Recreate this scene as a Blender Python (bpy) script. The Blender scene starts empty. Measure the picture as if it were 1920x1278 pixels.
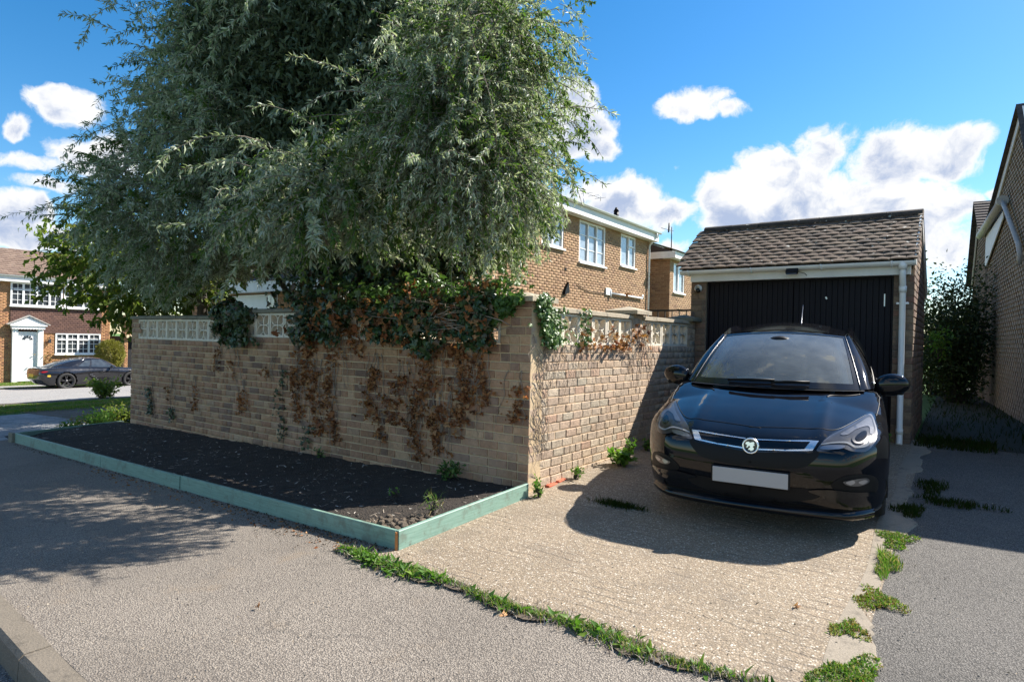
import bpy, bmesh, math, random
import numpy as np
from mathutils import Vector, Matrix
from mathutils.bvhtree import BVHTree
from mathutils.geometry import delaunay_2d_cdt

random.seed(7)
RNG = np.random.default_rng(11)
scene = bpy.context.scene
COL = scene.collection
R = math.radians

# ------------------------------------------------------------------ camera, sky, sun, exposure
EYE = Vector((0.0, 0.0, 1.39))
FOCAL, YAW, ROLL, PITCH = 1170.0, R(35.84), R(1.3), math.atan(4.0 / 1170.0)
fwd = Vector((-math.sin(YAW) * math.cos(PITCH), math.cos(YAW) * math.cos(PITCH), -math.sin(PITCH)))
r0 = Vector((math.cos(YAW), math.sin(YAW), 0.0))
u0 = r0.cross(fwd)
rgt = r0 * math.cos(ROLL) + u0 * math.sin(ROLL)
upv = u0 * math.cos(ROLL) - r0 * math.sin(ROLL)
cam_data = bpy.data.cameras.new("camera")
cam = bpy.data.objects.new("camera", cam_data)
COL.objects.link(cam)
cam.matrix_world = Matrix(((rgt.x, upv.x, -fwd.x, EYE.x), (rgt.y, upv.y, -fwd.y, EYE.y), (rgt.z, upv.z, -fwd.z, EYE.z), (0, 0, 0, 1)))
cam_data.sensor_width = 36.0
cam_data.lens = FOCAL / 1920.0 * 36.0
cam_data.clip_start = 0.05
cam_data.clip_end = 2000.0
scene.camera = cam

SUN_AZ, SUN_EL = R(32.0), R(43.0)                     # azimuth from +Y towards +X
SUN_DIR = Vector((math.sin(SUN_AZ) * math.cos(SUN_EL), math.cos(SUN_AZ) * math.cos(SUN_EL), math.sin(SUN_EL)))
scene.view_settings.view_transform = 'Standard'
scene.view_settings.look = 'None'
scene.view_settings.exposure = 1.30
scene.view_settings.gamma = 1.0
scene.view_settings.use_curve_mapping = False
scene.cycles.use_denoising = True
scene.cycles.max_bounces = 8
scene.cycles.transparent_max_bounces = 12

sun_data = bpy.data.lights.new("sun", 'SUN')
sun_data.energy = 4.8
sun_data.angle = R(0.53)
sun_data.color = (1.0, 0.94, 0.85)
sun = bpy.data.objects.new("sun", sun_data)
COL.objects.link(sun)
sun.rotation_euler = SUN_DIR.to_track_quat('Z', 'Y').to_euler()
sun.location = (10, 20, 30)


class NT:
    """small helper to write node trees"""
    def __init__(self, tree):
        self.t = tree
        self.n = tree.nodes
        self.l = tree.links

    def node(self, typ, **props):
        n = self.n.new(typ)
        for k, v in props.items():
            setattr(n, k, v)
        return n

    def put(self, sock, v):
        if isinstance(v, bpy.types.NodeSocket):
            self.l.new(v, sock)
        elif v is not None:
            if sock.type == 'RGBA' and not isinstance(v, (int, float)):
                v = tuple(v) + ((1.0,) if len(v) == 3 else ())
            elif sock.type == 'RGBA':
                v = (v, v, v, 1)
            elif sock.type == 'VECTOR' and isinstance(v, (int, float)):
                v = (v, v, v)
            sock.default_value = v

    def math(self, op, a, b=None, c=None, clamp=False):
        n = self.node('ShaderNodeMath', operation=op, use_clamp=clamp)
        self.put(n.inputs[0], a)
        if b is not None: self.put(n.inputs[1], b)
        if c is not None: self.put(n.inputs[2], c)
        return n.outputs[0]

    def vec(self, op, a, b=None, out=0):
        n = self.node('ShaderNodeVectorMath', operation=op)
        self.put(n.inputs[0], a)
        if b is not None:
            if op == 'SCALE': self.put(n.inputs['Scale'], b)
            else: self.put(n.inputs[1], b)
        return n.outputs['Value'] if op in ('DOT_PRODUCT', 'LENGTH', 'DISTANCE') else n.outputs[0]

    def noise(self, scale, detail=3.0, rough=0.55, vec=None, dist=0.0, color=False):
        n = self.node('ShaderNodeTexNoise')
        n.inputs['Scale'].default_value = scale
        n.inputs['Detail'].default_value = detail
        n.inputs['Roughness'].default_value = rough
        n.inputs['Distortion'].default_value = dist
        if vec is not None: self.l.new(vec, n.inputs['Vector'])
        return n.outputs['Color' if color else 'Fac']

    def vor(self, scale, vec=None, feature='F1', out='Distance', rand=1.0):
        n = self.node('ShaderNodeTexVoronoi', feature=feature)
        n.inputs['Scale'].default_value = scale
        n.inputs['Randomness'].default_value = rand
        if vec is not None: self.l.new(vec, n.inputs['Vector'])
        return n.outputs[out]

    def ramp(self, fac, stops, interp='LINEAR'):
        n = self.node('ShaderNodeValToRGB')
        cr = n.color_ramp
        cr.interpolation = interp
        while len(cr.elements) < len(stops): cr.elements.new(0.5)
        for e, (p, c) in zip(cr.elements, stops):
            e.position = p
            e.color = (c, c, c, 1) if isinstance(c, (int, float)) else tuple(c) + (1,)
        self.put(n.inputs[0], fac)
        return n.outputs[0]

    def mix(self, fac, a, b, mode='MIX'):
        n = self.node('ShaderNodeMix', data_type='RGBA', blend_type=mode)
        self.put(n.inputs[0], fac)
        self.put(n.inputs[6], a)
        self.put(n.inputs[7], b)
        return n.outputs[2]

    def map(self, v, a, b, c=0.0, d=1.0, smooth=False):
        n = self.node('ShaderNodeMapRange', interpolation_type='SMOOTHSTEP' if smooth else 'LINEAR')
        self.put(n.inputs[0], v)
        for i, x in enumerate((a, b, c, d)): self.put(n.inputs[1 + i], x)
        return n.outputs[0]

    def bump(self, h, strength=0.5, dist=0.01, nrm=None):
        n = self.node('ShaderNodeBump')
        n.inputs['Strength'].default_value = strength
        n.inputs['Distance'].default_value = dist
        self.put(n.inputs['Height'], h)
        if nrm is not None: self.l.new(nrm, n.inputs['Normal'])
        return n.outputs[0]

    def pos(self):
        return self.node('ShaderNodeNewGeometry').outputs['Position']

    def rand(self):
        """a random number per object or loose piece"""
        a = self.node('ShaderNodeObjectInfo').outputs['Random']
        b = self.node('ShaderNodeNewGeometry').outputs['Random Per Island']
        return self.math('FRACT', self.math('ADD', a, b))

    def stretch(self, v, s):
        return self.vec('MULTIPLY', v, s)


def mat(name):
    m = bpy.data.materials.new(name)
    m.use_nodes = True
    t = NT(m.node_tree)
    t.m = m
    t.bsdf = m.node_tree.nodes['Principled BSDF']
    return t


def fin(t, col=None, rough=None, nrm=None, **kw):
    b = t.bsdf
    if col is not None: t.put(b.inputs['Base Color'], col)
    if rough is not None: t.put(b.inputs['Roughness'], rough)
    if nrm is not None: t.put(b.inputs['Normal'], nrm)
    for k, v in kw.items(): t.put(b.inputs[k.replace('_', ' ')], v)
    return t.m


# ---- sky
world = bpy.data.worlds.new("World")
scene.world = world
world.use_nodes = True
w = NT(world.node_tree)
for n in list(w.n): w.n.remove(n)
sky = w.node('ShaderNodeTexSky', sky_type='NISHITA')
sky.sun_disc = False
sky.sun_elevation = SUN_EL
sky.sun_rotation = SUN_AZ
sky.altitude = 100
sky.air_density = 1.0
sky.dust_density = 0.3
sky.ozone_density = 2.5
dirv = w.node('ShaderNodeTexCoord').outputs['Generated']
hsv = w.node('ShaderNodeHueSaturation')
hsv.inputs['Hue'].default_value = 0.497
hsv.inputs['Saturation'].default_value = 1.38
hsv.inputs['Value'].default_value = 1.0
w.l.new(sky.outputs[0], hsv.inputs['Color'])


def px_dir(px, py):
    return (fwd + rgt * ((px - 960) / FOCAL) - upv * ((py - 639) / FOCAL)).normalized()


# cumulus: soft blobs placed by direction, edges broken by noise; a scattered field elsewhere
warp = w.vec('SCALE', w.vec('SUBTRACT', w.noise(9.0, 4.0, 0.55, dirv, color=True), (0.5, 0.5, 0.5)), 0.075)
dirw = w.vec('ADD', dirv, warp)
n1 = w.noise(13.0, 12.0, 0.70, dirw)
n2 = w.noise(3.1, 4.0, 0.5, dirv)
vb = w.vor(17.0, dirw, 'SMOOTH_F1')
brk = w.math('ADD', w.math('MULTIPLY', w.math('SUBTRACT', n1, 0.5), 2.6), w.math('MULTIPLY', w.math('SUBTRACT', 0.42, vb), 0.9))
CL = [  # px, py, half width, half height (photo pixels), weight
    (1300, 195, 62, 34, 1.0), (1345, 210, 46, 18, 0.8), (1085, 255, 70, 50, 1.0), (1120, 275, 42, 30, 0.9), (1065, 200, 40, 50, 0.8),
    (1170, 380, 95, 44, 1.0), (1255, 395, 60, 30, 0.9), (1120, 365, 70, 32, 0.8),
    (1360, 372, 55, 46, 1.0), (1440, 335, 60, 58, 1.0), (1545, 285, 62, 50, 1.0), (1665, 290, 90, 56, 1.0), (1765, 285, 66, 48, 1.0),
    (1540, 370, 140, 60, 1.0), (1700, 385, 95, 58, 1.0), (1765, 470, 50, 40, 0.8), (1420, 410, 100, 44, 1.0), (1528, 250, 22, 26, 0.7), (1240, 452, 46, 16, 0.7), (1640, 440, 120, 50, 1.0),
    (125, 200, 50, 34, 0.85), (36, 236, 28, 24, 0.8), (45, 300, 75, 18, 0.62), (25, 395, 60, 34, 0.7), (80, 440, 80, 26, 0.75), (150, 285, 45, 30, 0.6),
    (120, 350, 60, 12, 0.4), (1276, 322, 9, 13, 0.42), (1250, 326, 9, 9, 0.36), (1872, 357, 18, 9, 0.5), (200, 300, 60, 45, 0.7),
]
msum = None
hsum = None
up_w = Vector((0, 0, 1))
for px, py, hw, hh, wt in CL:
    c = px_dir(px, py)
    e1 = c.cross(up_w).normalized()
    e2 = e1.cross(c).normalized()
    d = w.vec('SUBTRACT', dirw, tuple(c))
    cf = c.dot(fwd)
    a = w.math('MULTIPLY', w.vec('DOT_PRODUCT', d, tuple(e1)), FOCAL / (hw * 1.25 * cf))
    b = w.math('MULTIPLY', w.vec('DOT_PRODUCT', d, tuple(e2)), FOCAL / (hh * 1.25 * cf))
    q = w.math('ADD', w.math('MULTIPLY', a, a), w.math('MULTIPLY', b, b))
    m = w.math('MULTIPLY', w.math('SUBTRACT', 1.0, q), wt)
    g = w.math('MULTIPLY', w.math('MAXIMUM', m, 0.0), b)
    msum = m if msum is None else w.math('MAXIMUM', msum, m)
    hsum = g if hsum is None else w.math('ADD', hsum, g)
front = w.vec('DOT_PRODUCT', dirv, tuple(fwd))
elev = w.node('ShaderNodeSeparateXYZ')
w.l.new(dirv, elev.inputs[0])
away = w.math('MULTIPLY', w.map(front, 0.62, 0.35, 0.0, 1.0, True), w.map(elev.outputs[2], 0.0, 0.12, 0.0, 1.0, True))
field = w.math('SUBTRACT', w.math('MULTIPLY', w.math('SUBTRACT', n2, 0.53), 7.0), w.map(away, 0.0, 1.0, 6.0, 0.0))
dens = w.math('ADD', w.math('MAXIMUM', msum, field), w.math('MULTIPLY', brk, 0.80))
mask = w.map(dens, 0.04, 0.55, 0.0, 1.0, True)
thick = w.map(dens, 0.35, 1.0, 0.0, 1.0, True)
nu = w.noise(10.0, 6.0, 0.62, w.vec('ADD', dirw, (0.02, 0.03, 0.035)))
under = w.math('ADD', w.math('ADD', w.math('MULTIPLY', hsum, -0.9), w.math('MULTIPLY', w.math('SUBTRACT', nu, 0.47), 3.6)), w.map(elev.outputs[2], 0.30, 0.12, -0.05, 0.22))
grey = w.math('MULTIPLY', w.map(under, -0.30, 0.50, 0.0, 1.0, True), thick)
cloud_col = w.mix(grey, (1.0, 1.0, 1.0), (0.44, 0.53, 0.73))
bg1 = w.node('ShaderNodeBackground')
bg1.inputs[1].default_value = 0.078
w.l.new(hsv.outputs[0], bg1.inputs[0])
bg2 = w.node('ShaderNodeBackground')
bg2.inputs[1].default_value = 0.435
w.l.new(cloud_col, bg2.inputs[0])
mx = w.node('ShaderNodeMixShader')
w.l.new(mask, mx.inputs[0])
w.l.new(bg1.outputs[0], mx.inputs[1])
w.l.new(bg2.outputs[0], mx.inputs[2])
wo = w.node('ShaderNodeOutputWorld')
w.l.new(mx.outputs[0], wo.inputs[0])
world.cycles.sampling_method = 'MANUAL'
world.cycles.sample_map_resolution = 1024

# ------------------------------------------------------------------ geometry helpers


LOCAL = set()                                         # things whose parts are modelled in the thing's own axes


def wmat(o):
    m = o.matrix_basis.copy()
    if o.parent is not None: m = wmat(o.parent) @ o.matrix_parent_inverse @ m
    return m


def attach(o, parent):
    root = parent
    while root.parent is not None: root = root.parent
    o.parent = parent
    if root.name not in LOCAL: o.matrix_parent_inverse = wmat(parent).inverted()


def link(name, me, m=None, parent=None, kind=None):
    o = bpy.data.objects.new(name, me)
    COL.objects.link(o)
    if m is not None and me is not None and len(me.materials) == 0:
        me.materials.append(m)
    if parent is not None: attach(o, parent)
    if kind: o['kind'] = kind
    return o


def thing(name, label, cat, loc=(0, 0, 0), rz=0.0, group=None):
    o = bpy.data.objects.new(name, None)
    COL.objects.link(o)
    o.location = loc
    o.rotation_euler = (0, 0, rz)
    o.empty_display_size = 0.1
    o['label'] = label
    o['category'] = cat
    if group: o['group'] = group
    return o


def tag(o, label, cat, group=None):
    o['label'] = label
    o['category'] = cat
    if group: o['group'] = group
    return o


class MB:
    """collects shapes into one mesh"""
    def __init__(self):
        self.v, self.f, self.sm = [], [], []

    def add(self, verts, faces, smooth=False):
        k = len(self.v)
        self.v.extend([tuple(p) for p in verts])
        self.f.extend([tuple(i + k for i in f) for f in faces])
        self.sm.extend([smooth] * len(faces))
        return self

    def box(self, c, s, B=None, bev=0.0):
        """c centre, s full sizes, B = three axes"""
        X, Y, Z = B if B else (Vector((1, 0, 0)), Vector((0, 1, 0)), Vector((0, 0, 1)))
        c = Vector(c)
        hx, hy, hz = s[0] / 2, s[1] / 2, s[2] / 2
        if bev <= 0:
            P = [c + X * (hx * i) + Y * (hy * j) + Z * (hz * k) for k in (-1, 1) for j in (-1, 1) for i in (-1, 1)]
            F = [(0, 2, 3, 1), (4, 5, 7, 6), (0, 1, 5, 4), (2, 6, 7, 3), (0, 4, 6, 2), (1, 3, 7, 5)]
            return self.add(P, F)
        b = min(bev, hx * 0.9, hy * 0.9, hz * 0.9)
        bm = bmesh.new()
        bmesh.ops.create_cube(bm, size=1.0)
        for v in bm.verts: v.co = Vector((v.co.x * 2 * hx, v.co.y * 2 * hy, v.co.z * 2 * hz))
        bmesh.ops.bevel(bm, geom=list(bm.edges), offset=b, segments=1, affect='EDGES', profile=0.5)
        bm.verts.index_update()
        P = [c + X * v.co.x + Y * v.co.y + Z * v.co.z for v in bm.verts]
        F = [[v.index for v in f.verts] for f in bm.faces]
        bm.free()
        return self.add(P, F)

    def seg_box(self, a, b, wd, ht, up=(0, 0, 1), bev=0.0):
        """bar from a to b, wd across, ht along up"""
        a, b = Vector(a), Vector(b)
        X = (b - a).normalized()
        Y = Vector(up).cross(X).normalized()
        Z = X.cross(Y)
        return self.box((a + b) / 2, ((b - a).length, wd, ht), (X, Y, Z), bev)

    def tube(self, pts, r, n=8, caps=True, smooth=True):
        pts = [Vector(p) for p in pts]
        rs = r if isinstance(r, (list, tuple)) else [r] * len(pts)
        V, Fc = [], []
        ref = Vector((0, 0, 1))
        prev = None
        for i, p in enumerate(pts):
            d = (pts[min(i + 1, len(pts) - 1)] - pts[max(i - 1, 0)]).normalized()
            if prev is None:
                a = d.cross(ref)
                if a.length < 0.05: a = d.cross(Vector((1, 0, 0)))
                a.normalize()
            else:
                a = (prev - d * prev.dot(d)).normalized()
            prev = a
            b = d.cross(a)
            for j in range(n):
                t = 2 * math.pi * j / n
                V.append(p + a * (rs[i] * math.cos(t)) + b * (rs[i] * math.sin(t)))
        for i in range(len(pts) - 1):
            for j in range(n):
                k = (j + 1) % n
                Fc.append((i * n + j, i * n + k, (i + 1) * n + k, (i + 1) * n + j))
        self.add(V, Fc, smooth)
        if caps:
            k = len(self.v) - len(V)
            self.f.append(tuple(k + j for j in range(n))[::-1])
            self.f.append(tuple(k + (len(pts) - 1) * n + j for j in range(n)))
            self.sm += [False, False]
        return self

    def lathe(self, prof, c, axis=(0, 0, 1), n=24, smooth=True, closed=False):
        """prof: list of (radius, height along axis)"""
        c, A = Vector(c), Vector(axis).normalized()
        X = A.cross(Vector((0, 0, 1)))
        if X.length < 0.1: X = A.cross(Vector((1, 0, 0)))
        X.normalize()
        Y = A.cross(X)
        V = [c + A * h + X * (r * math.cos(2 * math.pi * j / n)) + Y * (r * math.sin(2 * math.pi * j / n)) for r, h in prof for j in range(n)]
        F = []
        m = len(prof)
        for i in range(m - 1 + (1 if closed else 0)):
            for j in range(n):
                k = (j + 1) % n
                F.append((i * n + j, i * n + k, ((i + 1) % m) * n + k, ((i + 1) % m) * n + j))
        return self.add(V, F, smooth)

    def extrude(self, poly, O, X, Y, N, depth):
        """polygon (2D) in the plane O,X,Y pushed along N by depth"""
        O, X, Y, N = Vector(O), Vector(X), Vector(Y), Vector(N)
        n = len(poly)
        A = [O + X * p[0] + Y * p[1] for p in poly]
        V = A + [p + N * depth for p in A]
        F = [tuple(range(n))[::-1], tuple(range(n, 2 * n))] + [(i, (i + 1) % n, n + (i + 1) % n, n + i) for i in range(n)]
        return self.add(V, F)

    def grid(self, P, smooth=True, flip=False):
        """P[i][j] points"""
        a, b = len(P), len(P[0])
        V = [p for row in P for p in row]
        F = []
        for i in range(a - 1):
            for j in range(b - 1):
                q = (i * b + j, i * b + j + 1, (i + 1) * b + j + 1, (i + 1) * b + j)
                F.append(q[::-1] if flip else q)
        return self.add(V, F, smooth)

    def mesh(self, name):
        me = bpy.data.meshes.new(name)
        me.from_pydata(self.v, [], self.f)
        if any(self.sm): me.polygons.foreach_set('use_smooth', self.sm)
        me.update()
        return me

    def build(self, name, m, parent=None, kind=None, fix=True):
        me = self.mesh(name)
        if fix:
            bm = bmesh.new()
            bm.from_mesh(me)
            bmesh.ops.recalc_face_normals(bm, faces=bm.faces)
            bm.to_mesh(me)
            bm.free()
        return link(name, me, m, parent, kind)


def np_mesh(name, V, F, smooth=False):
    """V (n,3), F (m,3 or 4) as arrays"""
    me = bpy.data.meshes.new(name)
    V = np.ascontiguousarray(V, dtype=np.float32)
    F = np.ascontiguousarray(F, dtype=np.int32)
    k = F.shape[1]
    me.vertices.add(len(V))
    me.vertices.foreach_set('co', V.ravel())
    me.loops.add(F.size)
    me.loops.foreach_set('vertex_index', F.ravel())
    me.polygons.add(len(F))
    me.polygons.foreach_set('loop_start', np.arange(0, F.size, k, dtype=np.int32))
    me.polygons.foreach_set('loop_total', np.full(len(F), k, dtype=np.int32))
    if smooth: me.polygons.foreach_set('use_smooth', np.ones(len(F), dtype=bool))
    me.update(calc_edges=True)
    return me


def unit(a):
    return a / np.maximum(np.linalg.norm(a, axis=-1, keepdims=True), 1e-9)


def vis(P):
    """photo pixel and depth of a world point"""
    v = Vector(P) - EYE
    d = v.dot(fwd)
    return 960 + FOCAL * v.dot(rgt) / max(d, 1e-3), 639 - FOCAL * v.dot(upv) / max(d, 1e-3), d


# ground height: the plot falls away to the left, the drive rises to the garage
BY = ([-60, 1.1, 2.8, 4.7, 5.6, 6.9, 9.0, 12, 60], [-.1, -.10, -.10, -.035, .035, .09, .215, .30, .3])
TX = ([-90, -60, -45, -31, -22, -15, -11, -3, 60], [-1.9, -1.65, -1.42, -1.02, -.64, -.32, -.16, 0, 0])


def zg(x, y):
    k = np.clip((-np.asarray(x, float) - 3.3) / 3.0, 0, 1)
    return np.interp(y, *BY) * (1 - k) + k * (-.1) + np.interp(x, *TX)


def zgf(x, y):
    return float(zg(x, y))
# ------------------------------------------------------------------ materials


def brick_mat(name, cols, bump=0.5, tint=(1, 1, 1), rough_amt=1.0, stain=0.35, stain_col=(0.10, 0.09, 0.075), bloom=0.0):
    t = mat(name)
    p = t.pos()
    r = t.rand()
    n = len(cols)
    c = t.ramp(r, [((i + 0.5) / n, k) for i, k in enumerate(cols)])
    c = t.mix(0.6, c, t.ramp(t.noise(26, 5, 0.65, p), [(0.25, 0.45), (0.5, 1.0), (0.78, 1.55)]), 'MULTIPLY')
    c = t.mix(t.map(t.noise(90, 3, 0.6, p), 0.5, 0.75, 0, 0.35), c, (0.05, 0.045, 0.05))
    st = t.map(t.noise(1.7, 5, 0.6, p), 0.52, 0.72, 0.0, stain, True)
    c = t.mix(st, c, stain_col)
    if bloom:                                          # pale salts and old render smears
        c = t.mix(t.map(t.noise(1.3, 6, 0.7, t.vec('ADD', p, (7.3, 1.1, 4.2))), 0.46, 0.66, 0.0, bloom, True), c, (0.50, 0.37, 0.29))
        c = t.mix(t.map(t.noise(7.0, 4, 0.6, p), 0.66, 0.72, 0, bloom * .8, True), c, (0.62, 0.55, 0.46))
    c = t.mix(1.0, c, tint, 'MULTIPLY')
    h = t.math('ADD', t.noise(60, 5, 0.7, p), t.math('MULTIPLY', t.noise(240, 3, 0.6, t.stretch(p, (1, 1, 0.25))), 0.5))
    return fin(t, c, 0.92, t.bump(h, bump, 0.006 * rough_amt))


def mortar_mat(name, c1, c2):
    t = mat(name)
    p = t.pos()
    c = t.mix(t.noise(3, 5, 0.6, p), c1, c2)
    c = t.mix(0.5, c, t.ramp(t.noise(120, 3, 0.6, p), [(0.3, 0.6), (0.7, 1.3)]), 'MULTIPLY')
    return fin(t, c, 0.95, t.bump(t.noise(150, 4, 0.7, p), 0.5, 0.004))


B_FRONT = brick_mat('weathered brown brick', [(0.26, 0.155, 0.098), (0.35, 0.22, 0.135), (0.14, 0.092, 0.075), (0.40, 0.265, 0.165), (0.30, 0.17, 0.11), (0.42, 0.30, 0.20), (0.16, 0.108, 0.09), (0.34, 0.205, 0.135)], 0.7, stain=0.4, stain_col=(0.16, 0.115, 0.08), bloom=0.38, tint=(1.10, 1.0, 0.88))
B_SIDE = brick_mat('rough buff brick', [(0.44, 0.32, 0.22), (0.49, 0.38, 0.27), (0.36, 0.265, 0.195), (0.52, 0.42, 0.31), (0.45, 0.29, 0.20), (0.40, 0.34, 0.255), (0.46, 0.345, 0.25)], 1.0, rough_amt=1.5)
B_RED = brick_mat('red brick', [(0.34, 0.09, 0.05), (0.40, 0.12, 0.06)], 0.5)
B_GAR = brick_mat('garage brick', [(0.21, 0.14, 0.095), (0.15, 0.105, 0.08), (0.25, 0.17, 0.11), (0.11, 0.08, 0.07), (0.28, 0.20, 0.13), (0.20, 0.11, 0.08)], 0.5)
B_HOUSE = brick_mat('house brick', [(0.35, 0.215, 0.115), (0.30, 0.175, 0.095), (0.41, 0.26, 0.145), (0.25, 0.145, 0.085), (0.37, 0.235, 0.13)], 0.3, stain=0.12)
B_FAR = brick_mat('orange brick', [(0.40, 0.21, 0.095), (0.34, 0.17, 0.08), (0.45, 0.25, 0.12), (0.29, 0.14, 0.075)], 0.2, stain=0.1)
B_RIGHT = brick_mat('neighbour garage brick', [(0.21, 0.155, 0.105), (0.17, 0.125, 0.09), (0.25, 0.185, 0.125), (0.14, 0.105, 0.085)], 0.5, stain=0.15)
M_FRONT = mortar_mat('mortar buff', (0.60, 0.46, 0.285), (0.45, 0.33, 0.205))
M_SIDE = mortar_mat('mortar sandy', (0.58, 0.42, 0.26), (0.44, 0.31, 0.20))
M_GAR = mortar_mat('mortar grey', (0.26, 0.21, 0.15), (0.20, 0.16, 0.12))
M_HOUSE = mortar_mat('mortar pale', (0.40, 0.265, 0.15), (0.33, 0.215, 0.12))
M_RIGHT = mortar_mat('mortar light grey', (0.42, 0.36, 0.29), (0.32, 0.27, 0.21))


def concrete(name, c1, c2, dirt=(0.06, 0.055, 0.045), amt=0.5, bump=0.3, sc=1.0):
    t = mat(name)
    p = t.pos()
    c = t.mix(t.noise(4 * sc, 5, 0.65, p), c1, c2)
    c = t.mix(t.map(t.noise(9 * sc, 6, 0.7, p), 0.5, 0.75, 0, amt, True), c, dirt)
    c = t.mix(0.35, c, t.ramp(t.noise(140 * sc, 2, 0.5, p), [(0.35, 0.5), (0.65, 1.4)]), 'MULTIPLY')
    return fin(t, c, 0.9, t.bump(t.noise(90 * sc, 4, 0.65, p), bump, 0.005))


BLOCK = concrete('pale screen block', (0.78, 0.71, 0.58), (0.64, 0.57, 0.46), (0.20, 0.19, 0.15), 0.5, 0.3)
COPING = concrete('concrete coping', (0.44, 0.37, 0.27), (0.34, 0.29, 0.21), (0.07, 0.07, 0.055), 0.75, 0.4)
COPING_D = concrete('concrete coping mossy', (0.22, 0.20, 0.15), (0.16, 0.15, 0.11), (0.05, 0.055, 0.035), 0.8, 0.5)
KERBM = concrete('kerb concrete', (0.185, 0.155, 0.12), (0.125, 0.107, 0.083), (0.05, 0.042, 0.032), 0.85, 0.9)
STRIP = concrete('smooth edge concrete', (0.29, 0.245, 0.19), (0.22, 0.185, 0.14), (0.10, 0.085, 0.065), 0.9, 0.6)


def plain(name, col, rough=0.5, var=0.08, bump=0.0, **kw):
    t = mat(name)
    p = t.pos()
    c = t.mix(1.0, col, t.ramp(t.noise(6, 5, 0.6, p), [(0.2, 1 - var), (0.8, 1 + var)]), 'MULTIPLY')
    return fin(t, c, rough, t.bump(t.noise(60, 3, 0.5, p), bump, 0.003) if bump else None, **kw)


WHITE = plain('white plastic', (0.80, 0.80, 0.79), 0.35, 0.05)
WHITE_P = plain('white painted timber', (0.74, 0.73, 0.70), 0.5, 0.10, 0.1)
GREYPIPE = plain('weathered grey plastic', (0.42, 0.40, 0.37), 0.5, 0.2)
CREAM = plain('cream render', (0.62, 0.48, 0.31), 0.8, 0.08)
BLACK_IRON = plain('dark railing paint', (0.03, 0.03, 0.033), 0.5, 0.1)
DARK_VOID = plain('dark interior', (0.012, 0.012, 0.014), 0.9, 0.1)
BLACKPL = plain('black plastic', (0.006, 0.006, 0.007), 0.5, 0.15, Specular_IOR_Level=0.2)
BLACKGL = plain('gloss black', (0.006, 0.006, 0.007), 0.12, 0.1)
RUBBER = plain('tyre rubber', (0.020, 0.020, 0.021), 0.8, 0.2, 0.3)
METAL = plain('aluminium', (0.55, 0.55, 0.56), 0.35, 0.1, Metallic=1.0)
CHROME = plain('chrome', (0.92, 0.90, 0.86), 0.27, 0.03, Metallic=1.0)
RIM = plain('silver rim', (0.42, 0.42, 0.44), 0.3, 0.05, Metallic=0.9)
RIM_D = plain('dark rim', (0.10, 0.10, 0.105), 0.35, 0.05, Metallic=0.8)
PLATE = plain('blank grey plate', (0.40, 0.375, 0.365), 0.6, 0.02)
YPLATE = plain('yellow plate', (0.70, 0.47, 0.05), 0.5, 0.02)
REDL = plain('red lens', (0.30, 0.01, 0.01), 0.15, 0.02)
CLOTH = plain('grey upholstery', (0.06, 0.06, 0.065), 0.9, 0.1)
TRIMG = plain('pale grey trim', (0.42, 0.44, 0.42), 0.7, 0.05)
PAPER = plain('pale paper', (0.6, 0.6, 0.56), 0.7, 0.05)
CLAY = plain('terracotta', (0.45, 0.10, 0.045), 0.8, 0.25, 0.3)
CURTAIN = plain('net curtain', (0.55, 0.57, 0.60), 0.9, 0.15)


def paint_mat(name, col, dust=0.35, flake=0.25, film_=0.02, spec_=0.0):
    t = mat(name)
    p = t.pos()
    sp = t.map(t.noise(420, 2, 0.5, p), 0.66, 0.74, 0, dust)
    film = t.map(t.noise(5, 5, 0.6, p), 0.35, 0.75, 0.0, film_)
    c = t.mix(t.math('ADD', sp, film), col, (0.22, 0.20, 0.18))
    rr = t.map(t.noise(9, 4, 0.6, p), 0.3, 0.7, 0.16, 0.30)
    return fin(t, c, rr, None, Metallic=flake, Coat_Weight=1.0, Coat_Roughness=0.03, Coat_IOR=1.45, Specular_IOR_Level=spec_)


PAINT = paint_mat('black car paint', (0.003, 0.0032, 0.005), 0.10, 0.0)
PAINT2 = paint_mat('dark violet grey car paint', (0.020, 0.021, 0.026), 0.0, 0.4, 0.02, 0.4)


def glass_mat(name, tint=(0.72, 0.80, 0.80), refl=1.0, dust_sheen=(0.03, 0.12)):
    m = bpy.data.materials.new(name)
    m.use_nodes = True
    t = NT(m.node_tree)
    t.n.remove(t.n['Principled BSDF'])
    tr = t.node('ShaderNodeBsdfTransparent')
    tr.inputs[0].default_value = tint + (1,)
    gl = t.node('ShaderNodeBsdfGlossy')
    gl.inputs['Roughness'].default_value = 0.02
    fr = t.node('ShaderNodeFresnel')
    fr.inputs[0].default_value = 1.52
    dust = t.node('ShaderNodeBsdfDiffuse')  # pale film: dust, with the windscreen's sky reflection painted in
    dust.inputs[0].default_value = (0.42, 0.45, 0.44, 1)
    p = t.pos()
    mxa = t.node('ShaderNodeMixShader')
    t.put(mxa.inputs[0], t.map(t.noise(7, 5, 0.65, p), 0.3, 0.8, *dust_sheen))
    t.l.new(tr.outputs[0], mxa.inputs[1])
    t.l.new(dust.outputs[0], mxa.inputs[2])
    mxb = t.node('ShaderNodeMixShader')
    t.put(mxb.inputs[0], t.math('MULTIPLY', fr.outputs[0], refl * 1.5, clamp=True))
    t.l.new(mxa.outputs[0], mxb.inputs[1])
    t.l.new(gl.outputs[0], mxb.inputs[2])
    t.l.new(mxb.outputs[0], t.n['Material Output'].inputs[0])
    return m


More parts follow.
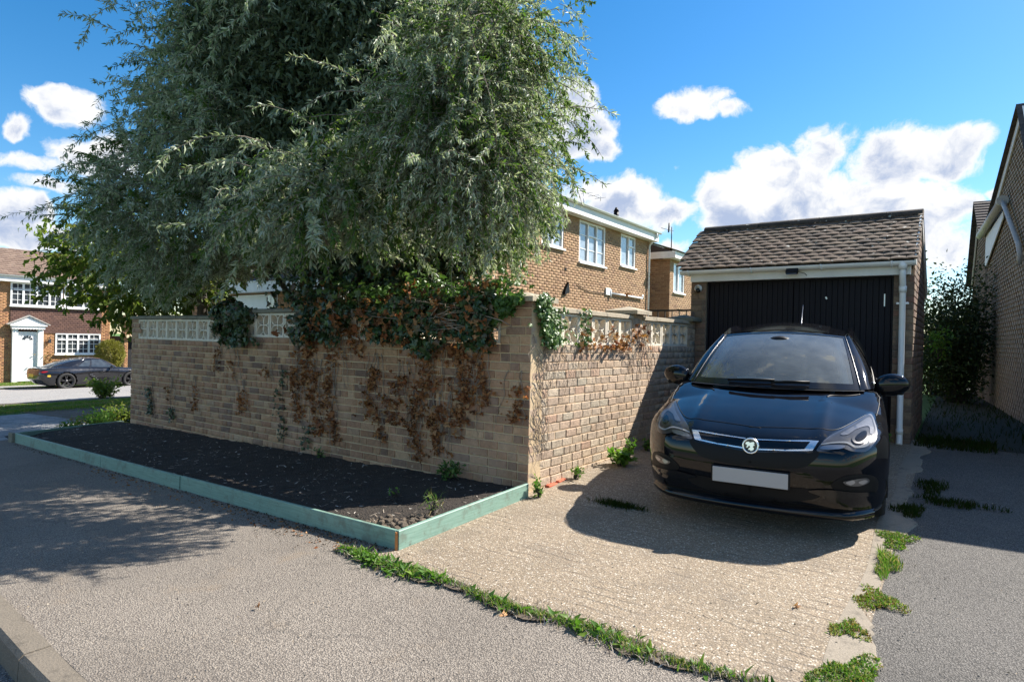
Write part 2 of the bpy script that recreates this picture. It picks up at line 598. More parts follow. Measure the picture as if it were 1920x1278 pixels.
WINDSCREEN = glass_mat('windscreen glass', (0.70, 0.80, 0.78), 1.0, (0.17, 0.30))
LAMPGLASS = glass_mat('clear lamp cover', (0.95, 0.95, 0.95), 0.45, (0.0, 0.012))
PANE = plain('window pane', (0.045, 0.055, 0.065), 0.04, 0.5, Coat_Weight=1.0, Coat_Roughness=0.02)
PANE_C = plain('curtained window pane', (0.30, 0.34, 0.38), 0.05, 0.35, Coat_Weight=1.0, Coat_Roughness=0.02)
SIDEGLASS = plain('tinted side glass', (0.012, 0.014, 0.015), 0.03, 0.1, Coat_Weight=1.0, Coat_Roughness=0.01)


def asphalt(name, stones, binder, scale=150.0, patch=0.2, warm=(0.34, 0.29, 0.23), brown=0.0):
    t = mat(name)
    p = t.pos()
    v = t.node('ShaderNodeTexVoronoi')
    v.inputs['Scale'].default_value = scale
    t.l.new(p, v.inputs['Vector'])
    sep = t.node('ShaderNodeSeparateColor')
    t.l.new(v.outputs['Color'], sep.inputs[0])
    n = len(stones)
    c = t.ramp(sep.outputs[0], [((i + .5) / n, k) for i, k in enumerate(stones)])
    gap = t.map(v.outputs['Distance'], 0.30, 0.62, 0, 1, True)
    c = t.mix(gap, c, binder)
    big = t.noise(0.9, 6, 0.6, p)
    c = t.mix(0.8, c, t.ramp(big, [(0.25, 1 - patch), (0.75, 1 + patch)]), 'MULTIPLY')
    c = t.mix(t.map(t.noise(2.3, 6, 0.7, p), 0.55, 0.8, 0.0, 0.55, True), c, warm)
    c = t.mix(t.map(t.noise(34, 3, 0.6, p), 0.62, 0.75, 0, 0.6), c, binder)
    c = t.mix(t.map(t.noise(0.55, 7, 0.72, p), 0.50, 0.62, 0, 0.30, True), c, binder)
    wp = t.vec('ADD', p, t.vec('SCALE', t.noise(3.0, 4, 0.6, p, color=True), 0.35))
    crack = t.map(t.vor(0.75, wp, 'DISTANCE_TO_EDGE'), 0.0, 0.010, 1, 0)
    c = t.mix(t.math('MULTIPLY', crack, t.map(t.noise(0.9, 2, 0.5, p), 0.52, 0.62, 0, 0.4, True)), c, (0.05, 0.045, 0.04))
    c = t.mix(t.map(t.noise(6.0, 5, 0.75, p), 0.66, 0.74, 0, 0.6, True), c, (0.05, 0.045, 0.04))
    h = t.math('ADD', t.math('SUBTRACT', 1.0, v.outputs['Distance']), t.math('MULTIPLY', t.noise(38, 4, 0.6, p), 0.9))
    return fin(t, c, 0.9, t.bump(h, 0.9, 0.006))


PAVE = asphalt('worn footway asphalt', [(0.245, 0.21, 0.175), (0.30, 0.26, 0.215), (0.205, 0.18, 0.152), (0.335, 0.293, 0.243), (0.265, 0.23, 0.19)], (0.12, 0.102, 0.085), 120, 0.22, (0.22, 0.165, 0.11))
TARMAC = asphalt('neighbour drive tarmac', [(0.155, 0.14, 0.125), (0.195, 0.18, 0.16), (0.13, 0.12, 0.11), (0.225, 0.207, 0.185)], (0.06, 0.055, 0.049), 125, 0.14, (0.19, 0.17, 0.15))
ROADM = asphalt('carriageway asphalt', [(0.20, 0.195, 0.19), (0.26, 0.25, 0.24), (0.17, 0.165, 0.16)], (0.08, 0.078, 0.075), 110, 0.12)
FARROAD = asphalt('pale far road', [(0.34, 0.325, 0.31), (0.40, 0.385, 0.36), (0.30, 0.29, 0.275)], (0.22, 0.21, 0.20), 60, 0.1)


def drive_mat():
    t = mat('exposed aggregate concrete')
    p = t.pos()
    v = t.node('ShaderNodeTexVoronoi')
    v.inputs['Scale'].default_value = 88
    t.l.new(p, v.inputs['Vector'])
    sep = t.node('ShaderNodeSeparateColor')
    t.l.new(v.outputs['Color'], sep.inputs[0])
    c = t.ramp(sep.outputs[0], [(0.04, (0.12, 0.093, 0.068)), (0.2, (0.29, 0.232, 0.165)), (0.45, (0.36, 0.29, 0.207)), (0.62, (0.285, 0.21, 0.14)), (0.78, (0.225, 0.185, 0.145)), (0.9, (0.42, 0.36, 0.28)), (0.985, (0.60, 0.54, 0.455))])
    gap = t.map(v.outputs['Distance'], 0.34, 0.66, 0, 1, True)
    c = t.mix(gap, c, (0.20, 0.155, 0.105))
    # tamped ridges across the slab
    w1 = t.node('ShaderNodeTexWave', wave_type='BANDS', bands_direction='Y')
    w1.inputs['Scale'].default_value = 3.4
    w1.inputs['Distortion'].default_value = 3.5
    w1.inputs['Detail'].default_value = 4
    w1.inputs['Detail Scale'].default_value = 1.4
    t.l.new(p, w1.inputs['Vector'])
    groove = t.map(w1.outputs['Fac'], 0.0, 0.22, 1.0, 0.0, True)
    groove = t.math('MULTIPLY', groove, t.map(t.noise(2.6, 4, 0.6, p), 0.45, 0.60, 0, 1, True))
    c = t.mix(t.math('MULTIPLY', groove, 0.38), c, (0.09, 0.07, 0.05))
    c = t.mix(0.9, c, t.ramp(t.noise(1.3, 5, 0.6, p), [(0.25, 0.80), (0.75, 1.16)]), 'MULTIPLY')
    c = t.mix(t.map(t.noise(14, 4, 0.65, p), 0.6, 0.75, 0, 0.4, True), c, (0.16, 0.125, 0.085))
    h = t.math('SUBTRACT', t.math('ADD', t.math('SUBTRACT', 1.0, v.outputs['Distance']), t.math('MULTIPLY', t.noise(20, 4, 0.6, p), 1.0)), t.math('MULTIPLY', groove, 0.9))
        # tyre darkened lanes, old drips under where cars stand, dirt near the edges
    sx = t.node('ShaderNodeSeparateXYZ')
    t.l.new(p, sx.inputs[0])
    soot = t.map(t.noise(1.8, 6, 0.7, p), 0.48, 0.72, 0, 0.55, True)
    c = t.mix(soot, c, (0.13, 0.105, 0.08))
    c = t.mix(t.map(t.noise(5.5, 5, 0.75, p), 0.64, 0.72, 0, 0.55, True), c, (0.065, 0.05, 0.04))
    return fin(t, c, 0.88, t.bump(h, 0.6, 0.006))


DRIVE = drive_mat()


def soil_mat():
    t = mat('dark mulch soil')
    p = t.pos()
    c = t.mix(t.noise(18, 6, 0.7, p), (0.016, 0.0115, 0.008), (0.048, 0.036, 0.026))
    c = t.mix(t.map(t.noise(70, 4, 0.7, p), 0.62, 0.72, 0, 0.6), c, (0.10, 0.08, 0.06))
    h = t.math('ADD', t.noise(30, 6, 0.75, p), t.math('MULTIPLY', t.vor(55, p), 0.6))
    return fin(t, c, 0.95, t.bump(h, 1.0, 0.03))


SOIL = soil_mat()
SHADED_EARTH = concrete('shade darkened earth', (0.022, 0.024, 0.010), (0.034, 0.030, 0.015), (0.014, 0.014, 0.008), 0.6, 1.0)  # earth darkened to hold the alley's shade in its own colour
EARTH = concrete('bare earth', (0.13, 0.095, 0.065), (0.075, 0.06, 0.042), (0.03, 0.03, 0.02), 0.6, 0.8)


def grass_ground():
    t = mat('mown grass')
    p = t.pos()
    c = t.mix(t.noise(2.5, 6, 0.7, p), (0.055, 0.12, 0.018), (0.10, 0.20, 0.03))
    c = t.mix(0.7, c, t.ramp(t.noise(60, 4, 0.7, p), [(0.3, 0.45), (0.7, 1.5)]), 'MULTIPLY')
    return fin(t, c, 0.9, t.bump(t.noise(80, 4, 0.7, p), 1.0, 0.03))


GRASSG = grass_ground()


def paver_mat():
    t = mat('grey block paving')
    p = t.pos()
    r = t.rand()
    c = t.ramp(r, [(0.1, (0.19, 0.195, 0.205)), (0.5, (0.25, 0.25, 0.255)), (0.9, (0.30, 0.295, 0.29))])
    c = t.mix(0.5, c, t.ramp(t.noise(20, 5, 0.6, p), [(0.3, 0.7), (0.7, 1.25)]), 'MULTIPLY')
    return fin(t, c, 0.85, t.bump(t.noise(60, 3, 0.6, p), 0.3, 0.004))


PAVER = paver_mat()


def timber_mat():
    t = mat('teal painted timber')
    p = t.pos()
    g = t.noise(30, 5, 0.6, t.stretch(p, (0.15, 0.15, 3.0)))
    c = t.mix(t.map(g, 0.3, 0.7), (0.145, 0.25, 0.20), (0.225, 0.355, 0.29))
    c = t.mix(t.map(t.noise(7, 6, 0.7, p), 0.50, 0.68, 0, 0.7, True), c, (0.13, 0.155, 0.12))
    c = t.mix(t.map(t.noise(40, 5, 0.75, p), 0.60, 0.70, 0, 0.85), c, (0.075, 0.07, 0.05))
    c = t.mix(t.map(t.noise(18, 5, 0.8, p), 0.66, 0.70, 0, 0.9), c, (0.30, 0.25, 0.18))
    return fin(t, c, 0.55, t.bump(g, 0.15, 0.004))


TEAL = timber_mat()
ENDGRAIN = plain('orange cut timber end', (0.50, 0.19, 0.055), 0.8, 0.15, 0.2)


def tile_mat(name, cols, lichen=0.0):
    t = mat(name)
    p = t.pos()
    n = len(cols)
    c = t.ramp(t.rand(), [((i + .5) / n, k) for i, k in enumerate(cols)])
    c = t.mix(0.6, c, t.ramp(t.noise(16, 5, 0.65, p), [(0.25, 0.55), (0.75, 1.45)]), 'MULTIPLY')
    if lichen:
        c = t.mix(t.map(t.noise(3.0, 5, 0.7, p), 0.48, 0.66, 0, 0.75, True), c, (0.022, 0.019, 0.017))
        c = t.mix(t.map(t.noise(15, 4, 0.55, p), 0.655, 0.69, 0, lichen), c, (0.50, 0.49, 0.44))
        c = t.mix(t.map(t.noise(9, 4, 0.7, p), 0.60, 0.72, 0, 0.5), c, (0.10, 0.095, 0.05))
    return fin(t, c, 0.9, t.bump(t.noise(45, 5, 0.7, p), 0.6, 0.006))


TILE = tile_mat('weathered concrete tile', [(0.105, 0.072, 0.05), (0.14, 0.098, 0.066), (0.085, 0.062, 0.044), (0.16, 0.118, 0.082), (0.118, 0.08, 0.057)], 0.9)
TILE_FAR = tile_mat('brown roof tile', [(0.17, 0.115, 0.085), (0.20, 0.14, 0.105), (0.15, 0.10, 0.075)])
TILE_RED = tile_mat('red brown hung tile', [(0.115, 0.060, 0.045), (0.14, 0.075, 0.056), (0.095, 0.05, 0.04)])
TILE_DK = tile_mat('dark roof tile', [(0.055, 0.045, 0.042), (0.07, 0.055, 0.05), (0.045, 0.038, 0.036)])


def door_mat():
    t = mat('black stained boards')
    p = t.pos()
    g = t.noise(40, 5, 0.65, t.stretch(p, (1.0, 1.0, 0.06)))
    c = t.mix(g, (0.006, 0.006, 0.009), (0.017, 0.015, 0.021))
    return fin(t, c, 0.6, t.bump(g, 0.3, 0.004), Specular_IOR_Level=0.2)


BOARD = door_mat()


def bark_mat(name, c1, c2):
    t = mat(name)
    p = t.pos()
    n = t.noise(26, 6, 0.7, t.stretch(p, (1, 1, 0.25)))
    return fin(t, t.mix(n, c1, c2), 0.95, t.bump(n, 1.0, 0.02))


BARK = bark_mat('grey brown bark', (0.030, 0.025, 0.021), (0.095, 0.08, 0.068))
TWIG = bark_mat('pale twig', (0.15, 0.125, 0.10), (0.26, 0.22, 0.18))
DEADSTEM = bark_mat('dead ivy stem', (0.20, 0.155, 0.12), (0.36, 0.29, 0.23))


def leaf_mat(name, cols, trans=0.35, rough=0.55, spec=0.3):
    m = bpy.data.materials.new(name)
    m.use_nodes = True
    t = NT(m.node_tree)
    b = t.n['Principled BSDF']
    r = t.rand()
    n = len(cols)
    c = t.ramp(r, [((i + .5) / n, k) for i, k in enumerate(cols)])
    c = t.mix(0.5, c, t.ramp(t.noise(1.1, 4, 0.6, t.pos()), [(0.3, 0.7), (0.7, 1.3)]), 'MULTIPLY')
    t.put(b.inputs['Base Color'], c)
    b.inputs['Roughness'].default_value = rough
    b.inputs['Specular IOR Level'].default_value = spec
    tl = t.node('ShaderNodeBsdfTranslucent')
    t.put(tl.inputs[0], t.mix(1.0, c, (1.25, 1.35, 0.75), 'MULTIPLY'))
    mx = t.node('ShaderNodeMixShader')
    mx.inputs[0].default_value = trans
    t.l.new(b.outputs[0], mx.inputs[1])
    t.l.new(tl.outputs[0], mx.inputs[2])
    t.l.new(mx.outputs[0], t.n['Material Output'].inputs[0])
    return m


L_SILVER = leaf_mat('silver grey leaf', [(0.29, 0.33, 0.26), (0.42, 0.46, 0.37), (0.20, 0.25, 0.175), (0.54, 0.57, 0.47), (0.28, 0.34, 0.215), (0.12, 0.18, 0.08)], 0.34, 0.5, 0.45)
L_INNER = leaf_mat('inner pear leaf', [(0.06, 0.085, 0.05), (0.08, 0.11, 0.06), (0.045, 0.065, 0.035), (0.10, 0.13, 0.08)], 0.2, 0.6, 0.3)  # darker pear leaf; the crown's inner shade put into its colour
L_SHADE = leaf_mat('shade darkened bush leaf', [(0.03, 0.055, 0.018), (0.045, 0.075, 0.022), (0.022, 0.04, 0.015), (0.07, 0.10, 0.03)], 0.2)  # darkened copy of the green leaf; alley shade put into its colour
L_GREEN = leaf_mat('fresh green leaf', [(0.07, 0.13, 0.03), (0.10, 0.17, 0.04), (0.05, 0.10, 0.025), (0.14, 0.19, 0.05)], 0.4)
L_CHERRY = leaf_mat('yellow green leaf', [(0.11, 0.17, 0.03), (0.16, 0.22, 0.04), (0.09, 0.14, 0.03), (0.24, 0.25, 0.05), (0.10, 0.15, 0.03)], 0.55)
L_IVY = leaf_mat('dark ivy leaf', [(0.022, 0.052, 0.016), (0.035, 0.072, 0.02), (0.016, 0.036, 0.014), (0.06, 0.10, 0.028), (0.026, 0.055, 0.022), (0.085, 0.055, 0.025)], 0.15, 0.35, 0.5)
L_IVYL = leaf_mat('light ivy leaf', [(0.06, 0.13, 0.025), (0.09, 0.17, 0.035), (0.045, 0.10, 0.02), (0.12, 0.19, 0.05)], 0.3, 0.4, 0.5)
L_DEAD = leaf_mat('dead brown leaf', [(0.27, 0.115, 0.045), (0.38, 0.18, 0.07), (0.19, 0.075, 0.035), (0.48, 0.27, 0.13), (0.30, 0.105, 0.04), (0.15, 0.065, 0.032)], 0.25, 0.7, 0.2)
L_WEED = leaf_mat('weed leaf', [(0.07, 0.17, 0.02), (0.11, 0.23, 0.03), (0.05, 0.13, 0.02), (0.16, 0.25, 0.04)], 0.4)
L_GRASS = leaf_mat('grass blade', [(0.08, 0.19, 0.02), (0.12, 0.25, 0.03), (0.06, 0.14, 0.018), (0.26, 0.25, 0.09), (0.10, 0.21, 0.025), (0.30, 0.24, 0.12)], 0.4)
L_GRASSD = leaf_mat('shaded coarse grass', [(0.022, 0.042, 0.007), (0.03, 0.055, 0.009), (0.05, 0.045, 0.018), (0.018, 0.036, 0.007)], 0.3, 0.9, 0.03)  # darker copy of the grass, with shade put into the blade colour
L_SEDUM = leaf_mat('reddish creeping weed', [(0.13, 0.20, 0.03), (0.18, 0.22, 0.04), (0.26, 0.10, 0.05), (0.10, 0.17, 0.025), (0.22, 0.18, 0.05)], 0.3)
L_TOPI = leaf_mat('yellow clipped leaf', [(0.22, 0.20, 0.035), (0.17, 0.17, 0.03), (0.27, 0.24, 0.05), (0.12, 0.13, 0.025)], 0.3)
L_BERB = leaf_mat('bronze shrub leaf', [(0.14, 0.12, 0.035), (0.22, 0.12, 0.05), (0.09, 0.12, 0.03), (0.26, 0.16, 0.06), (0.11, 0.15, 0.035)], 0.35)
CHIP = leaf_mat('pale wood chip', [(0.30, 0.26, 0.21), (0.20, 0.16, 0.12), (0.42, 0.39, 0.35), (0.13, 0.10, 0.08)], 0.0, 0.9, 0.1)
SPILL = leaf_mat('spilt soil', [(0.05, 0.035, 0.025), (0.08, 0.055, 0.035), (0.03, 0.022, 0.016), (0.12, 0.08, 0.05)], 0.0, 0.9, 0.1)
PEBBLE = leaf_mat('loose grit', [(0.30, 0.24, 0.17), (0.20, 0.17, 0.14), (0.40, 0.35, 0.28), (0.14, 0.12, 0.10)], 0.0, 0.9, 0.1)

# ------------------------------------------------------------------ ground sheets


def sheet(name, poly_or_rect, m, dz=0.0, step=0.35, kind='structure', wob=0.0, f=None):
    """rectangle x0,x1,y0,y1 laid on the terrain"""
    x0, x1, y0, y1 = poly_or_rect
    nx, ny = max(2, int((x1 - x0) / step) + 1), max(2, int((y1 - y0) / step) + 1)
    X, Y = np.meshgrid(np.linspace(x0, x1, nx), np.linspace(y0, y1, ny))
    Z = zg(X, Y) + dz
    if f is not None: Z = f(X, Y, Z)
    V = np.stack([X, Y, Z], -1).reshape(-1, 3)
    I = np.arange(nx * ny).reshape(ny, nx)
    F = np.stack([I[:-1, :-1], I[:-1, 1:], I[1:, 1:], I[1:, :-1]], -1).reshape(-1, 4)
    o = link(name, np_mesh(name, V, F, True), m, None, kind)
    return o


KY = 1.19                                             # kerb line
DL, DR, DY = -3.12, -0.36, 2.84                       # drive: left, right, front edge
# base terrain all round, with the near carriageway cut lower in front
xs = np.array([-600, -300, -150, -90, -60, -45, -31, -22, -15, -11, -7, -3, 0, 5, 12, 30, 80, 200, 600.0])
ys = np.array([-600, -300, -100, -40, -12, -5, 1.0, 1.3, 2.8, 4.7, 5.6, 6.9, 9, 12, 20, 40, 80, 200, 400, 900.0])
XX, YY = np.meshgrid(xs, ys)
ZZ = zg(XX, YY) - 0.035 - np.where(YY < 1.2, 0.16, 0)
I = np.arange(XX.size).reshape(XX.shape)
link('ground', np_mesh('ground', np.stack([XX, YY, ZZ], -1).reshape(-1, 3), np.stack([I[:-1, :-1], I[:-1, 1:], I[1:, 1:], I[1:, :-1]], -1).reshape(-1, 4)), GRASSG, None, 'structure')
sheet('road', (-26, 14, -7.5, KY - 0.0), ROADM, -0.125, 0.6)
for v in bpy.data.objects['road'].data.vertices:
    if v.co.y > 0: v.co.y = v.co.y + (KY - 0.09 + max(0.0, -2.9 - v.co.x) * 0.055 - 0.10 - KY) * v.co.y / KY
pav = sheet('pavement', (-13.2, -0.66, KY, 3.2), PAVE, 0.0)
KSL = 0.055                                           # the kerb runs slightly askew to the plot


def ky(x): return KY - 0.09 + max(0.0, -2.9 - x) * KSL


for v in pav.data.vertices: v.co.y += (1 - (v.co.y - KY) / (3.2 - KY)) * (ky(v.co.x) - KY)
sheet('tarmac_drive', (-0.66, 7.0, KY - 0.09, 9.2), TARMAC, 0.0)
sheet('driveway', (DL - 0.1, DR, DY, 9.4), DRIVE, 0.006)
sheet('alley_ground', (-0.45, 3.0, 9.15, 24), SHADED_EARTH, 0.004)
sheet('garden_ground', (-22, -3.2, 4.9, 24), EARTH, 0.004, 0.8)
# smooth concrete edging between the drive and the tarmac, its outer edge broken
mb = MB()
ny = 150
rows_ = []
for i in range(ny):
    y = 2.80 + (9.3 - 2.80) * i / (ny - 1)
    wob = .045 * math.sin(y * 2.3 + 1) + .035 * math.sin(y * 5.9) + .02 * math.sin(y * 13.1 + 2) + random.uniform(-.012, .012)
    xl, xr = DR - .13 + .018 * math.sin(y * 3.1), DR + .015 + wob
    zz = zgf(-.3, y)
    rows_.append([Vector((xl, y, zz + .0085)), Vector(((xl + xr) / 2, y, zz + .0105)), Vector((xr - .012, y, zz + .0100)), Vector((xr, y, zz - .01))])
mb.grid(rows_, False)
mb.build('driveway_edging', STRIP, None, 'structure')

# kerb: separate stones
kerb = link('kerb', None, None, None)
kerb['kind'] = 'structure'
for i in range(24):
    x1 = -0.72 - i * 0.915
    x0 = x1 - 0.909
    mb = MB()
    ka, kb = ky(x0), ky(x1)
    za, zb = zgf(x0, KY) + 0.004 + random.uniform(-.004, .004), zgf(x1, KY) + 0.004
    drop = max(0.0, min(1.0, (x1 + 2.0) / 0.9)) * 0.09
    prof = [(-0.135, -0.25), (0.0, -0.25), (0.0, 0.0), (-0.105, 0.0), (-0.125, -0.02)]
    A = [Vector((x0, ka + p[0], za + p[1] - (drop if p[1] > -.2 else 0))) for p in prof]
    B_ = [Vector((x1, kb + p[0], zb + p[1] - (drop if p[1] > -.2 else 0))) for p in prof]
    n_ = len(prof)
    mb.add(A + B_, [tuple(range(n_)), tuple(range(n_, 2 * n_))[::-1]] + [(j, n_ + j, n_ + (j + 1) % n_, (j + 1) % n_) for j in range(n_)])
    mb.build('kerb_stone', KERBM, kerb)

# left of the plot: block path, verge, far road and lawn
PX0, PX1 = -16.6, -11.45
sheet('far_road', (-31.7, -20.0, -20, 60), FARROAD, 0.004, 1.2)
sheet('far_pavement', (-33.4, -31.9, -20, 60), FARROAD, 0.05, 1.2)
sheet('paved_path', (PX0, PX1, 2.4, 26), EARTH, -0.012, 0.8)
rows = []
path = bpy.data.objects['paved_path']
pv = []
x = PX1
row = 0
while x > PX0 + 0.1:
    y = 2.45 + (row % 2) * 0.1
    while y < 24:
        pv.append((x - 0.05, y + 0.1))
        y += 0.205
    x -= 0.105
    row += 1
pv.sort(key=lambda p: (p[0] ** 2 + p[1] ** 2))
pav_me = MB().box((0, 0, -0.02), (0.098, 0.197, 0.05), None, 0.006).mesh('paver')
pav_me.materials.append(PAVER)
mb = MB()
k = 0
for (x, y) in pv:
    u, v_, d_ = vis((x, y, zgf(x, y)))
    if not (-30 < u < 330 and v_ < 860): continue
    if k < 300:
        o = link('paver', pav_me, None, path)
        o.location = (x, y, zgf(x, y) + random.uniform(-.003, .003))
        k += 1
    else:
        z_ = zgf(x, y) + random.uniform(-.003, .003)
        mb.add([(x - .049, y - .0985, z_), (x + .049, y - .0985, z_), (x + .049, y + .0985, z_), (x - .049, y + .0985, z_)], [(0, 1, 2, 3)])
mb.build('paving_blocks', PAVER, path, 'stuff')


def blades(name, pts, h, w_, m, lean=0.5, parent=None, kind='stuff', seed=1, label=None):
    """grass blades: bent triangles, pts (n,3)"""
    rg = np.random.default_rng(seed)
    P = np.asarray(pts, float)
    n = len(P)
    a = rg.uniform(0, 2 * np.pi, n)
    H = h * rg.uniform(0.45, 1.25, n)
    s = np.stack([np.cos(a), np.sin(a), np.zeros(n)], -1) * (w_ * rg.uniform(0.6, 1.3, n))[:, None]
    b = rg.uniform(0, 2 * np.pi, n)
    ln = np.stack([np.cos(b), np.sin(b), np.zeros(n)], -1) * (H * lean * rg.uniform(0.1, 1.3, n))[:, None]
    up = np.array([0, 0, 1.0])
    V = np.stack([P - s, P + s, P + s * .7 + ln * .4 + up * (H * .6)[:, None], P - s * .7 + ln * .4 + up * (H * .6)[:, None], P + ln + up * (H * .92)[:, None]], 1).reshape(-1, 3)
    i = np.arange(n)[:, None] * 5
    F = np.concatenate([np.concatenate([i, i + 1, i + 2], 1), np.concatenate([i, i + 2, i + 3], 1), np.concatenate([i + 3, i + 2, i + 4], 1)], 0)
    return link(name, np_mesh(name, V, F), m, parent, kind)


def scatter(x0, x1, y0, y1, n, seed, dz=0.0):
    rg = np.random.default_rng(seed)
    x, y = rg.uniform(x0, x1, n), rg.uniform(y0, y1, n)
    return np.stack([x, y, zg(x, y) + dz], -1)


pt = scatter(-20.0, -16.7, 0.5, 26, 42000, 3)
blades('grass_verge', pt, 0.10, 0.010, L_GRASS, 0.5, None, 'stuff', 3)
sheet('verge_soil', (-20.0, -16.6, -10, 30), GRASSG, 0.0, 1.0)
pt = scatter(-37, -33.4, 5, 22, 20000, 4)
blades('front_lawn', pt, 0.12, 0.02, L_GRASS, 0.5, None, 'stuff', 4)

# ------------------------------------------------------------------ brickwork


def brick_variants(L_, Hh, T):
    out = []
    for k in range(4):
        rr = random.Random(100 + k)
        b = 0.005
        j = lambda s: rr.uniform(-s, s)
        V = []
        for sx, sz in ((-1, -1), (1, -1), (1, 1), (-1, 1)):
            V.append((sx * L_ / 2, 0.0, sz * Hh / 2))
        for sx, sz in ((-1, -1), (1, -1), (1, 1), (-1, 1)):
            V.append((sx * L_ / 2 + j(.001), T - b + j(.001), sz * Hh / 2 + j(.0012)))
        for sx, sz in ((-1, -1), (1, -1), (1, 1), (-1, 1)):
            V.append((sx * (L_ / 2 - b) + j(.002), T + j(.0022), sz * (Hh / 2 - b) + j(.002)))
        F = []
        for a, c in ((0, 4), (4, 8)):
            for i in range(4):
                i2 = (i + 1) % 4
                F.append((a + i, a + i2, c + i2, c + i))
        F.append((8, 9, 10, 11))
        out.append((V, F))
    return out


def fix_variants(vs, m):
    res = []
    for V, F in vs:
        me = bpy.data.meshes.new('brick')
        me.from_pydata(V, [], F)
        bm = bmesh.new()
        bm.from_mesh(me)
        bmesh.ops.recalc_face_normals(bm, faces=bm.faces)
        bm.to_mesh(me)
        bm.free()
        # outward face must look along +y
        if me.polygons[len(F) - 1].normal.y < 0: me.flip_normals()
        me.materials.append(m)
        res.append(me)
    return res


BR_CACHE = {}


def brick_wall(parent, A, B, z0, ztop, m, course=0.0835, bl=0.215, hl=0.1025, joint=0.0105, holes=(), n_ind=0, zbot=None, bond='mixed', seed=1, part='brick', jit=0.0025, heads=0.30):
    """brick facing from A to B (2D points), outward on the left of travel seen from above turned by -90: outward = up x t.
    ztop / zbot: number or function of distance along; holes: (s0, s1, z0, z1)"""
    rr = random.Random(seed)
    A, B = Vector((A[0], A[1], 0)), Vector((B[0], B[1], 0))
    Lw = (B - A).length
    t = (B - A).normalized()
    n = Vector((0, 0, 1)).cross(t)
    zt = ztop if callable(ztop) else (lambda s: ztop)
    zb = zbot if callable(zbot) else (lambda s: zbot if zbot is not None else z0)
    zmax = max(zt(Lw * i / 40) for i in range(41))
    rects = []
    nrow = int(math.ceil((zmax - z0) / course))
    for r_ in range(nrow):
        za, ze = z0 + r_ * course + joint / 2, z0 + (r_ + 1) * course - joint / 2
        if bond == 'mixed':
            s = -rr.choice((0.0, 0.11, 0.055))
        else:
            s = -(0.113 if r_ % 2 else 0.0)
        k = rr.randrange(3)
        while s < Lw:
            if bond == 'mixed' and rr.random() < heads: ln = hl
            else: ln = bl
            a, b = s + joint / 2, s + ln + joint / 2
            s += ln + joint
            segs = [(max(a, 0.0), min(b, Lw))]
            for h in holes:
                if h[2] < (za + ze) / 2 < h[3]:
                    new = []
                    for (p, q) in segs:
                        if q <= h[0] or p >= h[1]: new.append((p, q)); continue
                        if p < h[0] - 0.02: new.append((p, h[0] - 0.003))
                        if q > h[1] + 0.02: new.append((h[1] + 0.003, q))
                    segs = new
            for (p, q) in segs:
                if q - p < 0.018: continue
                mid = (p + q) / 2
                top, bot = zt(mid), zb(mid)
                z1, z2 = max(za, bot), min(ze, top)
                if z2 - z1 < 0.02: continue
                rects.append((p, q, z1, z2))
    T = 0.016

    def size_px(rc):
        c = A + t * ((rc[0] + rc[1]) / 2) + Vector((0, 0, (rc[2] + rc[3]) / 2))
        u, v, d = vis(c)
        if d < 0.3 or not (-40 < u < 1960 and -40 < v < 1318): return -1.0 / max(abs(d), .1)
        return 1.0 / d
    order = sorted(range(len(rects)), key=lambda i: -size_px(rects[i]))
    ind = set(order[:n_ind])
    key = (m.name,)
    if key not in BR_CACHE:
        BR_CACHE[key] = (fix_variants(brick_variants(bl, course - joint, T), m), fix_variants(brick_variants(hl, course - joint, T), m), brick_variants(bl, course - joint, T))
    st, hd, raw = BR_CACHE[key]
    R3 = Matrix((t, n, Vector((0, 0, 1)))).transposed()
    MV, MF = [], []
    cnt = 0
    for i, (p, q, z1, z2) in enumerate(rects):
        pr = rr.uniform(-jit, jit)
        c = A + t * ((p + q) / 2) + n * (pr - 0.006) + Vector((0, 0, (z1 + z2) / 2))
        ln = q - p
        if i in ind:
            base, bl_ = (hd, hl) if ln < 0.14 else (st, bl)
            o = bpy.data.objects.new(part, base[rr.randrange(4)])
            COL.objects.link(o)
            S = Matrix.Diagonal((ln / bl_, 1.0, (z2 - z1) / (course - joint))).to_3x3()
            tw = Matrix.Rotation(rr.uniform(-.012, .012), 3, 'Z') @ Matrix.Rotation(rr.uniform(-.008, .008), 3, 'Y')
            o.matrix_world = Matrix.Translation(c) @ (R3 @ tw @ S).to_4x4()
            attach(o, parent)
        else:
            V, F = raw[rr.randrange(4)]
            a = np.array(V) * np.array([ln / bl, 1.0, (z2 - z1) / (course - joint)])
            W = np.outer(a[:, 0], t) + np.outer(a[:, 1], n) + np.outer(a[:, 2], (0, 0, 1)) + np.array(c)
            MV.append(W)
            MF.append(np.array(F) + 12 * cnt)
            cnt += 1
    if cnt:
        me = np_mesh('brickwork', np.concatenate(MV), np.concatenate(MF))
        link('brickwork', me, m, parent, 'stuff')
    return t, n


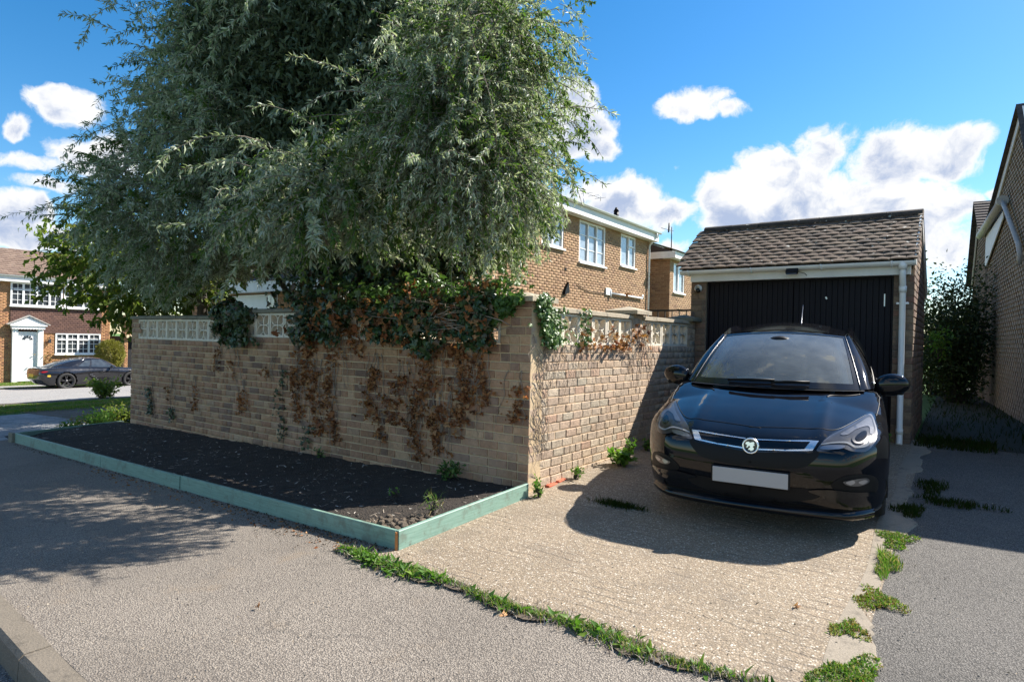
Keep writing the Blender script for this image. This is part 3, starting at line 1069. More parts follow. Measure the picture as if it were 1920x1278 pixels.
def slab(parent, A, B, z0, z1, thick, m, name='mortar_bed', recess=0.0, holes=(), ztop=None, nseg=1):
    """backing behind the bricks; its face sits RECESS behind the wall line; optional sloping top"""
    A, B = Vector((A[0], A[1], 0)), Vector((B[0], B[1], 0))
    t = (B - A).normalized()
    n = Vector((0, 0, 1)).cross(t)
    L_ = (B - A).length
    mb = MB()
    xs_ = sorted(set([0.0, L_] + [x for h in holes for x in h[:2] if 0 < x < L_]))
    for a, b in zip(xs_[:-1], xs_[1:]):
        spans = [(z0, z1)]
        for h in holes:
            if h[0] <= a + 1e-6 and h[1] >= b - 1e-6:
                new = []
                for (p, q) in spans:
                    if h[3] <= p or h[2] >= q: new.append((p, q)); continue
                    if h[2] > p: new.append((p, h[2]))
                    if h[3] < q: new.append((h[3], q))
                spans = new
        for (p, q) in spans:
            c = A + t * ((a + b) / 2) - n * (recess + thick / 2) + Vector((0, 0, (p + q) / 2))
            mb.box(c, (b - a, thick, q - p), (t, n, Vector((0, 0, 1))))
    return mb.build(name, m, parent)
# ------------------------------------------------------------------ garden wall (two runs meeting at the corner pillar)
CX, CY = -3.19, 4.70
ZB, ZB2 = 1.34, 1.2565                                # underside of the screen blocks: upper run, lower run
UP = Vector((0, 0, 1))


def block_mesh():
    """open concrete screen block: square frame with four leaf shapes of curved ribs"""
    S, D, fw = 0.305, 0.085, 0.026
    mb = MB()
    h = S / 2
    for sx in (-1, 1):
        mb.box((sx * (h - fw / 2), 0, 0), (fw, D, S))
        mb.box((0, 0, sx * (h - fw / 2)), (S - 2 * fw, D, fw))
    q = h - fw * 0.8
    for ax in (-1, 1):
        for az in (-1, 1):
            for bend in (-1, 1):
                pts = []
                for i in range(6):
                    u = i / 5
                    p = Vector((ax * q * u, 0, az * q * u))
                    off = math.sin(math.pi * u) * 0.042 * bend
                    p += Vector((-az * off, 0, ax * off)) if True else p
                    pts.append(p)
                for a, b in zip(pts[:-1], pts[1:]):
                    mb.seg_box(a, b, 0.060, 0.016, up=(0, 1, 0)) if False else mb.seg_box(a - (b - a) * .06, b + (b - a) * .06, 0.0115, 0.060, up=(0, 1, 0))
    return mb.mesh('screen_block')


BLK = block_mesh()
BLK.materials.append(BLOCK)


def screen(parent, A, t, n, s0, count, pitch, z0, rs=0.0):
    for i in range(count):
        o = bpy.data.objects.new('screen_block', BLK)
        COL.objects.link(o)
        c = A + t * (s0 + pitch * (i + 0.5)) + n * (-0.045 + random.uniform(-.004, .004)) + UP * (z0 + 0.156)
        o.matrix_world = Matrix.Translation(c) @ Matrix((t, n, UP)).transposed().to_4x4() @ Matrix.Rotation(random.uniform(-.008, .008), 4, 'Y') @ Matrix.Diagonal((pitch / 0.311, 1, 1.015, 1))
        attach(o, parent)


def coping(parent, A, t, n, s0, s1, z, step=0.6, m=COPING, wd=0.25):
    s = s0
    while s < s1 - 0.05:
        e = min(s + step, s1)
        mb = MB()
        c = A + t * ((s + e) / 2) + n * (-0.09 + random.uniform(-.004, .004)) + UP * (z + 0.028 + random.uniform(-.002, .003))
        hw = wd / 2
        B = (t, n, UP)
        prof = [(-hw, -0.028), (hw, -0.028), (hw, 0.012), (0, 0.030), (-hw, 0.012)]
        L_ = (e - s) - 0.007
        V = [c + t * (sg * L_ / 2) + n * p[0] + UP * p[1] for sg in (-1, 1) for p in prof]
        k = len(prof)
        mb.add(V, [tuple(range(k)), tuple(range(k, 2 * k))[::-1]] + [(j, (j + 1) % k, k + (j + 1) % k, k + j) for j in range(k)])
        mb.build('coping_stone', m, parent)
        s = e


def cap(parent, c, w_, z, m=COPING, d=None):
    d = d or w_
    mb = MB()
    x, y = c
    a, b = w_ / 2, d / 2
    V = [(x - a, y - b, z), (x + a, y - b, z), (x + a, y + b, z), (x - a, y + b, z), (x - a, y - b, z + .045), (x + a, y - b, z + .045), (x + a, y + b, z + .045), (x - a, y + b, z + .045), (x, y, z + .10)]
    mb.add(V, [(3, 2, 1, 0), (0, 1, 5, 4), (1, 2, 6, 5), (2, 3, 7, 6), (3, 0, 4, 7), (4, 5, 8), (5, 6, 8), (6, 7, 8), (7, 4, 8)])
    return mb.build('pillar_cap', m, parent)


wallF = thing('garden_wall', 'long shaded brown brick garden wall behind the soil bed, hung with dead ivy', 'wall', (CX, CY, 0))
A, B = Vector((CX + 0.010, CY, 0)), Vector((-11.16, CY, 0))
LW = (B - A).length


def ztF(s):
    if s < 0.345: return 1.735
    if s < 4.72: return ZB
    if s < 5.27: return 1.66
    if s < 7.76: return ZB2
    return 1.575


Z0 = ZB - 0.0835 * 20
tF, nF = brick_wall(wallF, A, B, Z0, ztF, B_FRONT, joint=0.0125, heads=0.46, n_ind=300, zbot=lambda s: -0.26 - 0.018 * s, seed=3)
slab(wallF, A, (-7.9, CY), -0.5, ZB - 0.002, 0.2, M_FRONT, recess=0.0005)
slab(wallF, (-7.9, CY), B, -0.6, ZB2 - 0.002, 0.2, M_FRONT, recess=0.0005)
slab(wallF, A, A - Vector((0.345, 0, 0)), ZB - 0.002, 1.732, 0.33, M_FRONT, 'pillar_core', recess=0.0006)
slab(wallF, (-7.9, CY), (-8.45, CY), ZB2 - 0.001, 1.658, 0.22, M_FRONT, 'pillar_core', recess=0.0006)
slab(wallF, (-10.94, CY), B, ZB2 - 0.001, 1.572, 0.22, M_FRONT, 'pillar_core', recess=0.0006)
screen(wallF, A, tF, nF, 0.35, 14, 0.3115, ZB)
screen(wallF, A, tF, nF, 5.28, 8, 0.309, ZB2)
coping(wallF, A, tF, nF, 0.36, 4.72, ZB + 0.318, 0.6, COPING_D)
coping(wallF, A, tF, nF, 5.27, LW + 0.02, ZB2 + 0.318, 0.6, COPING_D)
cap(wallF, (CX - 0.165, CY + 0.165), 0.44, 1.735)
cap(wallF, (-8.18, CY + 0.1), 0.66, 1.66, COPING_D, 0.34)

wallS = thing('garden_wall', 'sunlit rough buff brick garden wall beside the parked black car', 'wall', (CX, 6.8, 0))
As, Bs = Vector((CX, 8.98, 0)), Vector((CX, CY + 0.001, 0))


def ztS(s):
    if s < 0.28: return 1.70
    if s < 1.855: return ZB
    if s < 2.14: return 1.715
    if s < 4.03: return ZB
    return 1.735


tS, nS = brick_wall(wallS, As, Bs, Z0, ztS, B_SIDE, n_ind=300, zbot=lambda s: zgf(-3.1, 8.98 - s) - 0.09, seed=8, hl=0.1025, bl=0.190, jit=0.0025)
slab(wallS, As, Bs + Vector((0, 0.012, 0)), -0.5, ZB - 0.002, 0.2, M_SIDE, recess=-0.0035)
slab(wallS, As, As - Vector((0, 0.28, 0)), ZB - 0.001, 1.697, 0.24, M_SIDE, 'pillar_core', recess=-0.003)
slab(wallS, (CX, 8.98 - 1.855), (CX, 8.98 - 2.14), ZB - 0.001, 1.712, 0.24, M_SIDE, 'pillar_core', recess=-0.003)
slab(wallS, (CX, CY + 0.25), Bs + Vector((0, 0.012, 0)), ZB - 0.001, 1.731, 0.26, M_SIDE, 'pillar_core', recess=-0.003)
screen(wallS, As, tS, nS, 0.285, 5, 0.313, ZB)
screen(wallS, As, tS, nS, 2.145, 6, 0.3135, ZB)
coping(wallS, As, tS, nS, 0.28, 1.85, ZB + 0.318)
coping(wallS, As, tS, nS, 2.15, 4.03, ZB + 0.318)
cap(wallS, (CX - 0.11, 8.98 - 2.0), 0.42, 1.715)
cap(wallS, (CX - 0.10, 8.98 - 0.14), 0.40, 1.70, COPING_D)
# a row of red clay bricks showing at the foot of the wall by the corner
for i, yv in enumerate((5.08, 5.26)):
    mb = MB().box((CX + 0.0, yv, -0.018 + 0.012 * i), (0.10, 0.16, 0.06), None, 0.006)
    mb.build('footing_brick', CLAY, wallS)

# ------------------------------------------------------------------ raised bed: teal boards and dark soil
Ab, Bb, Cb = Vector((-3.165, 3.07, 0)), Vector((-3.165, 4.665, 0)), Vector((-11.05, 3.12, 0))
edg = thing('bed_edging', 'teal painted timber boards edging the raised soil bed on the pavement', 'edging', (-3.17, 3.07, -0.1))


def board(parent, a, b, h=0.135, th=0.032, m=TEAL, sink=0.012, za=None, zb_=None):
    a, b = Vector(a), Vector(b)
    d = (b - a).normalized()
    sd = Vector((-d.y, d.x, 0))
    z0_, z1_ = (zgf(a.x, a.y) if za is None else za), (zgf(b.x, b.y) if zb_ is None else zb_)
    mb = MB()
    V = []
    for p, z in ((a, z0_), (b, z1_)):
        for s_, zz in ((-1, -sink), (1, -sink), (1, h - .004), (0.75, h), (-0.75, h), (-1, h - .004)):
            V.append(Vector((p.x, p.y, z + zz)) + sd * (s_ * th / 2))
    mb.add(V, [tuple(range(6)), tuple(range(6, 12))[::-1]] + [(j, (j + 1) % 6, 6 + (j + 1) % 6, 6 + j) for j in range(6)])
    return mb.build('board', m, parent)


ju = [0.0, 0.30, 0.462, 0.545, 1.0]
ju = [0.0, 0.385, 0.62, 0.93, 1.0]
for a, b in zip(ju[:-1], ju[1:]):
    p, q = Ab.lerp(Cb, a), Ab.lerp(Cb, b)
    d = (q - p).normalized() * 0.004
    off = Vector((0, random.uniform(-.006, .006), 0))
    board(edg, p + d + off, q - d + off)
board(edg, Ab + Vector((0.019, -0.016, 0)), Bb, 0.14, zb_=-0.05)
board(edg, Cb + Vector((-0.02, 0.02, 0)), Vector((-11.55, 4.75, 0)))
MB().box((-3.149, 3.0665 - 0.012, -0.1 + 0.062), (0.014, 0.030, 0.148)).build('cut_end', ENDGRAIN, edg)
MB().box((-11.09, 3.09, zgf(-11.1, 3.1) + 0.06), (0.16, 0.05, 0.16), None, 0.01).build('corner_post', COPING_D, edg)


def soil_h(X, Y, Z):
    rg = np.random.default_rng(5)
    n = np.zeros_like(X)
    for k in range(26):
        a, f, ph = rg.uniform(0, 6.28), 2.0 * 1.17 ** k, rg.uniform(0, 6.28, 2)
        n += np.sin((np.cos(a) * X + np.sin(a) * Y) * f + ph[0] + 1.6 * np.sin(Y * f * .37 + ph[1])) * 0.028 / (1 + k * 0.33)
    ramp_ = np.clip((Y - 3.1) / 1.5, 0, 1)
    zz = -0.1 + np.interp(X, *TX) + 0.085 + 0.035 * ramp_ + n * 0.40
    edge = np.clip((Y - 3.1) / 0.12, 0, 1)
    return zz - 0.03 * (1 - edge)


sheet('soil_bed', (-11.5, -3.185, 3.10, 4.70), SOIL, 0, 0.045, 'structure', 0, soil_h)
rg = np.random.default_rng(12)
n = 1100
x, y = rg.uniform(-11.3, -3.25, n), rg.uniform(3.15, 4.66, n)
z = soil_h(x, y, None) + 0.004
P = np.stack([x, y, z], -1)
a = rg.uniform(0, 6.28, n)
Lc, Wc = rg.uniform(0.010, 0.045, n) * rg.choice([1, 1, 1, 1.7], n), rg.uniform(0.004, 0.012, n)
u_ = np.stack([np.cos(a), np.sin(a), rg.uniform(-.35, .35, n)], -1)
v_ = np.stack([-np.sin(a), np.cos(a), rg.uniform(-.6, .6, n)], -1)
V = np.stack([P - u_ * (Lc / 2)[:, None] - v_ * (Wc / 2)[:, None], P + u_ * (Lc / 2)[:, None] - v_ * (Wc / 2)[:, None], P + u_ * (Lc / 2)[:, None] + v_ * (Wc / 2)[:, None], P - u_ * (Lc / 2)[:, None] + v_ * (Wc / 2)[:, None]], 1).reshape(-1, 3)
link('wood_chips', np_mesh('wood_chips', V, np.arange(4 * n).reshape(-1, 4)), CHIP, None, 'stuff')
# pale crumbly earth in the sunny corner of the bed
mb = MB()
for i in range(150):
    px_, py_ = random.uniform(-3.62, -3.2), random.uniform(3.12, 3.6)
    if (px_ + 3.2) * -1 + (py_ - 3.1) > 0.62: continue
    r_ = random.uniform(.008, .03)
    c = Vector((px_, py_, soil_h(np.array([px_]), np.array([py_]), None)[0] + r_ * .3))
    ang = random.uniform(0, 3)
    X = Vector((math.cos(ang), math.sin(ang), random.uniform(-.3, .3))).normalized()
    Y = X.cross(UP).normalized()
    mb.box(c, (r_ * 2, r_ * 1.5, r_ * 1.2), (X, Y, X.cross(Y)), r_ * .35)
mb.build('soil_crumbs', EARTH, None, 'stuff')

# ------------------------------------------------------------------ garage
gar = thing('brick_garage', 'small brown brick garage with mossy tiled roof and black boarded doors', 'garage', (-1.88, 9.0, 0.2))
GX0, GX1, GY, GD = -3.26, -0.50, 9.0, 2.6
DX0, DX1, DZ = -3.035, -0.705, 2.285
ga, gb = Vector((GX1, GY, 0)), Vector((GX0, GY, 0))
brick_wall(gar, ga + Vector((0.010, 0, 0)), gb, 0.1, 2.27, B_GAR, n_ind=180, holes=[(GX1 + 0.01 - DX1, GX1 + 0.01 - DX0, 0, 3)], seed=21, course=0.0835)
slab(gar, ga, (DX1, GY), 0.0, 2.3, 0.11, M_GAR, recess=0.0005)
slab(gar, (DX0, GY), gb, 0.0, 2.3, 0.11, M_GAR, recess=0.0005)


def ztG(s):
    y = GY + GD - s
    return 2.36 + (y - GY) * 0.80 if y < GY + 0.93 else 3.10 - (y - GY - 0.93) * 0.52


sa, sb = Vector((GX1, GY + GD, 0)), Vector((GX1, GY + 0.001, 0))
brick_wall(gar, sa, sb, 0.1, lambda s: ztG(s) - 0.02, B_GAR, n_ind=120, seed=22, bond='stretcher')
mb = MB()
ys_ = [GY, GY + 0.93, GY + GD]
for xx in (GX1 - 0.002, GX0 + 0.2):
    poly = [(GY + .012, 0.0), (GY + GD, 0.0), (GY + GD, ztG(0) - .02), (GY + 0.93, ztG(GD - .93) - .02), (GY + .012, ztG(GD) - .02)]
    mb.extrude(poly, (xx, 0, 0), (0, 1, 0), (0, 0, 1), (-1, 0, 0), 0.15)
mb.box(((GX0 + GX1) / 2, GY + GD - 0.08, 1.2), (GX1 - GX0 - 0.01, 0.15, 2.4))
mb.build('side_wall', M_GAR, gar)
# doors: two leaves of boards
for k, (x0, x1) in enumerate(((DX0 + 0.03, (DX0 + DX1) / 2 - 0.004), ((DX0 + DX1) / 2 + 0.004, DX1 - 0.03))):
    leaf = MB().box(((x0 + x1) / 2, GY + 0.105, 1.23), (x1 - x0, 0.03, 2.06)).build('garage_door', BOARD, gar)
    nb = 17
    w_ = (x1 - x0) / nb
    for i in range(nb):
        MB().box((x0 + w_ * (i + .5), GY + 0.08 + random.uniform(-.002, .002), 1.23), (w_ - 0.004, 0.02, 2.06), None, 0.003).build('plank', BOARD, leaf)
    hx = x0 + 0.07 if k == 0 else x1 - 0.07
    MB().box((hx, GY + 0.066, 1.98 if k else 1.95), (0.018, 0.01, 0.16), None, 0.003).build('hinge', METAL if k else BLACKPL, leaf)
    if k: MB().box((x0 + 0.40, GY + 0.066, 2.02), (0.018, 0.012, 0.035), (Vector((.9, 0, .4)), Vector((0, 1, 0)), Vector((-.4, 0, .9)))).build('keyhole_cover', METAL, leaf)
mb = MB()
mb.box((DX0 + 0.012, GY + 0.075, 1.2), (0.024, 0.07, 2.17))
mb.box((DX1 - 0.012, GY + 0.075, 1.2), (0.024, 0.07, 2.17))
mb.box(((DX0 + DX1) / 2, GY + 0.075, 2.27), (DX1 - DX0 - .05, 0.068, 0.03))
mb.build('door_frame', BOARD, gar)
MB().box(((GX0 + GX1) / 2, GY + 1.2, 1.3), (GX1 - GX0 - 0.4, 0.02, 2.2)).build('inner_void', DARK_VOID, gar)
# fascia, soffit, gutter with brackets, downpipe
MB().box((-1.885, GY - 0.075, 2.345), (2.72, 0.022, 0.135), None, 0.003).build('fascia', WHITE_P, gar)
MB().box((-1.885, GY - 0.035, 2.285), (2.72, 0.10, 0.012)).build('soffit', WHITE_P, gar)
mb = MB()
gz, gr = 2.432, 0.054
for x0, x1 in ((-3.37, -0.47),):
    rows_ = []
    for xx in (x0, x1):
        rows_.append([Vector((xx, GY - 0.145 + gr * math.cos(t_), gz + gr * math.sin(t_))) for t_ in np.linspace(math.pi, 2 * math.pi, 13)])
    mb.grid(rows_)
    rows_ = []
    for xx in (x0, x1):
        rows_.append([Vector((xx, GY - 0.145 + (gr - .004) * math.cos(t_), gz + (gr - .004) * math.sin(t_))) for t_ in np.linspace(math.pi, 2 * math.pi, 13)])
    mb.grid(rows_)
    for xx in (x0, x1):
        mb.extrude([(gr * math.cos(t_), gr * math.sin(t_)) for t_ in np.linspace(math.pi, 2 * math.pi, 13)], (xx, GY - 0.145, gz), (0, 1, 0), (0, 0, 1), (1, 0, 0), 0.004)
gut = mb.build('gutter', WHITE, gar)
for xx in (-3.25, -2.37, -1.50, -0.72):
    mb = MB()
    mb.tube([(xx, GY - 0.145 + (gr + .005) * math.cos(t_), gz + (gr + .005) * math.sin(t_)) for t_ in np.linspace(math.pi * .98, 2 * math.pi, 12)], 0.012, 6)
    mb.build('gutter_bracket', WHITE, gut)
dpx = -0.605
mb = MB()
mb.tube([(dpx, GY - 0.145, 2.39), (dpx, GY - 0.145, 2.28), (dpx, GY - 0.14, 2.24), (dpx, GY - 0.075, 2.15), (dpx, GY - 0.06, 2.10), (dpx, GY - 0.06, 0.24), (dpx, GY - 0.085, 0.205)], 0.035, 16)
mb.tube([(dpx, GY - 0.145, 2.42), (dpx, GY - 0.145, 2.33)], [0.055, 0.043], 16)
mb.tube([(dpx, GY - 0.062, 2.14), (dpx, GY - 0.06, 2.06)], [0.043, 0.041], 16)
mb.tube([(dpx, GY - 0.06, 0.40), (dpx, GY - 0.06, 0.34)], 0.040, 16)
dp = mb.build('downpipe', WHITE, gar)
for zz in (1.93,):
    MB().box((dpx, GY - 0.05, zz), (0.135, 0.035, 0.028), None, 0.006).build('pipe_bracket', WHITE, dp)
# floodlight and camera
mb = MB()
mb.box((-1.84, GY - 0.20, 2.36), (0.15, 0.05, 0.075), (Vector((1, 0, 0)), Vector((0, .8, -.6)), Vector((0, .6, .8))), 0.008)
fl = mb.build('floodlight', BLACKPL, gar)
MB().box((-1.84, GY - 0.226, 2.341), (0.125, 0.004, 0.052), (Vector((1, 0, 0)), Vector((0, .8, -.6)), Vector((0, .6, .8)))).build('lens', PANE, fl)
MB().tube([(-1.84, GY - 0.19, 2.38), (-1.85, GY - 0.14, 2.42), (-1.86, GY - 0.085, 2.40)], 0.012, 8).tube([(-1.78, GY - 0.16, 2.36), (-1.70, GY - 0.12, 2.335), (-1.68, GY - 0.09, 2.31)], 0.004, 6).box((-1.855, GY - 0.15, 2.425), (0.06, 0.06, 0.04), None, 0.012).build('bracket', BLACKPL, fl)
cmx = -3.145
sc_ = MB().lathe([(0.001, 0.0), (0.05, 0.0), (0.055, 0.015), (0.05, 0.045), (0.036, 0.06)], (cmx, GY - 0.012, 2.185), (0, -1, 0), 20).build('security_camera', WHITE, gar)
MB().lathe([(0.036, 0.045), (0.034, 0.070), (0.018, 0.085), (0.001, 0.088)], (cmx, GY - 0.012, 2.175), (0.15, -1, -0.45), 16).build('lens', BLACKGL, sc_)
# roof: plain tiles laid one by one on the front slope
RIDGE = tile_mat('mossy ridge tile', [(0.05, 0.042, 0.036), (0.065, 0.052, 0.044)], 0.8)
EY, EZ, RY, RZ = GY - 0.17, 2.462, GY + 0.93, 3.215
sl = Vector((0, RY - EY, RZ - EZ))
SL = sl.length
sl.normalize()
nr = Vector((0, -sl.z, sl.y))
MB().extrude([(EY + .03, EZ - .03), (RY, RZ - .03), (GY + GD + .12, 2.20), (GY + GD + .12, 2.165), (RY, RZ - .10), (EY + .03, EZ - .08)], (GX0 - .10, 0, 0), (0, 1, 0), (0, 0, 1), (1, 0, 0), GX1 - GX0 + 0.13).build('roof_deck', DARK_VOID, gar)
TW, TG, TLn = 0.165, 0.1, 0.20
ncol = 18
tl = []
for k in range(5):
    rr = random.Random(50 + k)
    nx_ = 4
    P = []
    for j in range(3):
        row_ = []
        for i in range(nx_ + 1):
            u = i / nx_
            hog = 0.0055 * math.sin(math.pi * u) + rr.uniform(-.001, .001)
            nib = rr.uniform(-.004, .004) if j == 0 else 0
            row_.append(Vector(((u - .5) * (TW - .005), TLn * j / 2 + nib, hog)))
        P.append(row_)
    mbt = MB()
    mbt.grid(P, False)
    mbt.grid([[p - Vector((0, 0, .021)) for p in row_] for row_ in P], False, True)
    k0, k1 = 0, 3 * (nx_ + 1)
    mbt.f += [(i + 1, i, k1 + i, k1 + i + 1) for i in range(nx_)]
    mbt.f += [(0, nx_ + 1, k1 + nx_ + 1, k1), (nx_, k1 + nx_, k1 + 2 * nx_ + 1, 2 * nx_ + 1)]
    mbt.sm += [False] * (nx_ + 2)
    me = mbt.mesh('roof_tile')
    me.materials.append(TILE)
    tl.append(me)
nc = int((SL - 0.03) / TG)
for r_ in range(nc):
    for c_ in range(ncol + 1):
        x = GX0 - 0.115 + TW * (c_ + (0.0 if r_ % 2 else 0.5))
        wsc = 1.0
        if x - TW / 2 > GX1 + 0.02: continue
        if x + TW / 2 > GX1 + 0.05:
            e = GX1 + 0.05
            wsc = (e - (x - TW / 2)) / TW
            x = (x - TW / 2 + e) / 2
            if wsc < .2: continue
        o = bpy.data.objects.new('roof_tile', tl[random.randrange(5)])
        COL.objects.link(o)
        base = Vector((x, EY, EZ)) + sl * (r_ * TG - 0.025) + nr * (0.020 + random.uniform(-.003, .004))
        tilt_ = -0.115 + random.uniform(-.015, .02)
        yd = (sl * math.cos(tilt_) + nr * math.sin(tilt_))
        zd = Vector((1, 0, 0)).cross(yd)
        Mx = Matrix((Vector((1, 0, 0)), yd, zd)).transposed().to_4x4()
        o.matrix_world = Matrix.Translation(base) @ Mx @ Matrix.Rotation(random.uniform(-.02, .02), 4, 'Z') @ Matrix.Diagonal((wsc, 1, 1, 1))
        attach(o, gar)
for i in range(7):
    x0 = GX0 - 0.11 + i * 0.416
    x1 = min(x0 + 0.412, GX1 + 0.05)
    if x1 - x0 < .1: continue
    rows_ = [[Vector((xx, RY + 0.13 * math.cos(t_), RZ - 0.045 + 0.075 * math.sin(t_) + random.uniform(-.002, .002))) for t_ in np.linspace(-0.15, math.pi + .15, 11)] for xx in (x0, x1)]
    MB().grid(rows_).build('ridge_tile', RIDGE, gar)
rows_ = [[Vector((xx, RY, RZ + .03)), Vector((xx, GY + GD + .14, 2.24))] for xx in (GX0 - .1, GX1 + .04)]
MB().grid(rows_, False).build('rear_slope', TILE, gar)
mb = MB()
mb.seg_box((GX1 + .022, EY + .02, EZ - .03), (GX1 + .022, RY, RZ - .04), 0.02, 0.10)
mb.seg_box((GX1 + .022, RY, RZ - .04), (GX1 + .022, GY + GD + .1, 2.19), 0.02, 0.10)
mb.build('barge_board', WHITE_P, gar)

# ------------------------------------------------------------------ windows


def window(parent, O, t, n, w_, h, cols, bars, name='window', sill=True, pane=PANE, fr=0.05, top_light=None):
    """O lower corner on the wall face; cols: list of column width fractions; bars (nx, nz) glazing bars per light; the pane is a sub-part"""
    O = Vector(O)
    B = (t, n, UP)
    mb = MB()
    dep = 0.07

    def bar(x0, x1, z0, z1, d=dep, off=0.0):
        mb.box(O + t * ((x0 + x1) / 2) + UP * ((z0 + z1) / 2) + n * (d / 2 - 0.03 + off), (x1 - x0, d, z1 - z0), B)
    bar(0, w_, 0, fr)
    bar(0, w_, h - fr, h)
    bar(0, fr, fr, h - fr)
    bar(w_ - fr, w_, fr, h - fr)
    xs_ = [fr]
    tot = w_ - 2 * fr
    for c_ in cols: xs_.append(xs_[-1] + tot * c_)
    for x in xs_[1:-1]: bar(x - fr * .6, x + fr * .6, fr, h - fr, dep, 0.002)
    if top_light:
        for i in (top_light if isinstance(top_light, (list, tuple)) else range(len(cols))):
            bar(xs_[i] + fr * .6, xs_[i + 1] - fr * .6, h * 0.66, h * 0.66 + fr * .8, dep, -0.002)
    for i in range(len(cols)):
        a, b = xs_[i], xs_[i + 1]
        for k in range(1, bars[0]): bar(a + (b - a) * k / bars[0] - .011, a + (b - a) * k / bars[0] + .011, fr, h - fr, 0.02, 0.022)
        for k in range(1, bars[1]): bar(a + .01, b - .01, h * k / bars[1] - .011, h * k / bars[1] + .011, 0.02, 0.0205)
    f = mb.build(name, WHITE, parent)
    for i in range(len(cols)):
        a, b = xs_[i], xs_[i + 1]
        MB().box(O + t * ((a + b) / 2) + UP * (h / 2) + n * (-0.016), (b - a - .012, 0.02, h - fr), B).build('pane', pane, f)
    if sill:
        MB().box(O + t * (w_ / 2) - UP * 0.03 + n * 0.04, (w_ + 0.1, 0.15, 0.055), B, 0.006).build('sill', WHITE, f)
    return f


# ------------------------------------------------------------------ brown brick house behind the wall
hs = thing('brick_house', 'two storey brown brick house with white windows behind the garden wall', 'house', (-9, 15.5, 0))
HX, HY0, HY1, HZ = -9.0, 10.3, 20.6, 4.90
ha, hb = Vector((HX, HY1, 0)), Vector((HX, HY0, 0))
tH, nH = Vector((0, -1, 0)), Vector((1, 0, 0))
wins = [(18.32, 19.42, 3.84, 4.86, [.44, .56], (1, 1), [0]), (15.65, 17.24, 3.66, 4.86, [.32, .36, .32], (1, 3), [1]), (13.68, 14.76, 3.90, 4.87, [.5, .5], (1, 1), None), (11.9, 13.0, 3.90, 4.87, [.5, .5], (1, 1), None)]
hol = [(HY1 - y1, HY1 - y0, z0, z1) for (y0, y1, z0, z1, *_r) in wins]
brick_wall(hs, ha, hb, 1.05, HZ, B_HOUSE, course=0.075, n_ind=300, holes=hol, seed=31, bond='stretcher', jit=0.001)
slab(hs, ha, hb, -0.4, HZ + .3, 0.25, M_HOUSE, recess=0.0005, holes=hol)
MB().box((HX - 3.5, 15.45, 2.3), (6.4, 10.1, 5.2)).build('inner_walls', B_HOUSE, hs)
for (y0, y1, z0, z1, cols, bars, tlg) in wins:
    window(hs, Vector((HX - 0.04, y1, z0)), tH, nH, y1 - y0, z1 - z0, cols, bars, pane=PANE_C, top_light=tlg)
MB().box((HX + 0.28, 15.4, 5.04), (0.025, 10.6, 0.30)).build('fascia', WHITE_P, hs)
MB().box((HX + 0.14, 15.4, 4.905), (0.30, 10.6, 0.012)).build('soffit', WHITE_P, hs)
MB().box((HX + 0.12, HY1 + 0.10, 5.04), (0.34, 0.02, 0.30)).build('box_end', WHITE_P, hs)
g2 = MB().grid([[Vector((HX + 0.345 + .055 * math.cos(a_), yy, 5.20 + .055 * math.sin(a_))) for a_ in np.linspace(math.pi, 2 * math.pi, 9)] for yy in (10.1, 20.75)]).build('gutter', WHITE, hs)
mb = MB()
rows_ = [[Vector((HX + 0.36, yy, 5.20)), Vector((HX - 3.4, yy, 6.75)), Vector((HX - 7.2, yy, 5.2))] for yy in (10.1, 20.75)]
mb.grid(rows_, False)
mb.extrude([(HX + .30, 5.0), (HX - 3.4, 6.7), (HX - 7.1, 5.0)], (0, 10.2, 0), (1, 0, 0), (0, 0, 1), (0, 1, 0), 0.02)
mb.extrude([(HX + .30, 5.0), (HX - 3.4, 6.7), (HX - 7.1, 5.0)], (0, 20.66, 0), (1, 0, 0), (0, 0, 1), (0, 1, 0), 0.02)
mb.build('roof', TILE_DK, hs)
MB().tube([(HX + .34, 20.42, 5.17), (HX + .34, 20.42, 5.05), (HX + .10, 20.45, 4.80), (HX + .06, 20.45, 4.72), (HX + .06, 20.45, 0.3)], 0.036, 10).build('downpipe', WHITE, hs)
MB().tube([(HX + .06, 17.62, 2.88), (HX + .06, 19.95, 2.88)], 0.030, 10).tube([(HX + .06, 19.95, 2.84), (HX + .06, 19.95, 3.0)], 0.034, 10).tube([(HX + .055, 17.6, 2.98), (HX + .055, 17.6, 2.74)], 0.03, 10).box((HX + .03, 17.45, 2.92), (0.05, 0.32, 0.22), None, 0.01).build('waste_pipe', WHITE, hs)
MB().tube([(HX + .03, 15.55 + 1.95 * i / 10, 3.0 - 0.11 * math.sin(math.pi * (i / 10) ** .8) - 0.012 * i) for i in range(11)], 0.009, 5).build('cable', BLACKPL, hs)
MB().extrude([(0, 0), (0.26, -0.08), (0.22, 0.06), (0.06, 0.28)], (HX + 0.012, 15.05, 2.72), (0, -1, 0), (0, 0, 1), (1, 0, 0), 0.07).build('vent_cowl', BLACKPL, hs)
MB().box((HX + .016, 14.9, 3.35), (0.02, 0.07, 0.07)).build('air_brick', BLACKPL, hs)
mb = MB()
mb.tube([(-9.5, 16.75, 5.3), (-9.5, 16.75, 5.90)], 0.016, 6)
mb.tube([(-9.4, 15.0, 5.85), (-9.55, 17.9, 5.98)], 0.012, 6)
for k in range(7):
    f_ = k / 6
    p = Vector((-9.4, 15.0, 5.85)).lerp(Vector((-9.55, 17.9, 5.98)), f_)
    mb.tube([p + Vector((-.2, 0, .0)), p + Vector((.2, 0, 0))], 0.006, 4)
mb.tube([(-9.5, 17.82, 5.86), (-9.5, 17.82, 6.1)], 0.008, 4)
mb.build('aerial', METAL, hs)
mb = MB()
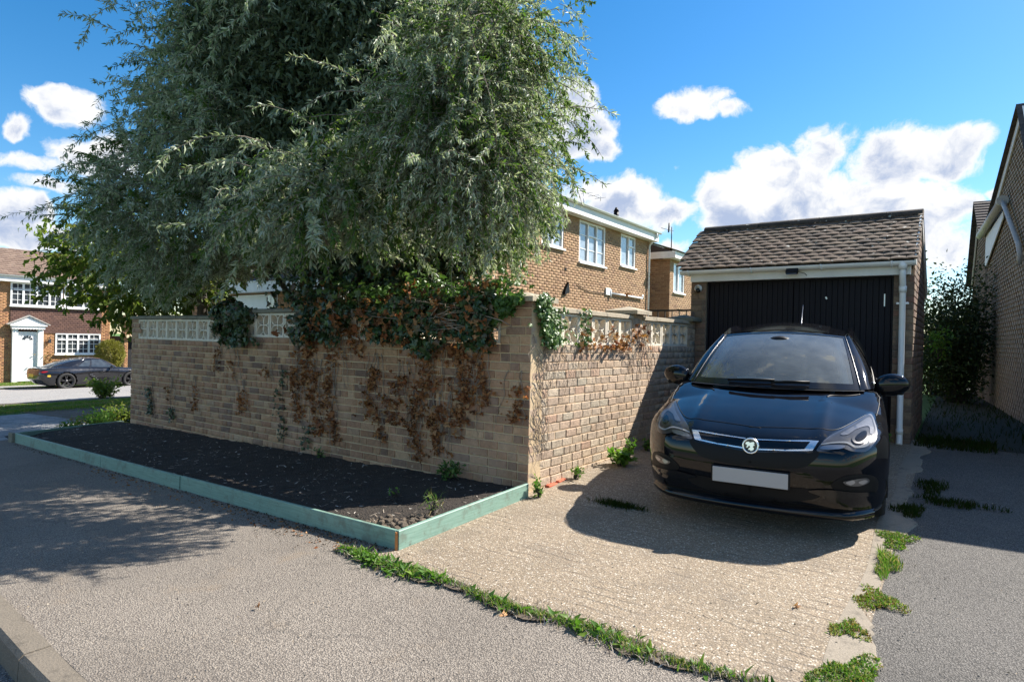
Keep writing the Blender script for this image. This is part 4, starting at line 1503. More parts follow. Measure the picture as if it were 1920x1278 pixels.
mb.tube([(-9.7, 19.35, 5.5), (-9.7, 19.35, 5.80)], 0.085, 10)
mb.tube([(-9.7, 19.35, 5.82), (-9.7, 19.35, 5.96)], [0.10, 0.03], 10)
mb.build('flue', BLACKPL, hs)

h2 = thing('brick_house', 'brown brick house end with one tall window, beyond the white downpipe', 'house', (-8.6, 23, 0))
XA, YA = -8.60, 21.5
hol = [(27 - 22.93, 27 - 21.86, 3.23, 4.31)]
brick_wall(h2, (XA, 27), (XA, YA), 1.5, 4.4, B_HOUSE, course=0.075, n_ind=110, holes=hol, seed=33, bond='stretcher', jit=0.001)
slab(h2, (XA, 27), (XA, YA), 0, 4.6, 0.2, M_HOUSE, recess=0.0005, holes=hol)
brick_wall(h2, (XA + .01, YA), (-10.2, YA), 1.5, 4.75, B_HOUSE, course=0.075, n_ind=110, seed=34, bond='stretcher', jit=0.001)
slab(h2, (XA, YA), (-10.2, YA), 0, 4.8, 0.2, M_HOUSE, recess=0.0005)
window(h2, Vector((XA - 0.04, 22.93, 3.23)), tH, nH, 1.07, 1.08, [.55, .45], (1, 1), pane=PANE_C)
MB().box((XA + 0.26, 24.2, 4.52), (0.025, 5.8, 0.24)).box((XA - .2, 21.31, 4.52), (0.95, 0.02, 0.24)).build('fascia', WHITE_P, h2)
MB().box((XA + 0.0, 24.2, 4.405), (0.50, 5.8, 0.012)).build('soffit', WHITE_P, h2)
rows_ = [[Vector((XA + 0.36, yy, 4.66)), Vector((XA - 3.4, yy, 6.0)), Vector((XA - 7, yy, 4.6))] for yy in (21.28, 27.2)]
MB().grid(rows_, False).extrude([(XA + .3, 4.6), (XA - 3.4, 5.95), (XA - 7, 4.55)], (0, 21.33, 0), (1, 0, 0), (0, 0, 1), (0, 1, 0), 0.02).build('roof', TILE_DK, h2)
MB().tube([(-9.0, 22.6, 4.8), (-9.0, 22.6, 5.75)], 0.018, 6).tube([(-9.0, 21.6, 5.55), (-9.0, 22.8, 5.62)], 0.01, 5).tube([(-9.0, 22.3, 5.5), (-9.0, 22.35, 5.85)], 0.03, 5).build('aerial', BLACKPL, h2)

# iron railing seen over the wall, left of the garage
rl = thing('iron_railing', 'dark iron railing with thin bars above the wall left of the garage', 'railing', (-5.0, 11.6, 0))
mb = MB()
mb.seg_box((-5.72, 11.8, 2.02), (-4.2, 11.8, 2.02), 0.04, 0.035)
mb.seg_box((-5.72, 11.8, 1.3), (-4.2, 11.8, 1.3), 0.04, 0.035)
mb.build('rail', BLACK_IRON, rl)
for i in range(11):
    MB().box((-5.68 + i * 0.147, 11.8, 1.5), (0.016, 0.016, 1.03)).build('bar', BLACK_IRON, rl)

# ------------------------------------------------------------------ low extension seen under the tree
lo = thing('low_extension', 'low brick extension with white fascia and white garage door, under the tree', 'building', (-15.3, 9.5, -0.4))
LX0, LX1, LY = -19.2, -11.6, 9.5
hol = [(LX1 + 14.35, LX1 + 16.6, -1, 2.42)]
hol = [(-11.6 + 14.35, -11.6 + 16.6, -1, 2.42)]
brick_wall(lo, (LX1, LY), (LX0, LY), 1.0, 2.44, B_FAR, course=0.075, n_ind=200, holes=hol, seed=41, bond='stretcher', jit=0.001)
slab(lo, (LX1, LY), (LX0, LY), -0.6, 2.5, 0.2, M_HOUSE, recess=0.0005, holes=hol)
MB().box((-15.475, LY + 0.06, 1.0), (2.2, 0.05, 2.8), None, 0.01).build('garage_door', WHITE, lo)
dfr = MB().box((-14.65, LY + 0.02, 1.9), (0.42, 0.03, 0.9), None, 0.01).lathe([(0.0, 0), (0.21, 0), (0.21, 0.03), (0.0, 0.03)], (-14.65, LY + 0.035, 2.30), (0, -1, 0), 24).build('arched_light', WHITE, lo)
MB().box((-14.72, LY + 0.002, 1.95), (0.14, 0.01, 0.86)).box((-14.56, LY + 0.002, 1.95), (0.14, 0.01, 0.86)).build('pane', PANE_C, dfr)
MB().box((-15.4, LY - 0.27, 2.60), (7.9, 0.025, 0.26)).box((-15.4, LY - .16, 2.46), (7.9, 0.25, 0.012)).build('fascia', WHITE_P, lo)
MB().grid([[Vector((xx, LY - 0.32, 2.73)), Vector((xx, LY + 2.6, 3.75)), Vector((xx, LY + 3.0, 2.7))] for xx in (-19.4, -11.45)], False).build('roof', TILE_DK, lo)
window(lo, Vector((-17.55, LY + 0.02, 1.25)), Vector((-1, 0, 0)), Vector((0, -1, 0)), 1.2, 1.0, [.5, .5], (2, 3))

cg = thing('flat_roofed_garages', 'cream and brick flat roofed garage block far beyond the left end of the wall', 'building', (-35, 18, -1))
brick_wall(cg, (-36.0, 23), (-36.0, 14.75), -1.2, 1.75, B_FAR, course=0.075, n_ind=0, holes=[(23 - 16.6, 23 - 14.95, -2, .95)], seed=43, bond='stretcher')
slab(cg, (-36.0, 23), (-36.0, 14.75), -1.4, 1.8, 0.3, M_HOUSE, recess=0.0005, holes=[(23 - 16.6, 23 - 14.95, -2, .95)])
MB().box((-37.2, 15.7, -0.2), (2.0, 1.75, 2.5)).build('dark_opening', DARK_VOID, cg)
MB().box((-35.95, 18.9, 1.98), (0.5, 8.4, 0.42)).build('parapet', CREAM, cg)
MB().box((-35.9, 15.8, 1.06), (0.1, 1.95, 0.16)).box((-35.92, 16.72, -0.1), (0.1, 0.2, 2.2)).build('opening_trim', CREAM, cg)
MB().box((-34.2, 15.6, -0.15), (0.05, 1.4, 0.35), (Vector((0, .8, .6)), Vector((1, 0, 0)), Vector((0, -.6, .8)))).build('ramp_panel', GREYPIPE, cg)
b3 = thing('brick_house', 'distant brick house with cream band glimpsed over the left wall panels', 'house', (-30, 21, -0.8))
slab(b3, (-21.4, 18.5), (-29.5, 18.5), -1.0, 3.1, 0.3, B_FAR, 'wall')
MB().box((-25.5, 18.3, 3.0), (8.4, 0.3, 0.5)).build('cream_band', CREAM, b3)
window(b3, Vector((-22.6, 18.5, 1.7)), Vector((-1, 0, 0)), Vector((0, -1, 0)), 1.5, 1.1, [.5, .5], (2, 3))
window(b3, Vector((-26.2, 18.5, 1.7)), Vector((-1, 0, 0)), Vector((0, -1, 0)), 1.5, 1.1, [.5, .5], (2, 3))

# ------------------------------------------------------------------ house across the road
fh = thing('tile_hung_house', 'orange brick house with red hung tiles and white pedimented door across the road', 'house', (-37, 10, -1.2))
FX = -37.0
fwin = [(9.98, 14.0, 2.44, 3.575), (11.98, 14.03, 0.09, 1.165)]
hol = [(14.47 - 14.04, 14.47 - 10.13, 1.25, 3.6), (14.47 - 14.03, 14.47 - 11.98, 0.08, 1.2), (14.47 - 11.40, 14.47 - 10.22, -2, 1.45)]
brick_wall(fh, (FX, 14.47), (FX, 2.5), -1.3, 3.6, B_FAR, course=0.075, n_ind=60, holes=hol, seed=51, bond='stretcher', jit=0.001)
slab(fh, (FX, 14.47), (FX, 2.5), -1.6, 3.9, 0.25, M_HOUSE, recess=0.0005, holes=[hol[1], hol[2]])
MB().box((FX - 4, 8.5, 1.2), (7, 11.7, 5.4)).build('inner_walls', B_FAR, fh)
mb = MB()
for r_ in range(12):
    z_ = 2.36 - r_ * 0.098
    y = 10.14 + (r_ % 2) * -0.08
    while y < 14.05:
        y0, y1 = max(y, 10.14), min(y + 0.16, 14.05)
        if y1 - y0 > .03:
            mb.box((FX + 0.03, (y0 + y1) / 2, z_ - 0.06), (0.016, y1 - y0 - .006, 0.13), (Vector((.97, 0, .22)), Vector((0, 1, 0)), Vector((-.22, 0, .97))))
        y += 0.165
mb.build('hung_tiles', TILE_RED, fh, 'stuff')
MB().box((FX + 0.02, 12.1, 2.40), (0.10, 3.95, 0.07)).build('lead_flashing', GREYPIPE, fh)
window(fh, Vector((FX + 0.045, 12.25, 2.45)), tH, nH, 2.13, 1.12, [.24, .27, .27, .22], (2, 4), top_light=True, fr=0.07)
window(fh, Vector((FX + 0.045, 14.02, 2.45)), tH, nH, 1.7, 1.12, [.5, .5], (2, 4), top_light=True, fr=0.07)
window(fh, Vector((FX - 0.0, 14.02, 0.10)), tH, nH, 2.03, 1.06, [.25, .26, .26, .23], (2, 4), top_light=True, fr=0.07)
dr_ = MB().box((FX + 0.05, 10.82, 0.0), (0.05, 0.80, 2.4)).build('front_door', WHITE, fh)
mb = MB()
for k in range(5):
    a0, a1 = math.pi * k / 5 + .06, math.pi * (k + 1) / 5 - .06
    mb.extrude([(.09 * math.cos(a0), .09 * math.sin(a0)), (.22 * math.cos(a0), .22 * math.sin(a0)), (.22 * math.cos(a1), .22 * math.sin(a1)), (.09 * math.cos(a1), .09 * math.sin(a1))], (FX + 0.078, 10.82, 0.80), (0, 1, 0), (0, 0, 1), (1, 0, 0), 0.006)
mb.build('fanlight', PANE, dr_)
mb = MB()
mb.box((FX + 0.10, 10.31, 0.05), (0.16, 0.22, 2.6)).box((FX + 0.10, 11.33, 0.05), (0.16, 0.22, 2.6))
mb.box((FX + 0.13, 10.82, 1.40), (0.24, 1.34, 0.14)).box((FX + 0.15, 10.82, 1.50), (0.30, 1.48, 0.06))
mb.extrude([(-0.78, 1.53), (0.78, 1.53), (0.0, 1.93)], (FX + 0.0, 10.82, 0), (0, 1, 0), (0, 0, 1), (1, 0, 0), 0.26)
for k in range(10): mb.box((FX + 0.26, 10.28 + k * 0.12, 1.34), (0.03, 0.05, 0.05))
mb.build('door_surround', WHITE, fh)
MB().extrude([(-0.86, 1.52), (0.0, 1.955), (0.86, 1.52), (0.86, 1.56), (0.0, 2.01), (-0.86, 1.56)], (FX - 0.02, 10.82, 0), (0, 1, 0), (0, 0, 1), (1, 0, 0), 0.34).build('pediment_top', GREYPIPE, fh)
MB().box((FX + 0.12, 11.72, 0.75), (0.12, 0.10, 0.2)).tube([(FX, 11.72, .9), (FX + .15, 11.72, .95), (FX + .15, 11.72, .85)], 0.015, 5).build('wall_lantern', BLACK_IRON, fh)
MB().box((FX + 0.30, 8.5, 3.72), (0.03, 12.1, 0.28)).box((FX + 0.14, 8.5, 3.575), (0.32, 12.1, 0.015)).build('fascia', WHITE_P, fh)
MB().grid([[Vector((FX + 0.37 + .055 * math.cos(a_), yy, 3.88 + .055 * math.sin(a_))) for a_ in np.linspace(math.pi, 2 * math.pi, 7)] for yy in (2.4, 14.6)]).build('gutter', WHITE, fh)
mb = MB()
e0, e1 = Vector((FX + 0.38, 0, 3.90)), Vector((FX - 3.6, 0, 5.52))
ns_ = 14
for r_ in range(ns_):
    a, b = e0.lerp(e1, r_ / ns_), e0.lerp(e1, (r_ + 1.12) / ns_)
    y = 2.4 - (r_ % 2) * 0.15
    while y < 14.6:
        y0, y1 = max(y, 2.4), min(y + 0.29, 14.62)
        lift = random.uniform(0.03, 0.045)
        mb.add([(a.x, y0, a.z + lift), (a.x, y1, a.z + lift), (b.x, y1, b.z), (b.x, y0, b.z), (a.x, y0, a.z - .01), (a.x, y1, a.z - .01)], [(0, 1, 2, 3), (4, 5, 1, 0)])
        y += 0.30
mb.build('roof_tiles', TILE_FAR, fh, 'stuff', fix=False)
MB().extrude([(FX + .36, 3.85), (FX - 3.6, 5.48), (FX - 7.5, 3.85)], (0, 2.4, 0), (1, 0, 0), (0, 0, 1), (0, 1, 0), 12.2).build('roof', TILE_FAR, fh)

# ------------------------------------------------------------------ neighbours' garages on the right
rg1 = thing('brick_garage', 'tall gabled brick garage wall at the right edge, nearest the camera', 'garage', (1.05, 8.0, 0.2))
P0, DRR = Vector((1.05, 7.95, 0)), Vector((-0.0718, 0.9974, 0))
Pn = lambda y: P0 + DRR * ((y - P0.y) / DRR.y)
NR = Vector((-DRR.y, DRR.x, 0))                       # outward, towards the alley
ra, rb = Pn(17.0), Pn(7.95)
LR = (rb - ra).length


def ztR(s):
    y = 17.0 - s * DRR.y
    return 3.80 + (17.0 - y) * 0.315 if y > 12.7 else max(5.155 - (12.7 - y) * 1.15, 2.58 + (y - 7.95) * .23)  # out-of-view front slope shaped so sun clears it to the garage side


brick_wall(rg1, ra, rb, 0.15, lambda s: ztR(s) - 0.02, B_RIGHT, course=0.075, n_ind=300, seed=61, bond='stretcher', jit=0.002)
tR = (rb - ra).normalized()
yy_ = [0.0, (17.0 - 12.7) / DRR.y, (17.0 - 11.02) / DRR.y, LR]
poly = [(0, 0.0), (LR, 0.0), (LR, ztR(LR) - .02), (yy_[2], ztR(yy_[2]) - .02), (yy_[1], ztR(yy_[1]) - .02), (0, ztR(0) - .02)]
MB().extrude(poly, ra - NR * 0.001, tR, UP, -NR, 3.2).build('wall', M_RIGHT, rg1)
for (s0, s1) in ((0.0, yy_[1]), (yy_[1], yy_[2]), (yy_[2], LR + .12)):
    p, q = ra + tR * s0 + UP * (ztR(s0) + .03), ra + tR * s1 + UP * (ztR(min(s1, LR)) + .03 - max(0, s1 - LR) * .2)
    MB().seg_box(p + NR * 0.02, q + NR * 0.02, 0.022, 0.16).build('barge_board', WHITE_P, rg1)
    mb = MB()
    k_ = int((q - p).length / 0.14)
    for i in range(k_):
        a, b = p.lerp(q, i / k_), p.lerp(q, (i + 1.0) / k_)
        d_ = (b - a).normalized()
        mb.box((a + b) / 2 + UP * 0.10 - NR * 1.5, ((b - a).length * 1.15, 3.2, 0.014), (d_, NR, d_.cross(NR) if d_.cross(NR).z > 0 else -d_.cross(NR)))
    mb.build('roof_tiles', TILE_DK, rg1, 'stuff')
pa, pb = Pn(17.25) + NR * .12 + UP * 3.90, Pn(14.0) + NR * .10 + UP * 4.02
mb = MB()
mb.tube([pa, pb], 0.075, 14)
mb.tube([pb - UP * .0, pb + (pb - pa).normalized() * .06], 0.09, 14)
mb.build('gutter', GREYPIPE, rg1)
mb = MB()
mb.tube([pb, Pn(13.6) + NR * .09 + UP * 3.78, Pn(12.4) + NR * .06 + UP * 3.02, Pn(12.3) + NR * .06 + UP * 2.9, Pn(12.3) + NR * .06 + UP * 2.7], 0.036, 12)
mb.build('downpipe', GREYPIPE, rg1)
MB().extrude([(0, 0), (2.6, 0.10), (2.55, -0.03), (0.15, -0.62), (-0.05, -.62)], Pn(16.9) + NR * .03 + UP * 3.80, -DRR, UP, NR, 0.02).build('fascia', WHITE_P, rg1)

rg2 = thing('brick_garage', 'smaller gabled brick garage beyond, at the far end of the alley wall', 'garage', (0.3, 18, 0.3))
qa, qb = Pn(19.7) + NR * .03, Pn(17.02) + NR * .03
LQ = (qb - qa).length


def ztQ(s):
    y = 19.7 - s * DRR.y
    return 2.85 + (19.7 - y) * 1.24 if y > 18.2 else 4.71 - (18.2 - y) * 0.73


brick_wall(rg2, qa, qb, 0.2, lambda s: ztQ(s) - .03, B_RIGHT, course=0.075, n_ind=120, seed=62, bond='stretcher', jit=0.002)
sm_ = (19.7 - 18.2) / DRR.y
MB().extrude([(0, 0), (LQ, 0), (LQ, ztQ(LQ) - .03), (sm_, ztQ(sm_) - .03), (0, ztQ(0) - .03)], qa - NR * .001, tR, UP, -NR, 3.0).build('wall', M_RIGHT, rg2)
for (s0, s1) in ((0.0, sm_), (sm_, LQ)):
    p, q = qa + tR * s0 + UP * (ztQ(s0) + .03), qa + tR * s1 + UP * (ztQ(s1) + .03)
    MB().seg_box(p + NR * 0.03, q + NR * 0.03, 0.022, 0.15).build('barge_board', WHITE_P, rg2)
    mb = MB()
    k_ = max(6, int((q - p).length / 0.13))
    for i in range(k_):
        a, b = p.lerp(q, i / k_), p.lerp(q, (i + 1.0) / k_)
        d_ = (b - a).normalized()
        zax = d_.cross(NR)
        if zax.z < 0: zax = -zax
        mb.box((a + b) / 2 + UP * (0.10 + .0) - NR * 1.4, ((b - a).length * 1.2, 3.1, 0.02), ((d_ + zax * (.12 if s0 else -.12)).normalized(), NR, zax))
    mb.build('roof_tiles', TILE_DK, rg2, 'stuff')
# ------------------------------------------------------------------ cars
def smax(k, *fs):
    a = np.stack(fs)
    m = a.max(0)
    return m + k * np.log(np.exp((a - m) / k).sum(0))


def march(F, O, D, tmax=3.0):
    lo, hi = np.zeros(len(O)), np.full(len(O), tmax)
    for _ in range(34):
        mid = (lo + hi) / 2
        f = F(O + D * mid[:, None])
        ins = f < 0
        lo = np.where(ins, mid, lo)
        hi = np.where(ins, hi, mid)
    return O + D * lo[:, None]


def capsule(F, y0, y1, zc, nring=120, ncap=46, nv=168):
    """closed surface found by shooting rays from a spine"""
    O, D = [], []
    ang = np.linspace(0, 2 * np.pi, nv, endpoint=False)
    for i in range(1, ncap + 1):                      # nose
        e = (np.pi / 2) * i / (ncap + 1)
        for a in ang:
            O.append((0, y0, zc)); D.append((np.sin(e) * np.cos(a), -np.cos(e), np.sin(e) * np.sin(a)))
    for i in range(nring):
        y = y0 + (y1 - y0) * i / (nring - 1)
        for a in ang:
            O.append((0, y, zc)); D.append((np.cos(a), 0, np.sin(a)))
    for i in range(ncap, 0, -1):
        e = (np.pi / 2) * i / (ncap + 1)
        for a in ang:
            O.append((0, y1, zc)); D.append((np.sin(e) * np.cos(a), np.cos(e), np.sin(e) * np.sin(a)))
    O.append((0, y0, zc)); D.append((0, -1, 0)); O.append((0, y1, zc)); D.append((0, 1, 0))
    O, D = np.array(O, float), np.array(D, float)
    P = march(F, O, D)
    rows = nring + 2 * ncap
    I = np.arange(rows * nv).reshape(rows, nv)
    J = np.roll(I, -1, 1)
    Fq = np.stack([I[:-1], J[:-1], J[1:], I[1:]], -1).reshape(-1, 4)
    tri = [(rows * nv, J[0, j], I[0, j]) for j in range(nv)] + [(rows * nv + 1, I[-1, j], J[-1, j]) for j in range(nv)]
    return P, Fq, tri


def body_mesh(name, P, Fq, tri, wheels, m, parent):
    me = bpy.data.meshes.new(name)
    faces = []
    c = P[Fq].mean(1)
    keep = np.ones(len(Fq), bool)
    for (wy, wz, wr) in wheels:
        keep &= ~((np.hypot(c[:, 1] - wy, c[:, 2] - wz) < wr) & (np.abs(c[:, 0]) > 0.35))
    faces = [tuple(map(int, f)) for f in Fq[keep]] + [tuple(map(int, f)) for f in tri]
    me.from_pydata([tuple(p) for p in P], [], faces)
    bm = bmesh.new()
    bm.from_mesh(me)
    bmesh.ops.recalc_face_normals(bm, faces=bm.faces)
    loose = [v for v in bm.verts if not v.link_faces]
    bmesh.ops.delete(bm, geom=loose, context='VERTS')
    bm.to_mesh(me)
    bm.free()
    me.polygons.foreach_set('use_smooth', [True] * len(me.polygons))
    me.update()
    return link(name, me, m, parent)


def catmull(pts, per=8, closed=False):
    pts = [Vector(p) for p in pts]
    n = len(pts)
    out = []
    rng_ = range(n if closed else n - 1)
    for i in rng_:
        g = lambda k: pts[k % n] if closed else pts[max(0, min(n - 1, k))]
        p0, p1, p2, p3 = g(i - 1), g(i), g(i + 1), g(i + 2)
        for k in range(per):
            u = k / per
            out.append(0.5 * ((2 * p1) + (p2 - p0) * u + (2 * p0 - 5 * p1 + 4 * p2 - p3) * u * u + (3 * p1 - p0 - 3 * p2 + p3) * u ** 3))
    if not closed: out.append(pts[-1])
    return out


class Skin:
    """lays patches and lines on a body surface, in the car's own axes"""
    def __init__(self, P, Fq, tri, M):
        self.bvh = BVHTree.FromPolygons([Vector(p) for p in P], [tuple(map(int, f)) for f in Fq] + [tuple(map(int, f)) for f in tri])
        self.inv = M.inverted()

    def px(self, u, v):
        d = (fwd + rgt * ((u - 960) / FOCAL) - upv * ((v - 639) / FOCAL))
        o = self.inv @ EYE
        d = (self.inv.to_3x3() @ d).normalized()
        loc, nrm, _i, _d = self.bvh.ray_cast(o, d)
        if loc is None:
            # just outside the outline: nearest surface point along the ray
            best = min((self.bvh.find_nearest(o + d * s) for s in np.linspace(3, 9, 200)), key=lambda r_: r_[3])
            loc = best[0]
        return loc

    def patch(self, pts, d, eps, m, name, parent, mirror=True, smooth=True, grid=0.022, per=6, round_=True, only=None):
        """pts: 3D points on the skin bounding the patch; d: direction of projection"""
        d = Vector(d).normalized()
        e1 = d.cross(UP).normalized()
        e2 = e1.cross(d)
        ring = catmull(pts, per, True) if round_ else [p for a, b in zip(pts, pts[1:] + pts[:1]) for p in (Vector(a).lerp(Vector(b), k / per) for k in range(per))]
        q = [(p.dot(e1), p.dot(e2)) for p in ring]
        n = len(q)
        xs_ = [a for a, b in q]; zs_ = [b for a, b in q]

        def inside(x, z):
            c = False
            j = n - 1
            for i in range(n):
                if (q[i][1] > z) != (q[j][1] > z) and x < (q[j][0] - q[i][0]) * (z - q[i][1]) / (q[j][1] - q[i][1]) + q[i][0]: c = not c
                j = i
            return c
        V2 = [Vector(p) for p in q]
        x = min(xs_) + grid / 2
        while x < max(xs_):
            z = min(zs_) + grid / 2
            while z < max(zs_):
                if inside(x, z) and min((x - a) ** 2 + (z - b) ** 2 for a, b in q) > (grid * .35) ** 2: V2.append(Vector((x, z)))
                z += grid
            x += grid
        vs, _e, fs, *_r = delaunay_2d_cdt(V2, [], [list(range(n))], 1, 1e-6)
        V = []
        base = sum((Vector(p) for p in pts), Vector()) / len(pts)
        k0 = base.dot(d)
        for p in vs:
            o = e1 * p[0] + e2 * p[1] + d * (k0 - 1.2)
            loc, nrm, _i, _dd = self.bvh.ray_cast(o, d)
            if loc is None:
                loc, nrm, _i, _dd = self.bvh.find_nearest(e1 * p[0] + e2 * p[1] + d * k0)
            if nrm.dot(d) > 0: nrm = -nrm
            V.append(loc + nrm * eps)
        out = []
        for sgn in ((1, -1) if mirror else (1,)):
            if only and sgn != only: continue
            VV = [Vector((p.x * sgn, p.y, p.z)) for p in V]
            mb = MB().add(VV, [tuple(f) if sgn == 1 else tuple(f)[::-1] for f in fs], smooth)
            ob = mb.build(name, m, parent, fix=False)
            # outward facing
            if len(ob.data.polygons) and sum((p_.normal.dot(Vector((d.x * sgn, d.y, d.z))) for p_ in ob.data.polygons)) > 0: ob.data.flip_normals()
            out.append(ob)
        return out

    def line(self, pts, r_, m, name, parent, mirror=True, per=8, lift=0.0):
        c = catmull(pts, per)
        P = []
        for p in c:
            loc, nrm, _i, _d = self.bvh.find_nearest(p)
            P.append(loc + nrm * lift)
        for sgn in ((1, -1) if mirror else (1,)):
            MB().tube([(p.x * sgn, p.y, p.z) for p in P], r_, 6).build(name, m, parent)


def wheel(parent, x, y, z, r_, wd, side, rim_m, spokes=5, hub_bad=False):
    ax = (side, 0, 0)
    tw = wd / 2
    w_ = MB().lathe([(r_ * .70, -tw), (r_ * .95, -tw), (r_, -tw * .72), (r_, tw * .72), (r_ * .95, tw), (r_ * .72, tw * .98), (r_ * .70, tw * .8)], (x, y, z), ax, 40).build('wheel', RUBBER, parent)
    mb = MB()
    mb.lathe([(r_ * .72, tw * .9), (r_ * .68, tw * .95), (r_ * .66, tw * .6), (r_ * .64, -tw * .4)], (x, y, z), ax, 40)
    A = Vector(ax)
    for k in range(spokes):
        a0 = 2 * math.pi * k / spokes + .3
        for da in (-.16, .16):
            p = Vector((0, math.cos(a0), math.sin(a0))); q = Vector((0, math.cos(a0 + da), math.sin(a0 + da)))
            c = Vector((x, y, z)) + A * (tw * .72)
            mb.seg_box(c + p * r_ * .08, c + q * r_ * .67, 0.028, r_ * .07, up=ax)
    mb.lathe([(0.001, tw * .88), (r_ * .15, tw * .86), (r_ * .17, tw * .6)], (x, y, z), ax, 20)
    mb.build('rim', rim_m, w_)
    MB().lathe([(0.001, -tw * .3), (r_ * .5, -tw * .3)], (x, y, z), ax, 30).lathe([(0.001, tw * .2), (r_ * .42, tw * .2), (r_ * .42, tw * .1)], (x, y, z), ax, 30).build('brake_disc', BLACKPL, w_)
    return w_


def arch(parent, wy, wz, wr, x0, x1, m=BLACKPL):
    """dark liner inside each wheel arch"""
    mb = MB()
    for sg in (-1, 1):
        a_ = np.linspace(-.25, math.pi + .25, 24)
        mb.grid([[Vector((sg * xx, wy + wr * math.cos(t_), wz + wr * math.sin(t_))) for t_ in a_] for xx in (x0, x1)], True)
        mb.add([Vector((sg * x0, wy + wr * math.cos(t_), wz + wr * math.sin(t_))) for t_ in a_] + [Vector((sg * x0, wy, wz - .1))], [(i, i + 1, 24) for i in range(23)])
    mb.build('wheel_arch', m, parent)


def lerp(a, b, t): return Vector(a).lerp(Vector(b), t)


